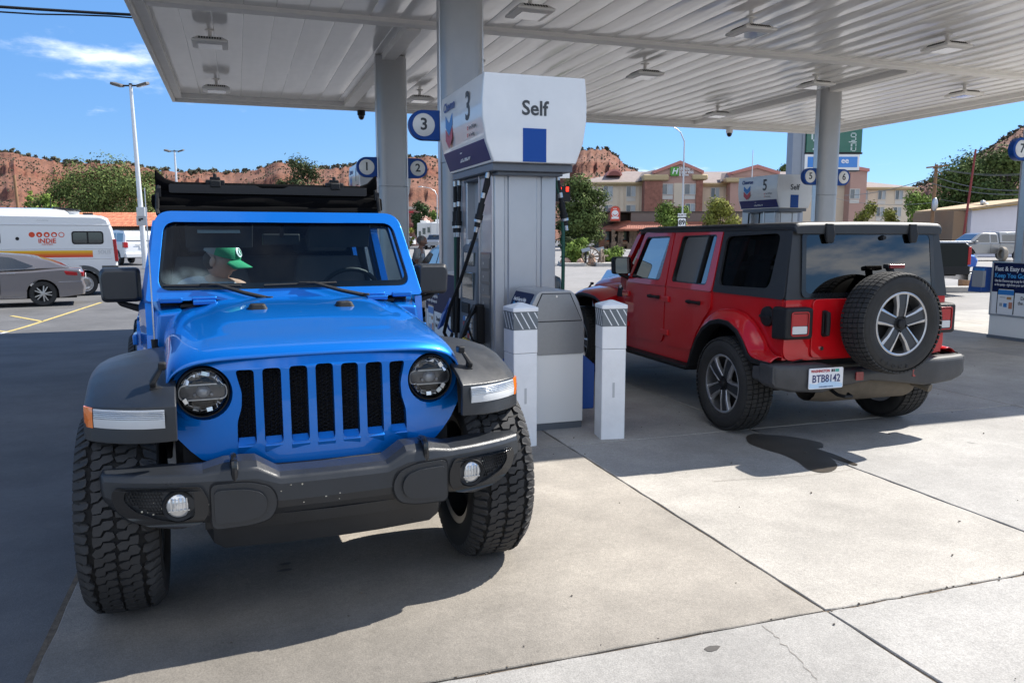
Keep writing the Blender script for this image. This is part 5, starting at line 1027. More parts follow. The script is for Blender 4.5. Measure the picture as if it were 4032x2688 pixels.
# --- red mesa hills
SKY = [(-900,330),(-500,322),(-200,342),(0,352),(60,359),(130,370),(190,377),(250,381),(300,379),(330,385),(370,395),(420,400),(470,399),(520,396),(560,397),(600,391),(635,381),(660,379),(690,384),(715,391),(760,390),(800,385),(840,377),(880,373),(940,367),(1000,366),(1060,378),(1150,396),(1250,400),(1300,378),(1335,352),(1385,348),(1405,358),(1432,384),(1470,404),(1600,425),(1760,432),(1900,434),(2000,438),(2075,440),(2110,432),(2180,402),(2230,368),(2270,341),(2300,320),(2330,301),(2352,284),(2450,240),(2600,225),(3000,235),(3600,260)]
HILLC = mat('hill', (.36,.13,.06), .95)
def hill_mat():
    m = HILLC; nt = m.node_tree; N = nt.nodes; L = nt.links; b = N['Principled BSDF']
    g = N.new('ShaderNodeNewGeometry'); sp = N.new('ShaderNodeSeparateXYZ'); L.new(g.outputs['Normal'], sp.inputs[0])
    mp = N.new('ShaderNodeMapping'); mp.inputs['Scale'].default_value = (.012,.012,.22); L.new(g.outputs['Position'], mp.inputs['Vector'])
    n = N.new('ShaderNodeTexNoise'); n.inputs['Scale'].default_value = 1.0; n.inputs['Detail'].default_value = 8; n.inputs['Roughness'].default_value = .72; L.new(mp.outputs[0], n.inputs['Vector'])
    cr = N.new('ShaderNodeValToRGB'); e = cr.color_ramp.elements; e[0].position = .30; e[0].color = (.070,.020,.013,1); e[1].position = .72; e[1].color = (.205,.088,.048,1); k = e.new(.5); k.color = (.138,.036,.018,1); L.new(n.outputs['Fac'], cr.inputs[0])
    n2 = N.new('ShaderNodeTexNoise'); n2.inputs['Scale'].default_value = .35; n2.inputs['Detail'].default_value = 6; n2.inputs['Roughness'].default_value = .75; L.new(g.outputs['Position'], n2.inputs['Vector'])
    r = N.new('ShaderNodeMapRange'); r.inputs['From Min'].default_value = .35; r.inputs['From Max'].default_value = .65; r.inputs['To Min'].default_value = .60; r.inputs['To Max'].default_value = 1.3; L.new(n2.outputs['Fac'], r.inputs['Value'])
    mx = N.new('ShaderNodeMix'); mx.data_type = 'RGBA'; mx.blend_type = 'MULTIPLY'; mx.inputs['Factor'].default_value = 1; L.new(cr.outputs[0], mx.inputs['A']); L.new(r.outputs[0], mx.inputs['B'])
    # pale talus on gentle ground
    sl = N.new('ShaderNodeMapRange'); sl.inputs['From Min'].default_value = .55; sl.inputs['From Max'].default_value = .92; L.new(sp.outputs['Z'], sl.inputs['Value'])
    m2 = N.new('ShaderNodeMix'); m2.data_type = 'RGBA'; L.new(sl.outputs[0], m2.inputs['Factor']); L.new(mx.outputs['Result'], m2.inputs['A'])
    t = N.new('ShaderNodeMix'); t.data_type = 'RGBA'; t.blend_type = 'MULTIPLY'; t.inputs['Factor'].default_value = 1; t.inputs['A'].default_value = (.160,.066,.037,1); L.new(r.outputs[0], t.inputs['B']); L.new(t.outputs['Result'], m2.inputs['B'])
    L.new(m2.outputs['Result'], b.inputs['Base Color'])
    bp = N.new('ShaderNodeBump'); bp.inputs['Strength'].default_value = 1; bp.inputs['Distance'].default_value = .7; L.new(n2.outputs['Fac'], bp.inputs['Height']); L.new(bp.outputs[0], b.inputs['Normal'])
hill_mat()
NP_, NR_ = 760, 74
prof_t = [0,.10,.30,.42,.455,.50,.60,.66,.685,.74,.86,.90,1.0]; prof_h = [0,.05,.26,.37,.50,.53,.62,.665,.80,.845,.90,.985,1.0]
prof_b = [0,.04,.22,.34,.40,.44,.56,.62,.68,.74,.88,.94,1.0]
def hill_pt(i, j):
    px = lerp(-900,3400,i/NP_); t = j/(NR_-14); d0, d1 = 300, 560
    d1 = 560 if px < 1200 else lerp(560,430,sstep(1900,2200,px)); d0 = d1-260
    top = interp([p[0] for p in SKY],[p[1] for p in SKY],px)
    a = px/60.0
    wob = .060*NZ.noise(V((a*.5,0.3,0)))+.022*NZ.noise(V((a*2.1,2.3,0)))+.012*NZ.noise(V((a*9,5,0)))
    back = max(0,t-1)
    tt = max(0,min(1,t+wob*(1 if .05 < t < .97 else 0)*sstep(0,.2,t)*(1-sstep(.9,1,t))))
    w_ = sstep(-.2,.3,NZ.noise(V((a*.35,9,0)))); h = lerp(interp(prof_t,prof_b,tt),interp(prof_t,prof_h,tt),.35+.65*w_)
    d = lerp(d0,d1,t) if t <= 1 else d1+back*260
    crest = at(px,top,d1).z+1.5*NZ.noise(V((a*6,1,3)))
    rough = (1.1*NZ.noise(V((a*2.2,t*14,4)))+.8*NZ.noise(V((a*6,t*30,7))))*sstep(.02,.2,t)*(1-sstep(.93,1.0,t))
    z = -1+(crest+1)*h+rough-back*back*60-(back*12)
    p = at(px,543,d); return (p.x,p.y,z)
mb = MB(); pts_h = [[hill_pt(i,j) for j in range(NR_)] for i in range(NP_+1)]; mb.loft(pts_h,caps=False,closed=False); hl = struct(mb.build('hills', HILLC, None, fix=False, ang=70))
# scrub on the slopes and juniper along the rim
LEAFD = mat('juniper green', (.060,.062,.037), .9, var=.35, vscale=.4)
def clump(mb, c, s, r, n=7):
    for k in range(n):
        a, b = r.uniform(0,6.283), r.uniform(-.5,1.0); p = V(c)+V((cos(a)*s*.6*r.random(), sin(a)*s*.6*r.random(), s*.45*(b+.4))); q = s*r.uniform(.35,.65)
        u = V((r.uniform(-1,1),r.uniform(-1,1),r.uniform(-.4,1))).normalized(); v_ = u.orthogonal().normalized(); w2 = u.cross(v_)
        mb.add([p+v_*q,p-v_*q*.5+w2*q*.8,p-v_*q*.5-w2*q*.8,p+u*q*.7],[(0,1,2),(0,3,1),(1,3,2),(2,3,0)])
mb = MB(); r_ = random.Random(11)
for k in range(15000):
    i = r_.random()*NP_; j = (r_.random()**.8)*(NR_-15); px = lerp(-900,3400,i/NP_)
    if px < -250 or px > 2500: continue
    if NZ.noise(V((i*.05,j*.09,1))) < -.30+.25*r_.random()-(.0 if px < 700 else .15): continue
    p = pts_h[int(i)][int(j)]; q = pts_h[int(i)][int(j)+1]
    if (q[2]-p[2]) > 4.5: continue
    clump(mb, p, r_.uniform(.5,1.3), r_, 4)
for k in range(1500):
    i = int(r_.random()*NP_); px = lerp(-900,3400,i/NP_)
    if px < -250 or px > 2500 or NZ.noise(V((i*.11,3,1))) < -.25: continue
    j = NR_-14-int(r_.random()**2*7); p = pts_h[i][j]; clump(mb, (p[0],p[1],p[2]+.5), r_.uniform(1.3,3.0), r_, 7)
sb = mb.build('hillside_scrub', LEAFD, None, smooth=False, fix=False, kind='stuff'); sb['label'] = 'dark juniper and scrub dotted over the red hills and along their rim'; sb['category'] = 'scrub'
# --- trees
BARK = mat('bark', (.085,.065,.05), .95, var=.3, vscale=4)
def leafmats(tag_, c): return [mat('leaf '+tag_+str(k), tuple(x*f for x in c), .85, spec=.12) for k,f in enumerate((.62,1.0,1.35))]
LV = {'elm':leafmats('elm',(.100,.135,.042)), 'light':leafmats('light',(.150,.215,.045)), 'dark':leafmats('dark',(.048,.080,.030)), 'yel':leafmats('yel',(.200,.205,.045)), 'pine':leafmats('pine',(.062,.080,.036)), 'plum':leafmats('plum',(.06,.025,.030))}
def tree(label, px, d, w_, top, base=0.0, kind='elm', n=2600, leaf=.30, trunk=.22, low=.25, seed=1, lobes=13, cat='tree', name='tree', squash=1.0, group=None, shape='round'):
    p = at(px,543,d); r = random.Random(seed); ht = top-base; t = thing(name,label,cat,(p.x,p.y,base),r.random()*6,group)
    cz = ht*(low+1)/2; rz = ht*(1-low)/2; rx = w_/2; L_ = []
    for k in range(lobes):
        a = 2*pi*k/lobes*1.618*2; q = (k+.5)/lobes
        if shape == 'cone': zz = cz+rz*(2*q-1)*.9; rad = rx*(1-q)**.7*r.uniform(.35,.75)
        else: zz = cz+rz*(1-2*((k*.618)%1))*.78; rad = rx*.62*sqrt(max(0.05,1-((zz-cz)/rz)**2))*r.uniform(.55,1.15)
        sz = (rx*r.uniform(.34,.52))*(1 if shape != 'cone' else (1.15-q*.8)); L_.append((V((rad*cos(a),rad*sin(a)*squash,zz)),sz))
    mb = MB(); mb.tube([(0,0,-.1),(.05*w_*.1,0,ht*low*.6),(0,.02*w_,cz)],[trunk,trunk*.8,trunk*.35],8)
    for c,s in L_:
        z0 = min(cz,max(ht*low*.45,c.z-s*1.6)); mb.tube([(0,0,z0*.8),(c.x*.45,c.y*.45,lerp(z0,c.z,.45)),tuple(c)],[trunk*.40,trunk*.25,.02],5)
    mb.build('trunk', BARK, t)
    mb = MB(); mi = 0
    for c,s in L_:
        k_ = max(30,int(2.0*n*s*s/sum(q*q for _,q in L_)))
        tone = r.choice((0,1,1,2))
        for k in range(k_):
            u = V((r.gauss(0,1),r.gauss(0,1),r.gauss(0,1))).normalized(); rad = s*(.40+.80*r.random()**.8)*(1+.55*NZ.noise(u*2.6+c)); q = c+V((u.x*rad,u.y*rad,u.z*rad*.82))
            if q.z < ht*low*.55: continue
            nrm = (u+V((r.uniform(-.8,.8),r.uniform(-.8,.8),r.uniform(-.3,.9)))).normalized(); a = nrm.orthogonal().normalized(); a = (M.Rotation(r.random()*6.3,3,nrm)@a); b = nrm.cross(a); z = leaf*r.uniform(.5,1.1)
            m_ = max(0,min(2,tone+r.choice((-1,0,0,0,1))))
            mb.add([q-a*z*.6,q-b*z*.34+a*z*.05,q+a*z*.6,q+b*z*.34-a*z*.05],[(0,1,2,3)],m_)
    mb.build('crown', LV[kind], t, smooth=False, fix=False); return t
tree('broad dark green elm behind the camper van, left of the light pole',225,104,12.4,hz(384,104),-.2,'elm',8500,.30,.30,.22,1,18)
tree('leafy elm right of the light pole, rising behind the blue car',330,102,7.6,hz(392,102),-.2,'elm',4200,.30,.25,.22,2,12)
tree('low spreading elm at the left of the broad elm',140,106,7.0,hz(418,106),-.2,'elm',2600,.30,.2,.2,31,9)
tree('young bright poplar beside the wooden pole at the far left',75,80,2.6,hz(428,80),0,'light',1000,.26,.1,.1,3,9,shape='cone')
tree('small green tree between the wooden pole and the elm',110,84,2.6,hz(440,84),0,'light',800,.26,.1,.1,4,8)
tree('open crowned pine standing above the folded soft top',705,92,5.0,hz(362,92),0,'pine',2400,.30,.2,.30,5,12)
tree('low pine at the left foot of the open crowned pine',650,92,3.2,hz(410,92),0,'pine',900,.30,.15,.25,6,8)
tree('grey green willow behind the trailer, left of the small street lamp',967,118,3.4,hz(462,118),0,'dark',1500,.36,.2,.10,7,10)
tree('bright yellow green tree between the willow and the column',998,122,3.0,hz(482,122),0,'light',900,.36,.15,.1,8,8)
tree('yellow bush at the right side of the far left column',940,110,1.6,hz(520,110),0,'yel',300,.30,.08,.05,9,6)
tree('tall dense green tree between the dispenser and the restaurant',1342,94,5.6,hz(404,94),0,'elm',5200,.34,.3,.06,10,20)
tree('dark tree at the foot of the tall dense tree',1318,98,5.0,hz(470,98),0,'dark',2200,.34,.2,.02,11,12)
tree('light green round tree before the restaurant by the route sign',1545,84,4.0,hz(470,84),.2,'light',2200,.28,.12,.18,12,11)
tree('yellow green tree left of the header marked 5',1652,80,3.9,hz(458,80),.2,'yel',2000,.28,.12,.15,13,11)
tree('plum red small tree before the hotel window',1530,112,3.0,hz(470,112),0,'plum',500,.36,.1,.3,14,6)
tree('yellowish sapling before the hotel, right of the 5 and 6 column',1990,86,2.6,hz(463,86),0,'yel',1100,.27,.1,.2,15,9)
tree('pale yellow shrub tree before the hotel corner',2050,84,2.8,hz(480,84),0,'yel',900,.27,.1,.15,16,8)
tree('bright green tree at the hotel corner left of the utility pole',2108,80,3.4,hz(440,80),0,'light',2200,.28,.15,.08,17,11)
tree('huge dark green tree behind the utility pole and the red pole',2225,86,9.0,hz(356,86),0,'elm',8500,.34,.4,.10,18,24)
tree('tall sunlit tree top right behind the white building',2300,80,6.4,hz(345,80),0,'elm',4600,.34,.35,.2,19,15)
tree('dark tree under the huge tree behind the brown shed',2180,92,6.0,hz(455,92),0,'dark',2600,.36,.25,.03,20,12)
tree('green tree beyond the hotel roof left of the price sign',1800,150,3.4,hz(372,150),0,'elm',700,.45,.2,.5,21,7)
def bush(label, px, d, w_, top, kind, seed, n=2200): return tree(label,px,d,w_,top,.05,kind,n,.13,.05,.03,seed,14,'bush','bush')
bush('tall round green bush left of the wagon wheel',1327,45,1.35,hz(549,45),'light',22,2600); bush('low wide green bush right of the wagon wheel',1408,45,1.35,hz(574,45),'light',23,2200)
bush('brownish juniper behind the tall round bush',1306,47,.95,hz(543,47),'pine',24,900)
# --- hotel
S = Site(1700,125); ho = thing('hotel','three storey beige and pink hotel with brown roofs behind the restaurant','hotel',S.o,ROT)
BEI = mat('beige stucco',(.62,.52,.40),.9,var=.06,vscale=.6); PNK = mat('pink brown stucco',(.44,.27,.22),.9,var=.06,vscale=.6); ROSE = mat('rose gable trim',(.52,.22,.18),.8); ROOF = mat('brown shingle roof',(.22,.18,.165),.9,var=.18,vscale=1.5,bump=.4,bscale=6)
BRK = mat('red brown brick',(.28,.12,.085),.9,var=.35,vscale=2.2); CORN = mat('tan cornice',(.50,.38,.21),.8); WFR = mat('window frame light',(.55,.52,.47),.6); PANE = mat('window pane',(.10,.115,.125),.06,spec=.8); CURT = mat('curtain behind glass',(.30,.33,.35),.3,coat=.8)
def hb(name, px0,px1,py0,py1,y0,y1,m,bev=0): mb = MB(); mb.box(S.x(px0),S.x(px1),y0,y1,S.z(py1),S.z(py0)); return mb.build(name,m,ho,bevel=bev)
def hwin(px0,px1,py0,py1,y,grille=True,wall=None):
    x0,x1,z0,z1 = S.x(px0),S.x(px1),S.z(py1),S.z(py0)
    mb = MB(); mb.plate([(x0-.1,z0-.1),(x1+.1,z0-.1),(x1+.1,z1+.1),(x0-.1,z1+.1)],[[(x0,z0),((x0+x1)/2-.04,z0),((x0+x1)/2-.04,z1),(x0,z1)],[((x0+x1)/2+.04,z0),(x1,z0),(x1,z1),((x0+x1)/2+.04,z1)]],lambda u,z,o:(u,y-o,z),0,.10); w_ = mb.build('window',WFR,ho)
    for a,b,m in ((x0,(x0+x1)/2-.04,PANE),((x0+x1)/2+.04,x1,CURT)): mb = MB(); mb.box(a,b,y-.03,y-.02,z0,z1); mb.build('pane',m,w_)
    if grille:
        mb = MB(); mb.box(x0-.05,x1+.05,y-.07,y,z0-.75,z0-.2); g_ = mb.build('ac_grille',WFR,w_)
hb('wall',1325,1474,421,560,0,14,BEI); hb('wall',1590,1680,421,560,0,14,BEI); hb('wall',1760,1940,421,560,0,14,BEI); hb('wall',1968,2096,432,560,1,14,BEI)
hb('wall',1497,1600,405,560,-2.4,2,PNK); hb('brick_pier',1472,1512,417,560,-2.6,.5,BRK); hb('brick_pier',1587,1602,417,560,-2.6,.5,BRK); hb('wall',1664,1772,405,560,-2.4,2,PNK); hb('wall',1934,1971,392,560,-2.0,2,PNK)
hb('cornice',1468,1525,404,418,-2.9,.6,CORN,.2); hb('cornice',1577,1612,404,416,-2.9,.6,CORN,.2); hb('cornice',1652,1702,411,422,-2.9,.6,CORN,.2); hb('eave_band',1325,1474,419,427,-.25,0,CORN); hb('eave_band',1602,1668,421,429,-.25,0,CORN); hb('eave_band',1970,2098,430,436,.75,1.0,CORN)
hb('accent_panel',1538,1559,423,475,-2.46,-2.40,BEI)
def gable(pxl,pxa,pxr,pyb,pya,y):
    pts = [(S.x(pxl),S.z(pyb)),(S.x(pxr),S.z(pyb)),(S.x(pxr),S.z(pyb)+.5),(S.x(pxa),S.z(pya)),(S.x(pxl),S.z(pyb)+.5)]
    mb = MB(); mb.plate(pts,[],lambda u,z,o:(u,y-o,z),-4,0); gw = mb.build('gable',PNK,ho)
    mb = MB(); q = .45
    mb.plate([(pts[4][0]-.2,pts[4][1]-.3),(pts[3][0],pts[3][1]-.35),(pts[2][0]+.2,pts[2][1]-.3),(pts[2][0]+.2,pts[2][1]+.15),(pts[3][0],pts[3][1]+.18),(pts[4][0]-.2,pts[4][1]+.15)],[],lambda u,z,o:(u,y-o,z),-4.2,.25); mb.build('gable_coping',ROSE,gw)
gable(1495,1550,1600,405,375,-2.45); gable(1669,1721.6,1769,407,384,-2.45); gable(1920,1936,1971,400,386,-2.05)
def roof(px0,px1,pye,pyr,ye,yr,hip0=0,hip1=0):
    a = [(S.x(px0),ye,S.z(pye)),(S.x(px1),ye,S.z(pye)),(S.x(px1)-hip1,yr,S.z(pyr)),(S.x(px0)+hip0,yr,S.z(pyr))]; b = [(S.x(px0),2*yr-ye,S.z(pye)),(S.x(px1),2*yr-ye,S.z(pye))]
    mb = MB(); mb.add(a+b,[(0,1,2,3),(3,2,5,4),(0,3,4),(1,5,2),(1,0,4,5)]); mb.build('roof',ROOF,ho,smooth=False)
    mb = MB(); mb.box(S.x(px0)-.1,S.x(px1)+.1,ye-.08,ye+.1,S.z(pye)-.25,S.z(pye)+.02); mb.build('gutter',CORN,ho)
roof(1318,1480,419,385,-.6,7,9,0); roof(1478,1960,421,386,-.5,7); roof(1962,2106,430,406,.4,7.5,0,7.5)
mb = MB(); mb.add([(S.x(1455),-1.2,S.z(418)),(S.x(1500),-2.9,S.z(412)),(S.x(1500),-.5,S.z(390)),(S.x(1476),2,S.z(395)),(S.x(1500),2,S.z(418))],[(0,1,2,3),(0,3,4,1),(1,4,2),(2,4,3)]); mb.build('roof',ROOF,ho,smooth=False)
mb = MB(); mb.add([(S.x(1645),-1.2,S.z(419)),(S.x(1672),-2.9,S.z(413)),(S.x(1676),-.5,S.z(396)),(S.x(1660),2,S.z(396)),(S.x(1676),2,S.z(419))],[(0,1,2,3),(0,3,4,1),(1,4,2),(2,4,3)]); mb.build('roof',ROOF,ho,smooth=False)
mb = MB(); rr_ = [(S.x(1412)+ (S.x(1429)-S.x(1393))/2*cos(pi*k/14), S.z(401)+.95*sin(pi*k/14)) for k in range(15)]; mb.prism(rr_,1,1.6,5.5); dm = mb.build('arched_dormer',ROSE,ho); mb = MB(); mb.prism([(S.x(1412)+(a-S.x(1412))*.75,S.z(401)+(b-S.z(401))*.7) for a,b in rr_],1,1.5,1.6); mb.build('louvre',mat('louvre rose',(.22,.08,.07),.9),dm)
mb = MB(); mb.add([(S.x(1987),9,S.z(418)),(S.x(2040),9,S.z(418)),(S.x(1999),9,S.z(404)),(S.x(1987),15,S.z(418)),(S.x(2040),15,S.z(418)),(S.x(1999),15,S.z(404))],[(0,1,2),(3,5,4),(0,2,5,3),(1,4,5,2)]); mb.build('rear_gable',ROSE,ho,smooth=False)
for a,b,c,d_ in ((1385,1405,428,451),(1437.6,1457,428,451),(1388,1405,472,492),(1437.6,1457,472,492),(1630,1648,432,453),(1630,1648,474,494),(1780,1798,432,453),(1830,1848,432,453)): hwin(a,b,c,d_,0)
for a,b,c,d_ in ((1511,1535,426,448),(1562,1585,426,448),(1511,1535,470,490),(1566,1585,470,490),(1690,1712,430,452),(1935,1955,437,457)): hwin(a,b,c,d_,-2.4 if a < 1900 else -2.0)
for a in (1977,2018,2057.7): hwin(a,a+16.5,437,457,1.0); hwin(a-2,a+14.5,476,496,1.0)
for px in (1419,1431.5,1466,1658,1974): mb = MB(); mb.box(S.x(px)-.06,S.x(px)+.06,-.12 if px < 1900 else .9,0 if px < 1900 else 1,0,S.z(424)); mb.build('downpipe',BEI,ho)
HG = mat('hotel sign green',(.08,.30,.035),.4)
mb = MB(); mb.box(S.x(1528.7),S.x(1546.8),-2.75,-2.46,S.z(407),S.z(387)); sg_ = mb.build('sign_panel',HG,ho)
text('H',1.15,WHITE,sg_,(S.x(1537.7),-2.76,S.z(397)),(R(90),0,0),bold=.03,shear=.25,ext=.01); 
for tx,py,sz in (('Holiday Inn',390.5,.62),('Express',397.8,.78),('& Suites',404.5,.5)): text(tx,sz,WHITE,sg_,(S.x(1548),-2.56,S.z(py)),(R(90),0,0),align='LEFT',bold=.012,ext=.02,sx=.9)
# --- restaurant with stone pillars
S = Site(1480,105); re_ = thing('restaurant','low brown restaurant with stone pillars, rust awning roof and a red arched sign','restaurant',S.o,ROT)
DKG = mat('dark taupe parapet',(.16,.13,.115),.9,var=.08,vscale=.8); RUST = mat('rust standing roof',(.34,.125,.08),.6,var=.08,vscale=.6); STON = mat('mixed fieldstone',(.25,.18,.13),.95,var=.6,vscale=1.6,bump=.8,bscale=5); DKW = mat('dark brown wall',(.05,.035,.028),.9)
def rb_(name, px0,px1,py0,py1,y0,y1,m,bev=0,par=None): mb = MB(); mb.box(S.x(px0),S.x(px1),y0,y1,S.z(py1),S.z(py0)); return mb.build(name,m,par or re_,bevel=bev)
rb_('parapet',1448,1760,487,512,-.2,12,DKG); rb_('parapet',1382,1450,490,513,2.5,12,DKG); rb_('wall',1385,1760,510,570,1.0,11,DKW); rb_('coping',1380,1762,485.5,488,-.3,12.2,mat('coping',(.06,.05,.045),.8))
ribs = []
def slope(pts): mb = MB(); mb.add(pts+[(p[0],p[1]+.1,p[2]-.25) for p in pts],[(0,1,2,3),(7,6,5,4),(0,4,5,1),(1,5,6,2),(2,6,7,3),(3,7,4,0)]); return mb.build('awning_roof',RUST,re_,smooth=False)
slope([(S.x(1346),2.2,S.z(527)),(S.x(1432),-2.2,S.z(526)),(S.x(1449),.2,S.z(506)),(S.x(1381),2.6,S.z(512))]); slope([(S.x(1430),-2.2,S.z(526)),(S.x(1680),-2.2,S.z(524)),(S.x(1680),.2,S.z(506)),(S.x(1448),.2,S.z(506))])
mb = MB()
for k in range(60): x0 = lerp(S.x(1435),S.x(1678),k/60); mb.tube([(x0,-2.15,S.z(525.6)+.03),(x0+.15,.15,S.z(506)+.02)],.02,4)
mb.build('awning_seam',RUST,re_,kind='stuff')
for px,w_ in ((1385,7),(1406,7),(1421,8),(1450,15),(1500,9),(1540,12),(1580,9),(1630,12)):
    x = S.x(px); hw = w_/2*S.k; rs_ = random.Random(int(px))
    pl = MB(); pl.box(x-hw*.8,x+hw*.8,-.9,-.2,0,S.z(528)); po = pl.build('stone_pillar',STON,re_)
    mb = MB(); z = 0
    while z < S.z(529):
        h = rs_.uniform(.16,.34); xx = x-hw*.95
        while xx < x+hw*.9: w2 = rs_.uniform(.22,.45); mb.obox((xx+w2/2,-.93,z+h/2),(w2*.92,.16,h*.9),(0,0,rs_.uniform(-.1,.1))); xx += w2
        z += h
    mb.build('fieldstone',STON,po,bevel=.03,kind='stuff')
    mb = MB(); mb.box(x-hw*1.5,x+hw*1.5,-1.15,-.1,0,S.z(558)); mb.build('pillar_base',STON,po,bevel=.05)
WLIT = mat('bright window view',(.42,.43,.42),.15,coat=.5)  # pale pane colour stands in for the lit view through the window
for a,b in ((1390,1402),(1426,1442),(1458,1494),(1505,1533),(1547,1575)):
    f = rb_('window',a,b,531,563,.90,.99,mat('window dark frame',(.03,.022,.018),.6)); rb_('pane',a+.8,b-.8,532.5,551,.86,.90,PANE,par=f); rb_('lower_pane',a+.8,b-.8,556.5,561,.86,.90,WLIT,par=f); rb_('red_bench_back',a+.6,b-.6,552,556,.82,.88,mat('red orange seat backs',(.42,.09,.03),.6),par=f)
text('open',1.0,mat('orange neon',(.5,.12,.03),.4),re_,(S.x(1472),.84,S.z(540)),(R(90),0,0),bold=.01,ext=.01); rb_('entrance_door',1410,1417,532,569,.75,.98,mat('dark door',(.015,.012,.010),.3))
for k,(a,b) in enumerate(((1386,1396),(1426,1438))):
    bn = thing('bench', ('wooden bench left of the restaurant door','wooden bench right of the restaurant door')[k],'bench',tuple(V(S.o)+RGT*S.x((a+b)/2)-FWD*1.8),ROT,'benches before the restaurant'); w2 = (b-a)*S.k/2; WD = mat('weathered wood',(.19,.12,.075),.9,var=.2,vscale=4)
    for nm,bx in (('seat',(-w2,w2,-.25,.25,.42,.48)),('backrest',(-w2,w2,.2,.26,.55,.95)),('leg',(-w2+.05,-w2+.13,-.22,.25,0,.42)),('leg',(w2-.13,w2-.05,-.22,.25,0,.42))): mb = MB(); mb.box(*bx); mb.build(nm,WD,bn)
S2 = S; ar = [(S.x(1400),S.z(507)),(S.x(1420),S.z(507)),(S.x(1420),S.z(484))]+[(S.x(1410)+(S.x(1420)-S.x(1410))*cos(pi*k/12),S.z(484)+(S.z(475)-S.z(484))*sin(pi*k/12)) for k in range(1,12)]+[(S.x(1400),S.z(484))]
mb = MB(); mb.prism([(S.x(1411)+(a-S.x(1410))*1.12,S.z(490)+(b-S.z(490))*1.12) for a,b in ar],1,-.7,2.6); so = mb.build('sign_housing',mat('sign housing rust',(.30,.13,.09),.7),re_)
SR = mat('restaurant sign red',(.62,.065,.035),.4); mb = MB(); mb.prism(ar,1,-.85,-.7); mb.build('sign_face',SR,so)
mb = MB(); mb.lathe([(0,-.88),(.30,-.88),(.30,-.85)],1,(S.x(1410),0,S.z(489)),18); mb.lathe([(.32,-.87),(.44,-.87),(.44,-.85),(.32,-.85)],1,(S.x(1410),0,S.z(491)),20,closed=True); mb.box(S.x(1406),S.x(1408.5),-.88,-.85,S.z(481),S.z(479)); mb.box(S.x(1410.5),S.x(1413),-.88,-.85,S.z(481),S.z(479)); mb.box(S.x(1402),S.x(1418.5),-.88,-.85,S.z(503),S.z(498.5)); mb.build('sign_emblem',WHITE,so,kind='stuff')
sh_ = tag(MB().box(S.x(1372)+0,S.x(1384),-2.2,-1.2,0,S.z(549)).build('crate_planter',mat('rust planter',(.16,.07,.045),.9),None),'rust brown box planter at the left end of the restaurant','planter'); sh_.location = S.o; sh_.rotation_euler = (0,0,ROT)
wl = tag(MB().box(S.x(1612),S.x(1740),-6,-5.7,0,S.z(502)).build('low_wall',mat('tan block wall',(.36,.25,.17),.9,var=.1,vscale=2),None),'tan block wall under the header marked 5','wall'); wl.location = S.o; wl.rotation_euler = (0,0,ROT)
# --- planter island with wagon wheel and rocks
S = Site(1360,44); ROCK = mat('pink sandstone',(.46,.30,.22),.9,var=.25,vscale=3,bump=.6,bscale=9)
def isl(px0,px1,y0,y1,h,label): 
    o = tag(MB().box(S.x(px0),S.x(px1),y0,y1,-.05,h).build('planter_kerb',KERB,None,bevel=.03),label,'kerb'); o.location = S.o; o.rotation_euler = (0,0,ROT)
isl(1289,1344,-.9,3,.17,'pale concrete kerb under the tall round bush'); isl(1366,1420,-1.1,2.5,.19,'pale concrete kerb under the low wide bush')
def rock(px, d, sx, sy, sz, seed, label):
    r = random.Random(seed); p = at(px,543,d); mb = MB(); nu,nv = 7,10
    rings = []
    for i in range(nu+1):
        th = pi*i/nu; rings.append([(sx*sin(th)*cos(2*pi*j/nv)*(1+.28*NZ.noise(V((seed+cos(2*pi*j/nv),sin(2*pi*j/nv),th*1.3)))), sy*sin(th)*sin(2*pi*j/nv), -sz*cos(th)*(1+.2*NZ.noise(V((seed,th,j*.5))))+sz*.6) for j in range(nv)])
    mb.loft(rings,caps=False); o = tag(mb.build('rock',ROCK,None,ang=25),label,'rock','sandstone rocks in the planters'); o.location = (p.x,p.y,.02); o.rotation_euler = (0,0,r.random()*6)
rock(1299,44.5,.40,.3,.26,1,'flat pink rock at the left end of the planter kerb'); rock(1334,44.0,.22,.2,.24,2,'small pale rock left of the wagon wheel'); rock(1381,44.6,.20,.2,.30,3,'upright pale rock right behind the wagon wheel'); rock(1417,44.2,.24,.2,.24,4,'rounded pale rock at the right end of the planter'); rock(1360,44.6,.26,.2,.40,5,'brown stump like rock inside the wagon wheel')
p = at(1358,543,43.6); ww = thing('wagon_wheel','old wooden wagon wheel leaning among the bushes','wheel',(p.x,p.y,.02),ROT); WW = mat('grey old wood',(.17,.13,.10),.9,var=.3,vscale=9)
def wheel_at(cx_, cz_, rad, yaw, tiltx):
    q = Euler((tiltx,0,yaw)).to_matrix()
    def T(x,z,y=0): return q@V((x,y,z))+V((cx_,0,cz_))
    mb = MB(); mb.tube([T(rad*cos(2*pi*k/28),rad*sin(2*pi*k/28)) for k in range(28)],.045,6,closed=True); mb.build('rim',WW,ww)
    mb = MB(); mb.tube([T(0,0,-.12),T(0,0,.12)],.09,10); mb.build('hub',WW,ww)
    for k in range(12): a = 2*pi*k/12; mb = MB(); mb.tube([T(.07*cos(a),.07*sin(a)),T(rad*cos(a),rad*sin(a))],.024,5); mb.build('spoke',WW,ww)
wheel_at(0,.50,.50,.25,-.35); mb = MB(); mb.tube([(.05,.1,.5),(1.0,.6,.52)],.05,8); mb.build('axle',WW,ww); wheel_at(.62,.46,.42,1.25,-.1)
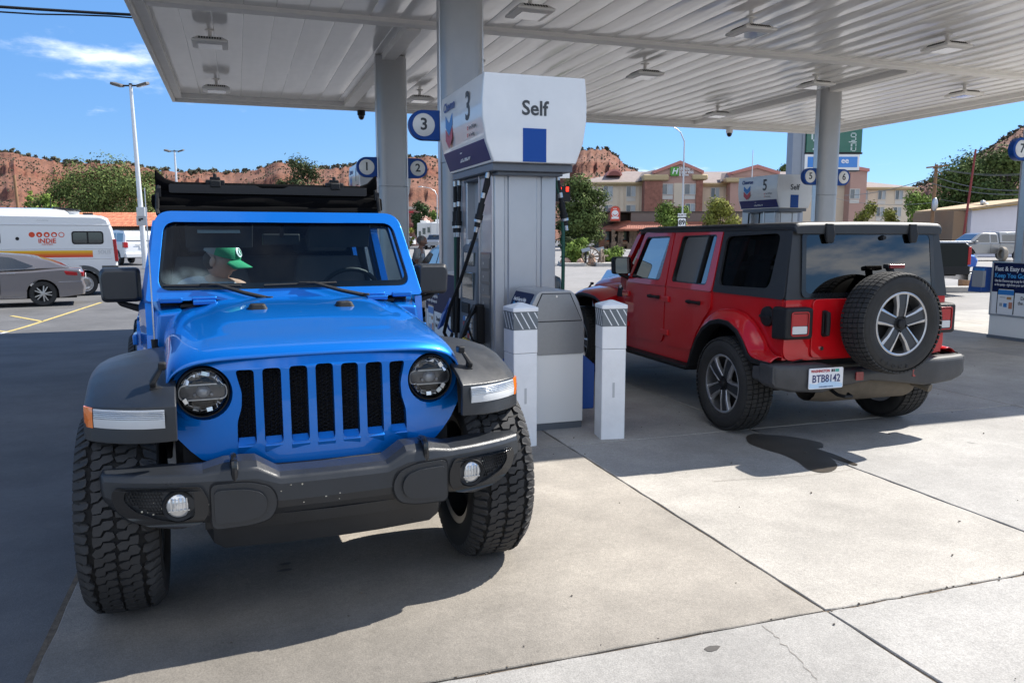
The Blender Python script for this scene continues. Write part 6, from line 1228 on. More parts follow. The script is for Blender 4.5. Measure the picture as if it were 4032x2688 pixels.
for px,d,lab in ((1346,43.2,'left plaque lectern in front of the wagon wheel'),(1379,46,'right plaque lectern behind the wagon wheel')):
    p = at(px,543,d); t = thing('plaque_stand',lab,'plaque',(p.x,p.y,0),ROT,'plaque lecterns by the planter'); mb = MB(); mb.box(-.05,.05,-.04,.04,0,.82); mb.build('post',BLACK,t); mb = MB(); mb.obox((0,0,.88),(.46,.30,.03),(.6,-.25,0)); mb.build('plaque',mat('plaque grey',(.16,.18,.20),.3),t)
# --- street lamps, route sign, flagpole
GALV = mat('galvanised pole',(.50,.51,.52),.4,.5,var=.08,vscale=3)
def cobra(label, px, pyt, d, pxarm):
    b = at(px,543,d); top = hz(pyt,d); t = thing('street_lamp',label,'street lamp',(b.x,b.y,0),ROT); arm = (pxarm-px)*d/1846; mb = MB()
    mb.tube([(0,0,0),(0,0,top*.72),(-.04*arm*0,0,top*.86),(arm*.12,0,top*.93),(arm*.35,0,top*.975),(arm*.75,0,top)],[.085,.07,.065,.055,.045,.04],10); mb.build('pole',GALV,t); mb = MB(); mb.ell((arm*.88,0,top),(abs(arm)*.14,.14,.07)); mb.build('lamp_head',GALV,t); return t
cobra('tall curved street lamp before the hotel, arm to the left',1566,282,75,1486); cobra('small curved street lamp right of the far left column',1005,429,100,962)
p = at(1565,543,74); t = thing('route_sign','white US 89 north route sign at the foot of the street lamp','sign',(p.x,p.y,0),ROT); mb = MB(); mb.tube([(0,0,0),(0,0,hz(497,74))],.03,6); mb.build('post',GALV,t)
shp = [(-.30,-.30),(-.22,-.42),(0,-.46),(.22,-.42),(.30,-.30),(.26,0),(.32,.26),(.26,.38),(-.26,.38),(-.32,.26),(-.26,0)]; z0 = hz(511,74)
mb = MB(); mb.plate([(-.40,z0-.48),(.40,z0-.48),(.40,z0+.46),(-.40,z0+.46)],[],lambda u,z,o:(u,-.04-o,z),0,.01); mb.build('sign_back',BLACK,t); mb = MB(); mb.plate([(a*1.15,z0+b) for a,b in shp],[],lambda u,z,o:(u,-.055-o,z),0,.005); sp_ = mb.build('shield',WHITE,t); text('89',.62,BLACK,sp_,(0,-.064,z0-.02),(R(90),0,0),bold=.02,ext=.002,sx=.9)
mb = MB(); mb.box(-.40,.40,-.06,-.045,z0+.50,z0+.82); n_ = mb.build('north_plate',WHITE,t); text('NORTH',.24,BLACK,n_,(0,-.064,z0+.66),(R(90),0,0),bold=.006,ext=.002)
p = at(1722,543,112); t = tag(MB().tube([(0,0,0),(0,0,hz(345,112))],[.12,.05],8).build('flagpole',mat('white pole',(.65,.66,.67),.4),None),'bare white flagpole before the second hotel gable','flagpole'); t.location = (p.x,p.y,0)
# --- price sign
S = Site(1895,35); ps = thing('price_sign','tall green and blue price sign on a grey pylon behind the canopy','sign',S.o,ROT); PYL = mat('pylon grey',(.26,.29,.335),.5,var=.05,vscale=2); SG = mat('price panel green',(.008,.115,.070),.4,coat=.5); SB_ = mat('price panel blue',(.025,.20,.58),.4,coat=.4)
def pb_(name,px0,px1,py0,py1,y0,y1,m,par=None,bev=.01): mb = MB(); mb.box(S.x(px0),S.x(px1),y0,y1,S.z(py1),S.z(py0)); return mb.build(name,m,par or ps,bevel=bev)
pb_('pylon',1808,1838,180,545,-.2,.55,PYL); pb_('pylon_flange',1829,1834,180,545,-.26,-.2,PYL)
gp = pb_('price_panel',1836,1960,240,352,-.35,.1,SG); pb_('panel_frame',1834,1962,352,356,-.38,.1,BLACK); wp = pb_('lower_panel',1834,1957,356,393,-.35,.1,SIGNW); bp_ = pb_('lower_blue',1840,1952,362,386,-.365,-.35,SB_,wp)
pb_('panel_frame',1833,1959,393,395,-.38,.1,BLACK)
SILV = mat('segment silver',(.55,.62,.60),.4); rt0 = (R(90),0,0)
text('Diesel',.36,WHITE,gp,(S.x(1847),-.36,S.z(296)),rt0,align='LEFT',bold=.008,ext=.003); 
def seg(d_, px, py, w_, h_, name='digit'):
    on = {'5':'afgcd','9':'abfgcd','1':'bc','0':'abcdef'}[d_]; x, z = S.x(px), S.z(py); k = w_*.17; mb = MB()
    for s_ in on:
        a = {'a':(0,h_/2,1),'g':(0,0,1),'d':(0,-h_/2,1),'b':(w_/2,h_/4,0),'c':(w_/2,-h_/4,0),'e':(-w_/2,-h_/4,0),'f':(-w_/2,h_/4,0)}[s_]
        if a[2]: mb.box(x-w_/2+k*.6,x+w_/2-k*.6,-.362,-.35,z+a[1]-k/2,z+a[1]+k/2)
        else: mb.box(x+a[0]-k/2,x+a[0]+k/2,-.362,-.35,z+a[1]-h_/4+k*.6,z+a[1]+h_/4-k*.6)
    mb.build(name,SILV,gp)
seg('5',1859,325,.42,.72); seg('9',1940,317,.20,.30); seg('1',1932,340,.14,.32); seg('0',1942,340,.17,.32); pb_('fraction_bar',1930,1948,327.5,329.5,-.362,-.35,SILV,gp)
text('B',.34,WHITE,bp_,(S.x(1869),-.372,S.z(371)),rt0,align='LEFT',bold=.006,ext=.003); text('ee',.34,WHITE,bp_,(S.x(1915),-.372,S.z(371)),rt0,align='LEFT',bold=.006,ext=.003)
S = Site(1293,52); ls = thing('led_price_board','black board with red digits half hidden behind the nearest dispenser','sign',S.o,ROT); mb = MB(); mb.box(S.x(1266),S.x(1309),0,.3,S.z(463),S.z(427)); bd = mb.build('board',BLACK,ls); mb = MB(); mb.box(S.x(1272),S.x(1307),-.05,.3,S.z(409),S.z(386)); mb.build('white_panel',SIGNW,ls); mb = MB(); mb.box(S.x(1270),S.x(1275),.02,.25,0,S.z(390)); mb.build('post',PYL,ls)
LED = mat('red led digits',(.5,.01,.005),.4,emit=((1,.03,.01),2.2))
for k in range(4): mb = MB(); mb.box(S.x(1299),S.x(1305.5),-.02,0,S.z(430+k*2.7+1.6),S.z(430+k*2.7)); mb.build('led_bar',LED,bd)
for k,a in enumerate((1281.5,1287)): mb = MB(); mb.plate(rrect(S.x(a-2),S.x(a+2),S.z(440.5),S.z(430),.05),[rrect(S.x(a-.9),S.x(a+.9),S.z(439),S.z(431.5),.02)],lambda u,z,o:(u,-o,z),0,.02); mb.build('led_digit',LED,bd)
# --- light poles, wooden poles, wires on the left
def twin(label, px0, px1, pyt, d, sign):
    b = at(px1,543,d); top = hz(pyt,d); t = thing('lot_light_pole',label,'light pole',(b.x,b.y,0),ROT,'twin head light poles'); lean = (px0-px1)*d/1846*.35; mb = MB()
    mb.tube([(0,0,0),(lean*.5,0,top*.5),(lean,0,top)],[.14,.11,.075],12); mb.build('pole',mat('white light pole',(.62,.63,.65),.35,.2,var=.06,vscale=2),t)
    mb = MB(); mb.tube([(lean-.42,0,top-.02),(lean+.42,0,top-.02)],.04,8); mb.box(lean-.06,lean+.06,-.06,.06,top-.1,top+.08); mb.build('bracket',BLACK,t)
    for s in (-1,1): mb = MB(); mb.obox((lean+s*.62,-.05,top+.02),(.52,.42,.13),(.18,s*-.28,0)); hd_ = mb.build('lamp_head',mat('lamp head bronze',(.10,.09,.08),.5),t,bevel=.02); mb = MB(); mb.obox((lean+s*.62,-.075,top-.055),(.40,.32,.02),(.18,s*-.28,0)); mb.build('lens',mat('light lens',(.62,.64,.66),.08,coat=1,spec=.8),hd_)
    if sign:
        mb = MB(); mb.box(-.24,.24,-.16,-.13,hz(518,d),hz(497,d)); s_ = mb.build('notice_plate',mat('grey notice',(.42,.43,.44),.6),t); mb = MB(); mb.box(-.13,-.02,-.17,-.16,hz(508,d),hz(502,d)); mb.box(-.02,.10,-.17,-.16,hz(505,d),hz(501,d)); mb.build('pictogram',BLACK,s_)
        mb = MB(); mb.box(-.19,.19,-.20,.12,hz(497,d),hz(476,d)); mb.build('pole_clamp',GALV,t)
twin('tall white twin head light pole with notice plate behind the van',304,330,196,40,True); twin('shorter far twin head light pole above the blue car',406,414,347,75,False)
def pole(label, px, pyt, d, r, m, lean=0, name='utility_pole', cat='pole'):
    b = at(px,543,d); top = hz(pyt,d); t = tag(MB().tube([(0,0,-.2),(lean,0,top)],[r,r*.75],10).build(name,m,None),label,cat); t.location = (b.x,b.y,0); t.rotation_euler = (0,0,ROT); return t
WPOLE = mat('brown wooden pole',(.24,.135,.07),.9,var=.2,vscale=2)
pole('brown wooden pole at the far left above the camper van',50,402,72,.16,WPOLE,-.25); pole('thin black post behind the camper van',122,455,78,.06,BLACK,0,'thin_post','post')
up_ = pole('tan utility pole with crossarm right of the hotel',2137,378,66,.17,WPOLE,.10); mb = MB(); tz = hz(383,66); mb.obox((.10,-.15,tz),(1.75,.12,.12),(0,R(-6),0)); mb.obox((.15,-.15,hz(393,66)),(.9,.06,.06),(0,R(35),0)); mb.build('crossarm',WPOLE,up_)
mb = MB(); mb.ell((.0,-.35,hz(470,66)),(.22,.22,.55)); mb.build('transformer',GALV,up_)
rp = pole('leaning rust red metal pole before the huge dark tree',2209,343,58,.09,mat('rust red pole',(.22,.035,.030),.7,var=.15,vscale=3),.55)
WIRE = mat('wire', (.16,.16,.155), .5)
def wire(label, a, b, sag, r=.018, n=24):
    a, b = V(a), V(b); o = tag(MB().tube([a.lerp(b,k/n)+V((0,0,-sag*4*(k/n)*(1-k/n))) for k in range(n+1)],r,5).build('overhead_wire',WIRE,None),label,'wire','overhead wires on the right'); return o
for k,(py0,py1) in enumerate(((383,389),(385,392))): wire(('higher','lower')[k]+' of the two thin top wires running from the crossarm to the right',at(2146,py0,66),at(2420,py1,60),.5)
wire('higher of the two thick wires sagging right from the tan pole',at(2140,403,66),at(2420,431,58),.6,.03); wire('lower of the two thick wires sagging right from the tan pole',at(2140,421,66),at(2420,440,58),.5,.03)
wire('service wire crossing before the hotel wall to the tan pole',at(2138,408,66),at(1940,449,75),.3,.03); wire('low wire crossing before the hotel lower windows',at(2138,466,66),at(1905,452,80),.4); wire('low pair of wires left of the red pole',at(2160,458,66),at(2420,470,58),.3)
# --- white building with yellow fascia, brown shed, tiled shop, pink building
S = Site(2270,64); wb = thing('white_building','white walled building with sloping yellow fascia at the right','building',S.o,ROT); 
mb = MB(); mb.prism([(S.x(2228),0),(S.x(2390),0),(S.x(2390),S.z(455)),(S.x(2228),S.z(482))],1,0,8); mb.build('wall',mat('lilac white wall',(.66,.63,.66),.85,var=.05,vscale=1),wb)
mb = MB(); mb.prism([(S.x(2217),S.z(483)),(S.x(2395),S.z(460)),(S.x(2395),S.z(452)),(S.x(2217),S.z(478))],1,-.5,8.3); mb.build('roof',mat('tan roof edge',(.40,.29,.17),.9,var=.2,vscale=3),wb); mb = MB(); mb.prism([(S.x(2229),S.z(484)),(S.x(2390),S.z(463)),(S.x(2390),S.z(459)),(S.x(2229),S.z(480.5))],1,-.06,0.0); mb.build('yellow_fascia',mat('yellow fascia',(.50,.33,.06),.7),wb)
for px,py in ((2281,463),(2290,470)): mb = MB(); mb.tube([(S.x(px),2,S.z(478)),(S.x(px),2,S.z(458))],.05,6); mb.ell((S.x(px)+.15,2,S.z(py)),(.2,.2,.2)); mb.build('roof_vent',GALV,wb)
sd = tag(MB().box(S.x(2195),S.x(2227),.5,7,0,S.z(484)).build('brown_shed',mat('tan brown shed wall',(.26,.17,.105),.9,var=.06,vscale=1.5),None),'tan brown shed left of the white walled building','shed'); sd.location = S.o; sd.rotation_euler = (0,0,ROT)
S = Site(300,86); tb = thing('tiled_shop','long cream shop with orange barrel tile roof behind the white car','building',S.o,ROT); CREAM = mat('cream stucco',(.48,.40,.28),.9,var=.05,vscale=1); TILE = [mat('barrel tile '+str(k),c,.8) for k,c in enumerate(((.42,.145,.075),(.48,.19,.10),(.36,.115,.06)))]
mb = MB(); mb.box(S.x(150),S.x(460),0,9,0,S.z(524)); mb.build('wall',CREAM,tb); mb = MB(); mb.box(S.x(150),S.x(460),-1.1,.05,S.z(527),S.z(522)); mb.build('eave_beam',mat('dark brown timber',(.05,.03,.02),.8),tb)
for px in (160,200,243,290,343,390): mb = MB(); mb.box(S.x(px)-.09,S.x(px)+.09,-1.0,-.8,0,S.z(524)); mb.build('post',mat('dark brown timber',(.05,.03,.02),.8),tb)
mb = MB(); rs_ = random.Random(2); NC, NRW = 74, 9
for c in range(NC):
    for q in range(NRW):
        x = lerp(S.x(146),S.x(464),(c+.5)/NC); y0 = lerp(-1.3,3.6,q/NRW); y1 = lerp(-1.3,3.6,(q+1.12)/NRW); z0 = lerp(S.z(522),S.z(488),q/NRW)+.05; z1 = lerp(S.z(522),S.z(488),(q+1.12)/NRW)+.01; rr = .095
        a = [[(x+rr*cos(pi*k/5),y,z+rr*sin(pi*k/5)) for k in range(6)] for y,z in ((y0,z0),(y1,z1))]; mb.loft(a,caps=False,closed=False,mi=rs_.choice((0,0,1,2)))
mb.build('barrel_tiles',TILE,tb,fix=False,kind='stuff'); mb = MB(); mb.add([(S.x(146),-1.3,S.z(522)),(S.x(464),-1.3,S.z(522)),(S.x(464),3.6,S.z(488)),(S.x(146),3.6,S.z(488)),(S.x(464),8.5,S.z(522)),(S.x(146),8.5,S.z(522))],[(0,1,2,3),(3,2,4,5)]); mb.build('roof',TILE[2],tb,fix=False)
S = Site(945,140); pk = thing('pink_store','pink store with brown pilaster and dark red roof far behind the left column','building',S.o,ROT); PK = mat('pink stucco',(.50,.30,.25),.9,var=.05,vscale=.5)
mb = MB(); mb.box(S.x(880),S.x(967),0,12,0,S.z(478)); mb.build('wall',PK,pk); mb = MB(); mb.box(S.x(880),S.x(969),-.4,12,S.z(481),S.z(475)); mb.build('cornice',mat('pale cornice',(.55,.48,.40),.8),pk); mb = MB(); mb.box(S.x(937),S.x(945),-.5,0,0,S.z(492)); mb.build('pilaster',BRK,pk); mb = MB(); mb.prism([(S.x(935),S.z(520)),(S.x(985),S.z(525)),(S.x(985),S.z(522)),(S.x(945),S.z(513))],1,-4,0); mb.build('porch_roof',mat('dark red roof',(.16,.05,.045),.8),pk)
mb = MB(); mb.box(S.x(932),S.x(951),-.3,-.02,S.z(489),S.z(485)); mb.build('red_sign',REDM,pk)
# ------------------------------------------------------------------ other vehicles
CARG = mat('car glass', (.018,.022,.026), .04, coat=1, spec=.8)
CARW = mat('white car paint', (.66,.67,.68), .3, 0, 1.0)
TYR = mat('plain tyre', (.022,.022,.023), .8)
def simple_wheel(root, x, y, r, w_, side, style='alloy', m=None):
    rim = r*.66; mb = MB(); mb.lathe([(rim,-w_*.45),(r-.03,-w_*.5),(r,-w_*.36),(r,w_*.36),(r-.03,w_*.5),(rim,w_*.45)],1,n=36); o = mb.build('wheel',TYR,root); o.location = (x,y,r); o.rotation_euler = (0,.3,0 if side > 0 else pi)
    mb = MB(); mb.lathe([(rim,w_*.46),(rim-.02,w_*.40),(rim-.025,w_*.1),(0,w_*.1)],1,n=28); mb.build('rim_barrel',VOID if style == 'alloy' else mat('steel rim',(.42,.42,.43),.4,.4),o)
    mb = MB(); n = 10 if style == 'alloy' else 8
    if style == 'alloy':
        for k in range(n):
            a = 2*pi*k/n+(.10 if k%2 else -.10); u = V((cos(a),0,sin(a))); t = V((-sin(a),0,cos(a)))
            mb.loft([[tuple(u*.03+t*s*.018+V((0,yy,0))) for s,yy in ((-1,w_*.46),(1,w_*.46),(1,w_*.36),(-1,w_*.36))],[tuple(u*(rim-.01)+t*s*.014+V((0,yy,0))) for s,yy in ((-1,w_*.44),(1,w_*.44),(1,w_*.3),(-1,w_*.3))]])
        mb.lathe([(0,w_*.48),(.05,w_*.47),(.055,w_*.38)],1,n=16)
    else:
        mb.lathe([(0,w_*.42),(.07,w_*.42),(.075,w_*.34),(rim*.62,w_*.34),(rim*.70,w_*.40),(rim*.92,w_*.34),(rim-.005,w_*.44)],1,n=32)
        for k in range(n): a = 2*pi*k/n; mb.ell((rim*.68*cos(a),w_*.40,rim*.68*sin(a)),(.022,.012,.022),5,8)
    mb.build('rim',m or MACH,o); return o
def car(name, label, cat, loc, rotz, top, arches, zb, hw, gh, wins, pm, r, wr=.22, tumble=.20, group=None, style='alloy', ends=(), clad=None, track=None):
    """top: side outline from tail to nose (x, z); gh: greenhouse outline; wins: side window outlines"""
    t = thing(name,label,cat,loc,rotz,group); fl = [0]*len(top)
    poly = list(top)
    for xc, ra in sorted(arches, key=lambda a:-a[0]):
        poly += [(xc+ra,zb)]+[(xc+ra*cos(pi*k/12),max(zb,r+ra*sin(pi*k/12)) if k not in (0,12) else zb) for k in range(1,12)]+[(xc-ra,zb)]
    cxm = sum(p[0] for p in poly)/len(poly); czm = sum(p[1] for p in top)/len(top)
    def ring(y, ins): return [((p[0]+(cxm-p[0])/max(.3,abs(cxm-p[0]))*ins if i < len(top) else p[0]), y, (p[1]-ins*(1 if p[1] > czm else 0) if i < len(top) else p[1])) for i,p in enumerate(poly)]
    mb = MB(); mb.loft([ring(-hw,.06),ring(-hw+.03,.03),ring(-hw+.12,0),ring(hw-.12,0),ring(hw-.03,.03),ring(hw,.06)]); b = mb.build('body',pm,t,bevel=.012,ang=30)
    zb0 = min(p[1] for p in gh); zt0 = max(p[1] for p in gh); yv = lambda z: (hw-.05)*(1-tumble*max(0,z-zb0)/(zt0-zb0))
    mb = MB(); mb.loft([[(x,-yv(z),z) for x,z in gh],[(x,yv(z),z) for x,z in gh]]); ro = mb.build('cabin',pm,t,bevel=.04,seg=3,ang=30)
    for w_ in wins:
        for s in (1,-1): mb = MB(); mb.plate(rpoly(w_,.03,3),[],lambda x,z,o:(x,s*(yv(z)+o),z),-.03,.006); mb.build('side_window',CARG,t)
    for (a, b2, nm) in ends:   # front and rear panes between two points of the greenhouse
        a, b2 = V(a), V(b2); d = (b2-a).normalized(); n_ = V((d.y,-d.x)); n_ = n_ if n_[0]*((a[0]+b2[0])/2-cxm) > 0 else -n_
        p0 = a+d*.06; p1 = b2-d*.06; mb = MB(); q = [(p0[0],p0[1]),(p1[0],p1[1])]; vs = []
        for e in (.012,-.02):
            for (x,z),s in ((q[0],-1),(q[0],1),(q[1],1),(q[1],-1)): vs.append((x+n_[0]*e,s*(yv(z)-.10),z+n_[1]*e))
        mb.add(vs,[(0,1,2,3),(7,6,5,4),(0,4,5,1),(1,5,6,2),(2,6,7,3),(3,7,4,0)]); mb.build(nm,CARG,t)
    mb = MB(); xs_ = [p[0] for p in top]; mb.box(min(xs_)+.25,max(xs_)-.25,-hw+.2,hw-.2,zb-.02,zb+.25); mb.build('chassis',VOID,t)
    for xc,_ in arches:
        for s in (1,-1): simple_wheel(t,xc,s*((track or hw-.02)-wr/2),r,wr,s,style)
    return t
def put(px, d, dx=0): p = at(px,543,d); return (p.x,p.y,ground_z(p.x,p.y))
def part(t, nm, m, *boxes, bevel=.01):
    mb = MB()
    for b in boxes: mb.box(*b)
    return mb.build(nm,m,t,bevel=bevel)
# grey sedan, rear half in view
SED = paint('warm grey metallic paint',(.20,.185,.19),metal=.6)
t = car('sedan','grey metallic sedan cut by the left picture edge, tail to the right','car',put(93,22.8),R(189),
    [(-1.02,.30),(-1.06,.52),(-1.00,.70),(-1.02,.92),(-.96,1.02),(-.55,1.055),(.2,1.0),(2.9,.92),(3.6,.80),(3.78,.55),(3.70,.25)],[(0,.39),(2.82,.39)],.22,.92,
    [(-.75,1.02),(-.20,1.25),(.35,1.40),(1.0,1.455),(1.6,1.43),(2.0,1.36),(2.75,.98)],[[(.42,1.03),(.18,1.10),(.70,1.335),(.95,1.37),(1.02,1.37),(1.0,1.03)],[(1.06,1.03),(1.08,1.37),(1.6,1.36),(1.95,1.28),(2.35,1.03)]],SED,.342,ends=(((-.72,1.04),(.30,1.39),'rear_window'),((2.7,1.0),(1.95,1.38),'windscreen')))
for s in (1,-1):
    mb = MB(); mb.loft([[(-1.0,s*.70,.93),(-.98,s*.915,.92),(-.98,s*.915,.80),(-1.0,s*.70,.80)],[(-.55,s*.912,.96),(-.50,s*.93,.95),(-.55,s*.93,.85),(-.6,s*.912,.85)]]); mb.v = [(a-.03,b,c) for a,b,c in mb.v]; mb.build('tail_light',REDL,t,bevel=.01)
    part(t,'door_handle',mat('chrome trim',(.6,.6,.6),.15,1.0),(.62,.82,s*.935-.02,s*.935+.02,.90,.93)); part(t,'sill_strip',mat('chrome trim',(.6,.6,.6),.15,1.0),(.42,2.4,s*.91-.01,s*.91+.01,.245,.275)); part(t,'door_gap',VOID,(.985,.997,s*.9195-.004,s*.9195+.004,.35,1.0),bevel=0); part(t,'window_trim',mat('chrome trim',(.6,.6,.6),.15,1.0),(.15,2.3,s*.875-.004,s*.875+.006,1.015,1.028))
part(t,'bumper_strip',mat('chrome trim',(.6,.6,.6),.15,1.0),(-.98,-.40,.905,.925,.655,.668),(-.98,-.40,-.925,-.905,.655,.668)); part(t,'number_plate',WHITE,(-1.07,-1.05,-.16,.16,.72,.86))
# camper van
VW = mat('white van paint',(.68,.69,.70),.25,0,.8)
t = car('camper_van','white high roofed camper van with orange stripe, tail to the right','camper van',put(190,27.0),R(188),
    [(-.96,.42),(-1.0,.60),(-1.0,1.0),(-.97,1.70),(-.90,2.15),(-.78,2.50),(-.60,2.58),(3.2,2.62),(4.2,1.9),(5.0,1.3),(5.3,.9),(5.3,.4)],[(0,.46),(4.04,.46)],.38,1.02,
    [(-.5,2.50),(-.45,2.60),(3.1,2.63),(3.2,2.5)],[],VW,.375,style='steel',tumble=.05)
def vplate(nm,m,pts,off=.004,rr=.0): 
    for s in (1,): mb = MB(); mb.plate(rpoly(pts,rr,4) if rr else pts,[],lambda x,z,o:(x,s*(1.015+o),z),-.01,off); o = mb.build(nm,m,t)
    return o
for x0,x1 in ((-.62,.30),(2.25,3.6)):
    o = vplate('window_frame',BLACK,[(x0,1.66),(x1,1.66),(x1,2.08),(x0,2.08)],.012,.10); vplate('window',CARG,[(x0+.04,1.70),(x1-.04,1.70),(x1-.04,2.04),(x0+.04,2.04)],.018,.08); vplate('window_divider',BLACK,[((x0+x1)/2-.025,1.70),((x0+x1)/2+.025,1.70),((x0+x1)/2+.025,2.04),((x0+x1)/2-.025,2.04)],.022)
part(t,'body_line',mat('van crease white',(.60,.61,.62),.35),(-.85,5,1.012,1.035,2.26,2.30),(-.85,5,1.012,1.030,1.50,1.53),(-.85,5,1.012,1.030,1.18,1.21))
STR = [mat('stripe yellow',(.72,.42,.015),.4),mat('stripe amber',(.70,.27,.01),.4),mat('stripe orange',(.66,.13,.01),.4),mat('stripe red orange',(.60,.055,.012),.4)]
for k in range(4): vplate('side_stripe',STR[k],[(-.28,1.46-.055*(k+1)+(.0 if k else 0)),(3.8,1.46-.055*(k+1)),(3.8,1.46-.055*k),(-.28,1.46-.055*k)],.006)
ORG = STR[3]
for k in range(5):
    mb = MB(); c = (1.40-k*.205,1.965); mb.plate(circ(c[0],c[1],.086,20),[circ(c[0],c[1]+ (0 if k == 4 else .0),.062,16)] if k == 4 else ([circ(c[0],c[1]-.012,.018+.010*k,12)] if 0 < k < 4 else []),lambda x,z,o:(x,1.015+o,z),-.005,.006); mb.build('logo_dot',ORG,t)
rtv = (R(90),0,R(180))
text('iNDiE',.20,ORG,t,(.99,1.024,1.765),rtv,bold=.006,ext=.001); text('CAMPERS',.075,ORG,t,(.99,1.024,1.655),rtv,ext=.001); text('SOLIS',.17,mat('pale grey print',(.40,.41,.42),.5),t,(-.62,1.024,1.40),rtv,ext=.001,sx=.9)
part(t,'grey_cladding',mat('dark grey van cladding',(.07,.075,.08),.6),(-1.01,-.52,1.0,1.03,.42,.96),(.52,3.5,1.0,1.03,.42,.80)); mb = MB(); mb.plate([(.60*cos(pi*k/14),.375+.60*sin(pi*k/14)) for k in range(15)]+[(.46*cos(pi*k/14),.375+.46*sin(pi*k/14)) for k in range(14,-1,-1)],[],lambda x,z,o:(x,1.02+o,z),-.03,.012); mb.build('arch_cladding',mat('dark grey van cladding',(.07,.075,.08),.6),t)
part(t,'rear_bumper',mat('dark grey van cladding',(.07,.075,.08),.6),(-1.08,-.95,-1.0,1.0,.42,.80)); mb = MB(); mb.loft([[(-.92,.98,1.10),(-.92,1.032,1.10),(-1.02,1.03,1.10),(-1.02,.90,1.10)],[(-.88,.98,1.82),(-.88,1.028,1.82),(-.985,1.02,1.82),(-.985,.92,1.82)]]); mb.build('tail_light',REDL,t,bevel=.01)
mb = MB(); rg = []
for x,q in ((.35,.3),(.45,.75),(.7,.95),(1.2,1.0),(4.0,1.0),(4.4,.6)): rg.append([(x,-.72,2.60),(x,-.66,2.60+.17*q),(x,-.3,2.60+.22*q),(x,.3,2.60+.22*q),(x,.66,2.60+.17*q),(x,.72,2.60)])
mb.loft(rg); mb.build('roof_pod',VW,t,bevel=.02); mb = MB(); mb.loft([[(.42+a*.42,b*.35,2.78+a*.03) for a,b in rrect(-1,1,-1,1,.5)],[(.40+a*.40,b*.33,2.83+a*.05) for a,b in rrect(-1,1,-1,1,.5)]]); mb.build('roof_vent',GLOSSB,t); mb = MB(); mb.box(.05,.45,-.25,.25,2.62,2.76); mb.build('vent_base',VW,t,bevel=.03); part(t,'roof_rack_foot',BLACK,(-.35,-.05,-.2,.2,2.63,2.69)); part(t,'clearance_lamp',BLACK,(.9,1.25,1.0,1.02,2.40,2.43)); mb = MB(); mb.lathe([(0,1.03),(.05,1.028),(.06,1.01)],1,(1.80,0,1.84),14); mb.build('fuel_flap',BLACK,t)
# white suv seen from behind left
t = car('large_suv','white family suv with roof rails seen from behind, beside the blue car','car',put(309,46),R(117),
    [(-.95,.45),(-1.05,.6),(-1.05,.95),(-1.0,1.25),(1.0,1.25),(3.0,1.22),(3.9,1.05),(4.0,.5)],[(0,.47),(3.02,.47)],.42,1.0,
    [(-1.0,1.22),(-.92,1.70),(-.70,1.90),(.5,1.96),(1.7,1.92),(2.2,1.80),(2.9,1.22)],[[(-.72,1.30),(-.66,1.78),(.25,1.80),(.25,1.30)],[(.36,1.30),(.36,1.80),(1.15,1.80),(1.15,1.30)],[(1.25,1.30),(1.25,1.80),(1.75,1.76),(2.35,1.30)]],CARW,.40,ends=(((-1.0,1.28),(-.80,1.82),'rear_window'),((2.85,1.25),(2.1,1.84),'windscreen')),tumble=.13)
for s in (1,-1): part(t,'tail_light',REDL,(-1.07,-.85,s*.90-.115,s*.90+.115,.98,1.28)); part(t,'roof_rail',BLACK,(-.6,1.8,s*.70-.025,s*.70+.025,1.97,2.02)); part(t,'door_handle',STEEL,(.42,.58,s*1.0-.02,s*1.0+.02,1.12,1.16))
part(t,'rear_bumper',CARW,(-1.16,-.95,-.96,.96,.42,.68),bevel=.04); part(t,'number_plate',WHITE,(-1.075,-1.05,-.16,.16,.92,1.06)); part(t,'tailgate_strip',STEEL,(-1.07,-1.05,-.4,.4,1.10,1.15))
# silver pickup with camper shell
PSIL = paint('silver tan paint',(.36,.345,.325),metal=.6)
t = car('pickup_truck','silver pickup with white roofed camper shell parked at the right','pickup',put(2322,54),R(166),
    [(-1.0,.55),(-1.08,.7),(-1.05,1.10),(-.9,1.16),(1.4,1.16),(3.0,1.18),(3.4,1.12),(4.3,1.02),(4.45,.8),(4.4,.5)],[(0,.48),(3.55,.48)],.48,.94,
    [(1.42,1.12),(1.45,1.72),(1.7,1.82),(2.4,1.84),(2.8,1.78),(3.65,1.14)],[[(1.55,1.22),(1.58,1.68),(2.0,1.72),(2.0,1.22)],[(2.10,1.22),(2.10,1.74),(2.65,1.72),(3.25,1.22)]],PSIL,.385,ends=(((3.6,1.18),(2.8,1.77),'windscreen'),),tumble=.18)
mb = MB(); mb.loft([[(-1.0,s*.88,1.16),(1.38,s*.88,1.16),(1.38,s*.74,1.86),(-.85,s*.74,1.84)] for s in (-1,1)]); mb.build('camper_shell',PSIL,t,bevel=.05,seg=3); part(t,'shell_roof',CARW,(-.85,1.4,-.74,.74,1.83,1.89),bevel=.02)
for s in (1,-1): mb = MB(); mb.plate(rrect(-.75,1.22,1.28,1.72,.05),[],lambda x,z,o:(x,s*(.88-.14*(z-1.16)/.7+o),z),-.02,.006); mb.build('shell_window',CARG,t); part(t,'door_mirror',PSIL,(3.05,3.2,s*1.02-.09,s*1.02+.09,1.16,1.32)); part(t,'arch_flare',PSIL,(-.62,.62,s*.935-.02,s*.935+.025,.86,.95)); part(t,'door_gap',VOID,(1.40,1.42,s*.93-.015,s*.93+.012,.55,1.15),bevel=0); part(t,'door_gap',VOID,(2.04,2.055,s*.93-.015,s*.93+.012,.55,1.15),bevel=0)
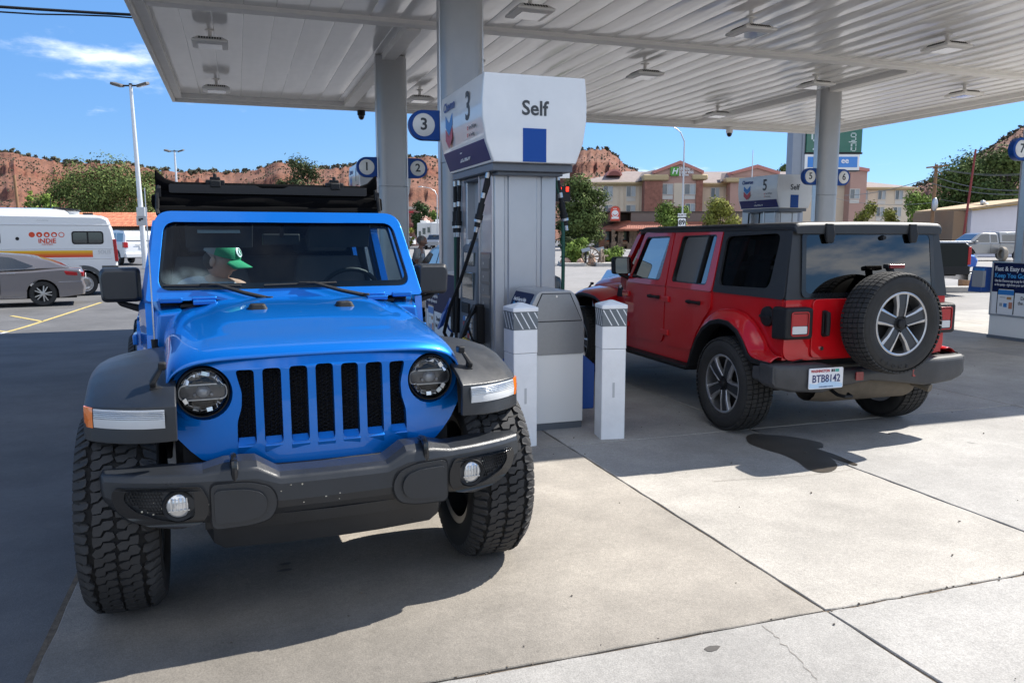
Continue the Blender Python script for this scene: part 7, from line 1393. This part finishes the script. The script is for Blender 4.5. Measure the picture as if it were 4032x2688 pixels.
wl2 = thing('standing_tyre','pale dusty tyre standing upright before the silver pickup','tyre',put(2306,52.5),R(70)); mb = MB(); mb.lathe([(.28,-.12),(.42,-.14),(.46,-.1),(.46,.1),(.42,.14),(.28,.12)],1,(0,0,.46),28); mb.build('tyre_body',mat('dusty pale tyre',(.30,.26,.21),.95,var=.2,vscale=4),wl2); mb = MB(); mb.lathe([(0,-.05),(.27,-.05),(.28,-.1)],1,(0,0,.46),20); mb.build('wheel_disc',mat('pale disc',(.38,.33,.27),.9),wl2)
# dark pickup tail
DKP = mat('black green paint',(.005,.009,.009),.4,0,.35,spec=.15)
t = car('pickup_truck','black pickup whose tail shows right of the red car','pickup',put(2104,22.6),R(163),
    [(-.95,.62),(-1.0,.78),(-1.0,1.40),(-.9,1.46),(1.6,1.46),(4.2,1.35),(4.9,1.1),(4.9,.6)],[(.35,.52),(4.0,.52)],.55,.98,
    [(1.7,1.42),(1.75,1.9),(2.0,2.0),(2.9,2.0),(3.2,1.9),(3.9,1.4)],[[(1.9,1.5),(1.9,1.88),(2.5,1.9),(2.5,1.5)],[(2.6,1.5),(2.6,1.9),(2.95,1.88),(3.5,1.5)]],DKP,.42,tumble=.16)
for s in (1,-1): part(t,'tail_light',REDL,(-1.015,-.93,s*.93-.07,s*.93+.065,.84,1.33))
part(t,'bed_rail',STEEL,(-1.0,1.6,.93,.985,1.46,1.475)); part(t,'lower_panel',BLACK,(-1.01,.0,.96,.985,.58,.80)); part(t,'rear_bumper',mat('chrome trim',(.6,.6,.6),.15,1.0),(-1.22,-1.0,-.95,.95,.42,.62)); part(t,'bumper_step',BLACK,(-1.20,-1.0,-.9,.9,.622,.66))
p = at(2212,664,23); wm = tag(MB().box(-.95,.75,-.16,.16,-.02,.17).build('wheel_stop',KERB,None,bevel=.03),'pale concrete wheel stop right of the red car','wheel stop'); wm.location = (p.x+.3,p.y,0); wm.rotation_euler = (0,0,ROT+.05)
p2 = at(2216,660,24); rk = MB(); rk.ell((0,0,.22),(.20,.2,.32),7,9); rk = tag(rk.build('rock',mat('tan rock',(.34,.20,.11),.9,var=.2,vscale=6),None,ang=20),'tan pointed rock behind the concrete wheel stop','rock'); rk.location = (p2.x,p2.y,0)
# blue car nose, white van, parked car behind the red one
BLU2 = paint('mid blue car paint',(.02,.10,.42),metal=.4)
sedan_top = [(-1.0,.35),(-1.05,.6),(-1.0,.95),(-.6,1.0),(.3,.98),(2.7,.90),(3.45,.78),(3.6,.55),(3.55,.28)]; sedan_gh = [(-.7,.97),(-.1,1.38),(.5,1.46),(1.2,1.45),(1.7,1.36),(2.5,.92)]; sedan_w = [[(.0,1.02),(.25,1.36),(.85,1.38),(.85,1.02)],[(.93,1.02),(.93,1.38),(1.35,1.36),(2.0,1.02)]]
q = put(2240,36); fwd_ = V((cos(R(-40)),sin(R(-40)),0)); t = car('parked_car','blue car whose nose shows between the black and silver pickups','car',(q[0]-fwd_.x*3.55,q[1]-fwd_.y*3.55,0),R(-40),sedan_top,[(0,.40),(2.7,.40)],.25,.92,sedan_gh,sedan_w,BLU2,.33,ends=(((2.45,.95),(1.65,1.38),'windscreen'),))
for s in (1,-1): part(t,'headlight',WHITEL,(3.30,3.56,s*.68-.16,s*.68+.16,.66,.76))
part(t,'front_grille',BLACK,(3.5,3.61,-.5,.5,.36,.56))
SIL2 = paint('silver blue paint',(.38,.42,.47),metal=.6)
q = put(1402,19); fwd_ = V((cos(R(170)),sin(R(170)),0)); t = car('parked_car','silver blue car whose nose shows left of the red car','car',(q[0]-fwd_.x*3.6,q[1]-fwd_.y*3.6,0),R(170),sedan_top,[(0,.40),(2.7,.40)],.25,.90,sedan_gh,sedan_w,SIL2,.33,ends=(((2.45,.95),(1.65,1.38),'windscreen'),((-.65,1.0),(-.12,1.36),'rear_window')))
q = put(2172,76); t = car('van','white van parked far behind the black pickup','van',q,R(200),[(-1.0,.4),(-1.0,1.2),(3.2,1.2),(3.5,.9),(3.5,.4)],[(0,.42),(2.8,.42)],.4,.95,[(-1.0,1.15),(-.9,1.95),(-.7,2.05),(2.0,2.05),(2.3,1.95),(3.0,1.15)],[[(-.8,1.3),(-.75,1.85),(.3,1.85),(.3,1.3)],[(.4,1.3),(.4,1.85),(1.3,1.85),(1.3,1.3)],[(1.4,1.3),(1.4,1.85),(2.0,1.82),(2.5,1.3)]],CARW,.36,ends=(((-1.0,1.25),(-.9,1.9),'rear_window'),((2.95,1.2),(2.25,1.95),'windscreen')),tumble=.1)
DKC = paint('charcoal car paint',(.03,.032,.035),metal=.4)
t = car('parked_car','charcoal car with open door beside the man at the far pump','car',(4.2,13.3,0),R(90),sedan_top,[(0,.40),(2.7,.40)],.25,.90,sedan_gh,sedan_w,DKC,.33,ends=(((2.45,.95),(1.65,1.38),'windscreen'),((-.65,1.0),(-.12,1.36),'rear_window')))
mb = MB(); mb.plate([(0,.38),(.85,.38),(.90,.95),(.62,1.40),(.50,1.44),(-.02,1.0)],[[(.06,.98),(.80,.98),(.56,1.36),(.50,1.37)]],lambda u,z,o:(1.85-u*.35,.90+u*.93,z),-.02,.02); mb.v = [(a+o_,b,c) for (a,b,c),o_ in zip(mb.v,[.03 if i < len(mb.v)/2 else -.03 for i in range(len(mb.v))])]; mb.build('open_door',DKC,t)
# trailer and its truck, small cars
q = put(988,106); t = thing('travel_trailer','white fifth wheel travel trailer in the distance left of the nearest column','trailer',q,ROT); wT = mat('trailer white',(.66,.66,.64),.5)
mb = MB(); mb.loft([[(-1.75,y,.6),(1.7,y,.6),(2.1,y,1.6),(2.1,y,3.4),(1.9,y,3.55),(-1.7,y,3.35)] for y in (0,7)]); mb.build('body',wT,t,bevel=.08); mb = MB(); mb.loft([[(.2,y,1.55),(2.1,y,1.55),(2.1,y,3.4),(.3,y,3.4)] for y in (-1.6,0)]); mb.build('gooseneck',wT,t,bevel=.15,seg=3)
for a,b,c,d_ in ((-1.0,-.6,1.9,2.7),(-.35,0,2.1,2.8),(-1.5,-1.2,1.7,2.3)): mb = MB(); mb.box(a,b,-.03,0,c,d_); mb.build('window',CARG,t)
mb = MB(); mb.box(-1.4,-.5,1,5,3.4,3.7); mb.build('roof_unit',wT,t,bevel=.05); mb = MB(); mb.box(.6,1.5,1,5,3.5,3.85); mb.build('roof_unit',wT,t,bevel=.05)
for x in (-.75,-.2): simple_wheel(t,x,.2,.38,.25,-1,'steel')
q = put(1010,102); t = car('pickup_truck','distant grey pickup hitched to the white trailer','pickup',q,R(-120),[(-1.2,.5),(-1.2,1.2),(1.2,1.2),(3.4,1.15),(3.9,1.0),(3.9,.5)],[(0,.45),(3.2,.45)],.5,.98,[(1.2,1.15),(1.25,1.8),(2.2,1.85),(2.9,1.15)],[[(1.4,1.25),(1.4,1.7),(2.1,1.72),(2.5,1.25)]],paint('grey pickup paint',(.25,.26,.28),metal=.5),.4,ends=(((2.85,1.2),(2.25,1.8),'windscreen'),))
q = put(938,132); t = car('parked_car','small white car far behind the left column','car',q,R(150),sedan_top,[(0,.40),(2.7,.40)],.25,.92,[(-.95,.97),(-.8,1.55),(.5,1.62),(1.4,1.55),(2.5,.92)],[[(-.7,1.05),(-.6,1.5),(.3,1.52),(.3,1.05)],[(.4,1.05),(.4,1.52),(1.2,1.48),(2.0,1.05)]],CARW,.33,ends=(((-.9,1.0),(-.8,1.52),'rear_window'),))
# ------------------------------------------------------------------ people
SKIN = mat('skin',(.50,.28,.20),.5,var=.06,vscale=30); SHIRT = mat('white shirt cloth',(.84,.84,.82),.9,bump=.25,bscale=40); KHAKI = mat('tan trousers',(.20,.155,.11),.9); HAIR = mat('grey hair',(.33,.31,.29),.8); HAIRB = mat('brown hair',(.045,.028,.018),.8)
def skinned(name, pts, edges, m, parent=None, root=0, lv=2):
    me = bpy.data.meshes.new(name); me.from_pydata([p[:3] for p in pts],edges,[]); me.materials.append(m); o = bpy.data.objects.new(name,me); COL.objects.link(o)
    if parent: o.parent = parent
    sk = o.modifiers.new('skin','SKIN'); sk.use_smooth_shade = True; sk.branch_smoothing = .6
    for i,p in enumerate(pts): q = me.skin_vertices[0].data[i]; r = p[3]; q.radius = (r,r) if not isinstance(r,tuple) else r; q.use_root = (i == root)
    s = o.modifiers.new('sub','SUBSURF'); s.levels = lv; s.render_levels = lv; return o
def head_mesh(name, c, rot, m, parent, hair=None, hairm=None):
    """head with brow, nose, lips, chin and ears; faces local +x"""
    q = Euler(rot).to_matrix(); mb = MB(); nu, nv = 22, 28; rings = []
    for i in range(nu+1):
        th = pi*i/nu; ring = []
        for j in range(nv):
            a = 2*pi*j/nv; x, y, z = sin(th)*cos(a), sin(th)*sin(a), -cos(th); fx = max(0,x)
            px_, py_, pz_ = x*.098, y*.076, z*.118
            if z < -.1: px_ *= 1-.18*abs(z); py_ *= 1-.30*(abs(z)-.1)
            g = lambda zc,w_,yw: math.exp(-((z-zc)/w_)**2-(y/yw)**2)*(1 if x > 0 else 0)
            px_ += .024*g(-.12,.14,.16)+.010*g(-.22,.07,.2)-.006*g(.10,.07,.55)+.009*g(-.50,.06,.35)-.006*g(-.41,.05,.3)+.012*g(-.80,.14,.4)+.006*g(.24,.08,.6)
            ring.append(V(c)+q@V((px_,py_,pz_)))
        rings.append(ring)
    mb.loft(rings,caps=False)
    for s in (1,-1): mb.ell(V(c)+q@V((-.008,s*.078,-.008)),(.020,.010,.032),8,10,rot=rot); 
    return mb, q
# man at the far pump
mn = skinned('person',[(0,0,.93,.125),(0,0,1.10,.125),(.03,0,1.30,.145),(.05,0,1.43,.09),(.09,0,1.50,.052),(.10,0,1.56,.055),
    (.03,.10,.90,.09),(.05,.11,.50,.062),(.0,.11,.10,.042),(.14,.12,.04,.035),(.03,-.10,.90,.09),(-.03,-.11,.50,.062),(-.08,-.11,.10,.042),(.06,-.12,.04,.035),
    (.06,.185,1.40,.058),(.08,.23,1.12,.044),(.26,.20,.98,.032),(.34,.18,.96,.030),(.06,-.185,1.40,.058),(.04,-.24,1.12,.044),(.20,-.24,.98,.032),(.28,-.23,.97,.030)],
    [(0,1),(1,2),(2,3),(3,4),(4,5),(0,6),(6,7),(7,8),(8,9),(0,10),(10,11),(11,12),(12,13),(3,14),(14,15),(15,16),(16,17),(3,18),(18,19),(19,20),(20,21)],SKIN)
tag(mn,'grey haired man in white shirt standing at the far pump behind the blue car','person'); p = at(957,543,15.9); mn.location = (p.x,p.y,0); mn.rotation_euler = (0,0,ROT-R(8)); mn.scale = (.93,.93,.93)
mb,_ = head_mesh('head',(.125,0,1.615),(0,R(14),0),SKIN,mn); mb.build('head',SKIN,mn,ang=60)
mb = MB(); mb.ell((.105,0,1.645),(.108,.084,.098),10,14,rot=(0,R(-12),0)); mb.build('hair',HAIR,mn); 
for s in (1,-1): mb = MB(); mb.tube([(.21,s*.03,1.615),(.12,s*.08,1.635)],.004,5); mb.build('glasses_arm',BLACK,mn)
skinned('shirt',[(0,0,.88,.145),(0,0,1.10,.148),(.03,0,1.30,.165),(.045,0,1.42,.112),(.055,.19,1.41,.075),(.075,.22,1.22,.066),(.055,-.19,1.41,.075),(.045,-.23,1.22,.066)],[(0,1),(1,2),(2,3),(3,4),(4,5),(3,6),(6,7)],SHIRT,mn)
skinned('trousers',[(0,0,.95,.140),(.03,.10,.86,.105),(.05,.11,.50,.078),(.0,.11,.12,.065),(.03,-.10,.86,.105),(-.03,-.11,.50,.078),(-.08,-.11,.12,.065)],[(0,1),(1,2),(2,3),(0,4),(4,5),(5,6)],KHAKI,mn)
for s,x in ((1,.06),(-1,-.02)):
    mb = MB(); mb.loft([[(x+.04+a*.14,s*.115+b*.048,0.0) for a,b in rrect(-1,1,-1,1,.6)],[(x+.03+a*.135,s*.115+b*.045,.06) for a,b in rrect(-1,1,-1,1,.6)],[(x-.02+a*.07,s*.115+b*.04,.11) for a,b in rrect(-1,1,-1,1,.6)]]); mb.build('shoe',BLACK,mn)
    for k in range(4): skinned('finger',[( .34+0 if s > 0 else .28,s*.18+(k-1.5)*.018,.955,.010),((.34 if s > 0 else .28)+.05,s*.18+(k-1.5)*.018,.945,.009),((.34 if s > 0 else .28)+.06,s*.18+(k-1.5)*.018,.915,.008)],[(0,1),(1,2)],SKIN,mn,lv=1)
# passenger in the blue car (built in the car's own frame, then carried to its place)
BM = M.Translation((.308,3.756,0)) @ M.Rotation(R(-90+3.1),4,'Z')
pa_ = skinned('person',[(-1.50,-.38,1.02,.12),(-1.53,-.38,1.14,.125),(-1.545,-.37,1.25,.13),(-1.545,-.36,1.315,.075),(-1.535,-.345,1.365,.052),(-1.525,-.335,1.41,.05),
    (-1.30,-.44,.99,.085),(-1.02,-.44,.98,.065),(-1.0,-.44,.72,.05),(-1.30,-.30,.99,.085),(-1.02,-.30,.98,.065),(-1.0,-.30,.72,.05),
    (-1.54,-.54,1.28,.055),(-1.45,-.58,1.08,.042),(-1.24,-.46,1.03,.033),(-1.53,-.20,1.28,.055),(-1.42,-.14,1.08,.042),(-1.24,-.26,1.03,.033)],
    [(0,1),(1,2),(2,3),(3,4),(4,5),(0,6),(6,7),(7,8),(0,9),(9,10),(10,11),(3,12),(12,13),(13,14),(3,15),(15,16),(16,17)],SKIN)
tag(pa_,'passenger in green and grey cap looking down inside the blue car','person'); pa_.matrix_world = BM @ M.Translation((.13,-.004,.006))
hc = V((-1.51,-.325,1.452)); hr = (0,R(17),R(58)); mb, q = head_mesh('head',hc,hr,SKIN,pa_); mb.build('head',SKIN,pa_,ang=60)
mb = MB(); mb.ell(hc+q@V((-.028,0,-.012)),(.080,.078,.070),10,14,rot=hr); mb.build('hair',HAIRB,pa_)
GRN = mat('green cap cloth',(.008,.26,.105),.8,bump=.2,bscale=200); GRY = mat('grey cap mesh',(.27,.27,.255),.9,bump=.4,bscale=300)
def dome(front):
    mb = MB(); rings = []
    for i in range(9):
        th = pi/2*i/8; ring = []
        for j in range(15): a = (-pi/2+pi*j/14)+(0 if front else pi); ring.append(hc+q@V((.113*cos(th)*cos(a)*(1.0)-.002, .094*cos(th)*sin(a), .036+.094*sin(th)**.9)))
        rings.append(ring)
    mb.loft(rings,caps=False,closed=False); return mb
cp = dome(True).build('cap_front',GRN,pa_); dome(False).build('cap_back',GRY,pa_)
mb = MB(); rg = []
for i in range(7):
    e = i/6; rg.append([hc+q@V((.085+.115*e*(1-.55*(y/.085)**2)+.0, y*(1-.12*e), .040-.020*e-.030*(y/.085)**2)) for y in [-.085+.017*k for k in range(11)]])
mb.loft(rg,caps=False,closed=False); br = mb.build('cap_brim',GRN,pa_,ang=80); sd_ = br.modifiers.new('s','SOLIDIFY'); sd_.thickness = .004
mb = MB(); mp_ = lambda u,z,o: tuple(hc+q@(V((cos(u/.10)*(.113+o)*cos(z), sin(u/.10)*.096*cos(z), .036+.094*sin(z)**.9))))
mb.plate(circ(.0,.50,.036,20,.33),[circ(.004,.50,.026,16,.23)],mp_,.001,.004); mb.build('cap_emblem',WHITE,pa_); mb = MB(); mb.plate([(-.006,.38),(.006,.38),(.006,.64),(-.006,.64)],[],mp_,.001,.004); mb.build('cap_emblem',WHITE,pa_)
skinned('shirt',[(-1.50,-.38,1.02,.135),(-1.53,-.38,1.14,.142),(-1.545,-.37,1.25,.15),(-1.545,-.36,1.31,.095),(-1.54,-.54,1.285,.075),(-1.48,-.57,1.15,.062),(-1.53,-.20,1.285,.075),(-1.46,-.16,1.15,.062)],[(0,1),(1,2),(2,3),(3,4),(4,5),(3,6),(6,7)],mat('pale grey shirt',(.36,.38,.42),.9,bump=.2,bscale=40),pa_)
# puff of vapour beside the passenger
vm = bpy.data.materials.new('vapour'); vm.use_nodes = True; nt = vm.node_tree; nt.nodes.remove(nt.nodes['Principled BSDF']); pv = nt.nodes.new('ShaderNodeVolumePrincipled'); pv.inputs['Color'].default_value = (.9,.92,.95,1)
tc = nt.nodes.new('ShaderNodeTexCoord'); nz_ = nt.nodes.new('ShaderNodeTexNoise'); nz_.inputs['Scale'].default_value = 9; nz_.inputs['Detail'].default_value = 5; nt.links.new(tc.outputs['Object'],nz_.inputs['Vector'])
ln = nt.nodes.new('ShaderNodeVectorMath'); ln.operation = 'LENGTH'; sc_v = nt.nodes.new('ShaderNodeVectorMath'); sc_v.operation = 'MULTIPLY'; sc_v.inputs[1].default_value = (1/.13,1/.18,1/.10); nt.links.new(tc.outputs['Object'],sc_v.inputs[0]); nt.links.new(sc_v.outputs[0],ln.inputs[0])
m1 = nt.nodes.new('ShaderNodeMapRange'); m1.inputs['From Min'].default_value = .2; m1.inputs['From Max'].default_value = 1.0; m1.inputs['To Min'].default_value = 1; m1.inputs['To Max'].default_value = 0; nt.links.new(ln.outputs['Value'],m1.inputs['Value'])
m2 = nt.nodes.new('ShaderNodeMapRange'); m2.inputs['From Min'].default_value = .40; m2.inputs['From Max'].default_value = .66; nt.links.new(nz_.outputs['Fac'],m2.inputs['Value'])
m3 = nt.nodes.new('ShaderNodeMath'); m3.operation = 'MULTIPLY'; nt.links.new(m1.outputs[0],m3.inputs[0]); nt.links.new(m2.outputs[0],m3.inputs[1]); m4 = nt.nodes.new('ShaderNodeMath'); m4.operation = 'MULTIPLY'; m4.inputs[1].default_value = 8; nt.links.new(m3.outputs[0],m4.inputs[0]); nt.links.new(m4.outputs[0],pv.inputs['Density']); nt.links.new(pv.outputs[0],nt.nodes['Material Output'].inputs['Volume'])
mb = MB(); mb.ell((0,0,0),(.13,.18,.10),12,16); sm = mb.build('vapour_puff',vm,None,kind='stuff'); sm['label'] = 'puff of pale vapour behind the windscreen beside the passenger'; sm['category'] = 'vapour'; sm.matrix_world = BM @ M.Translation((-1.22,-.535,1.335))
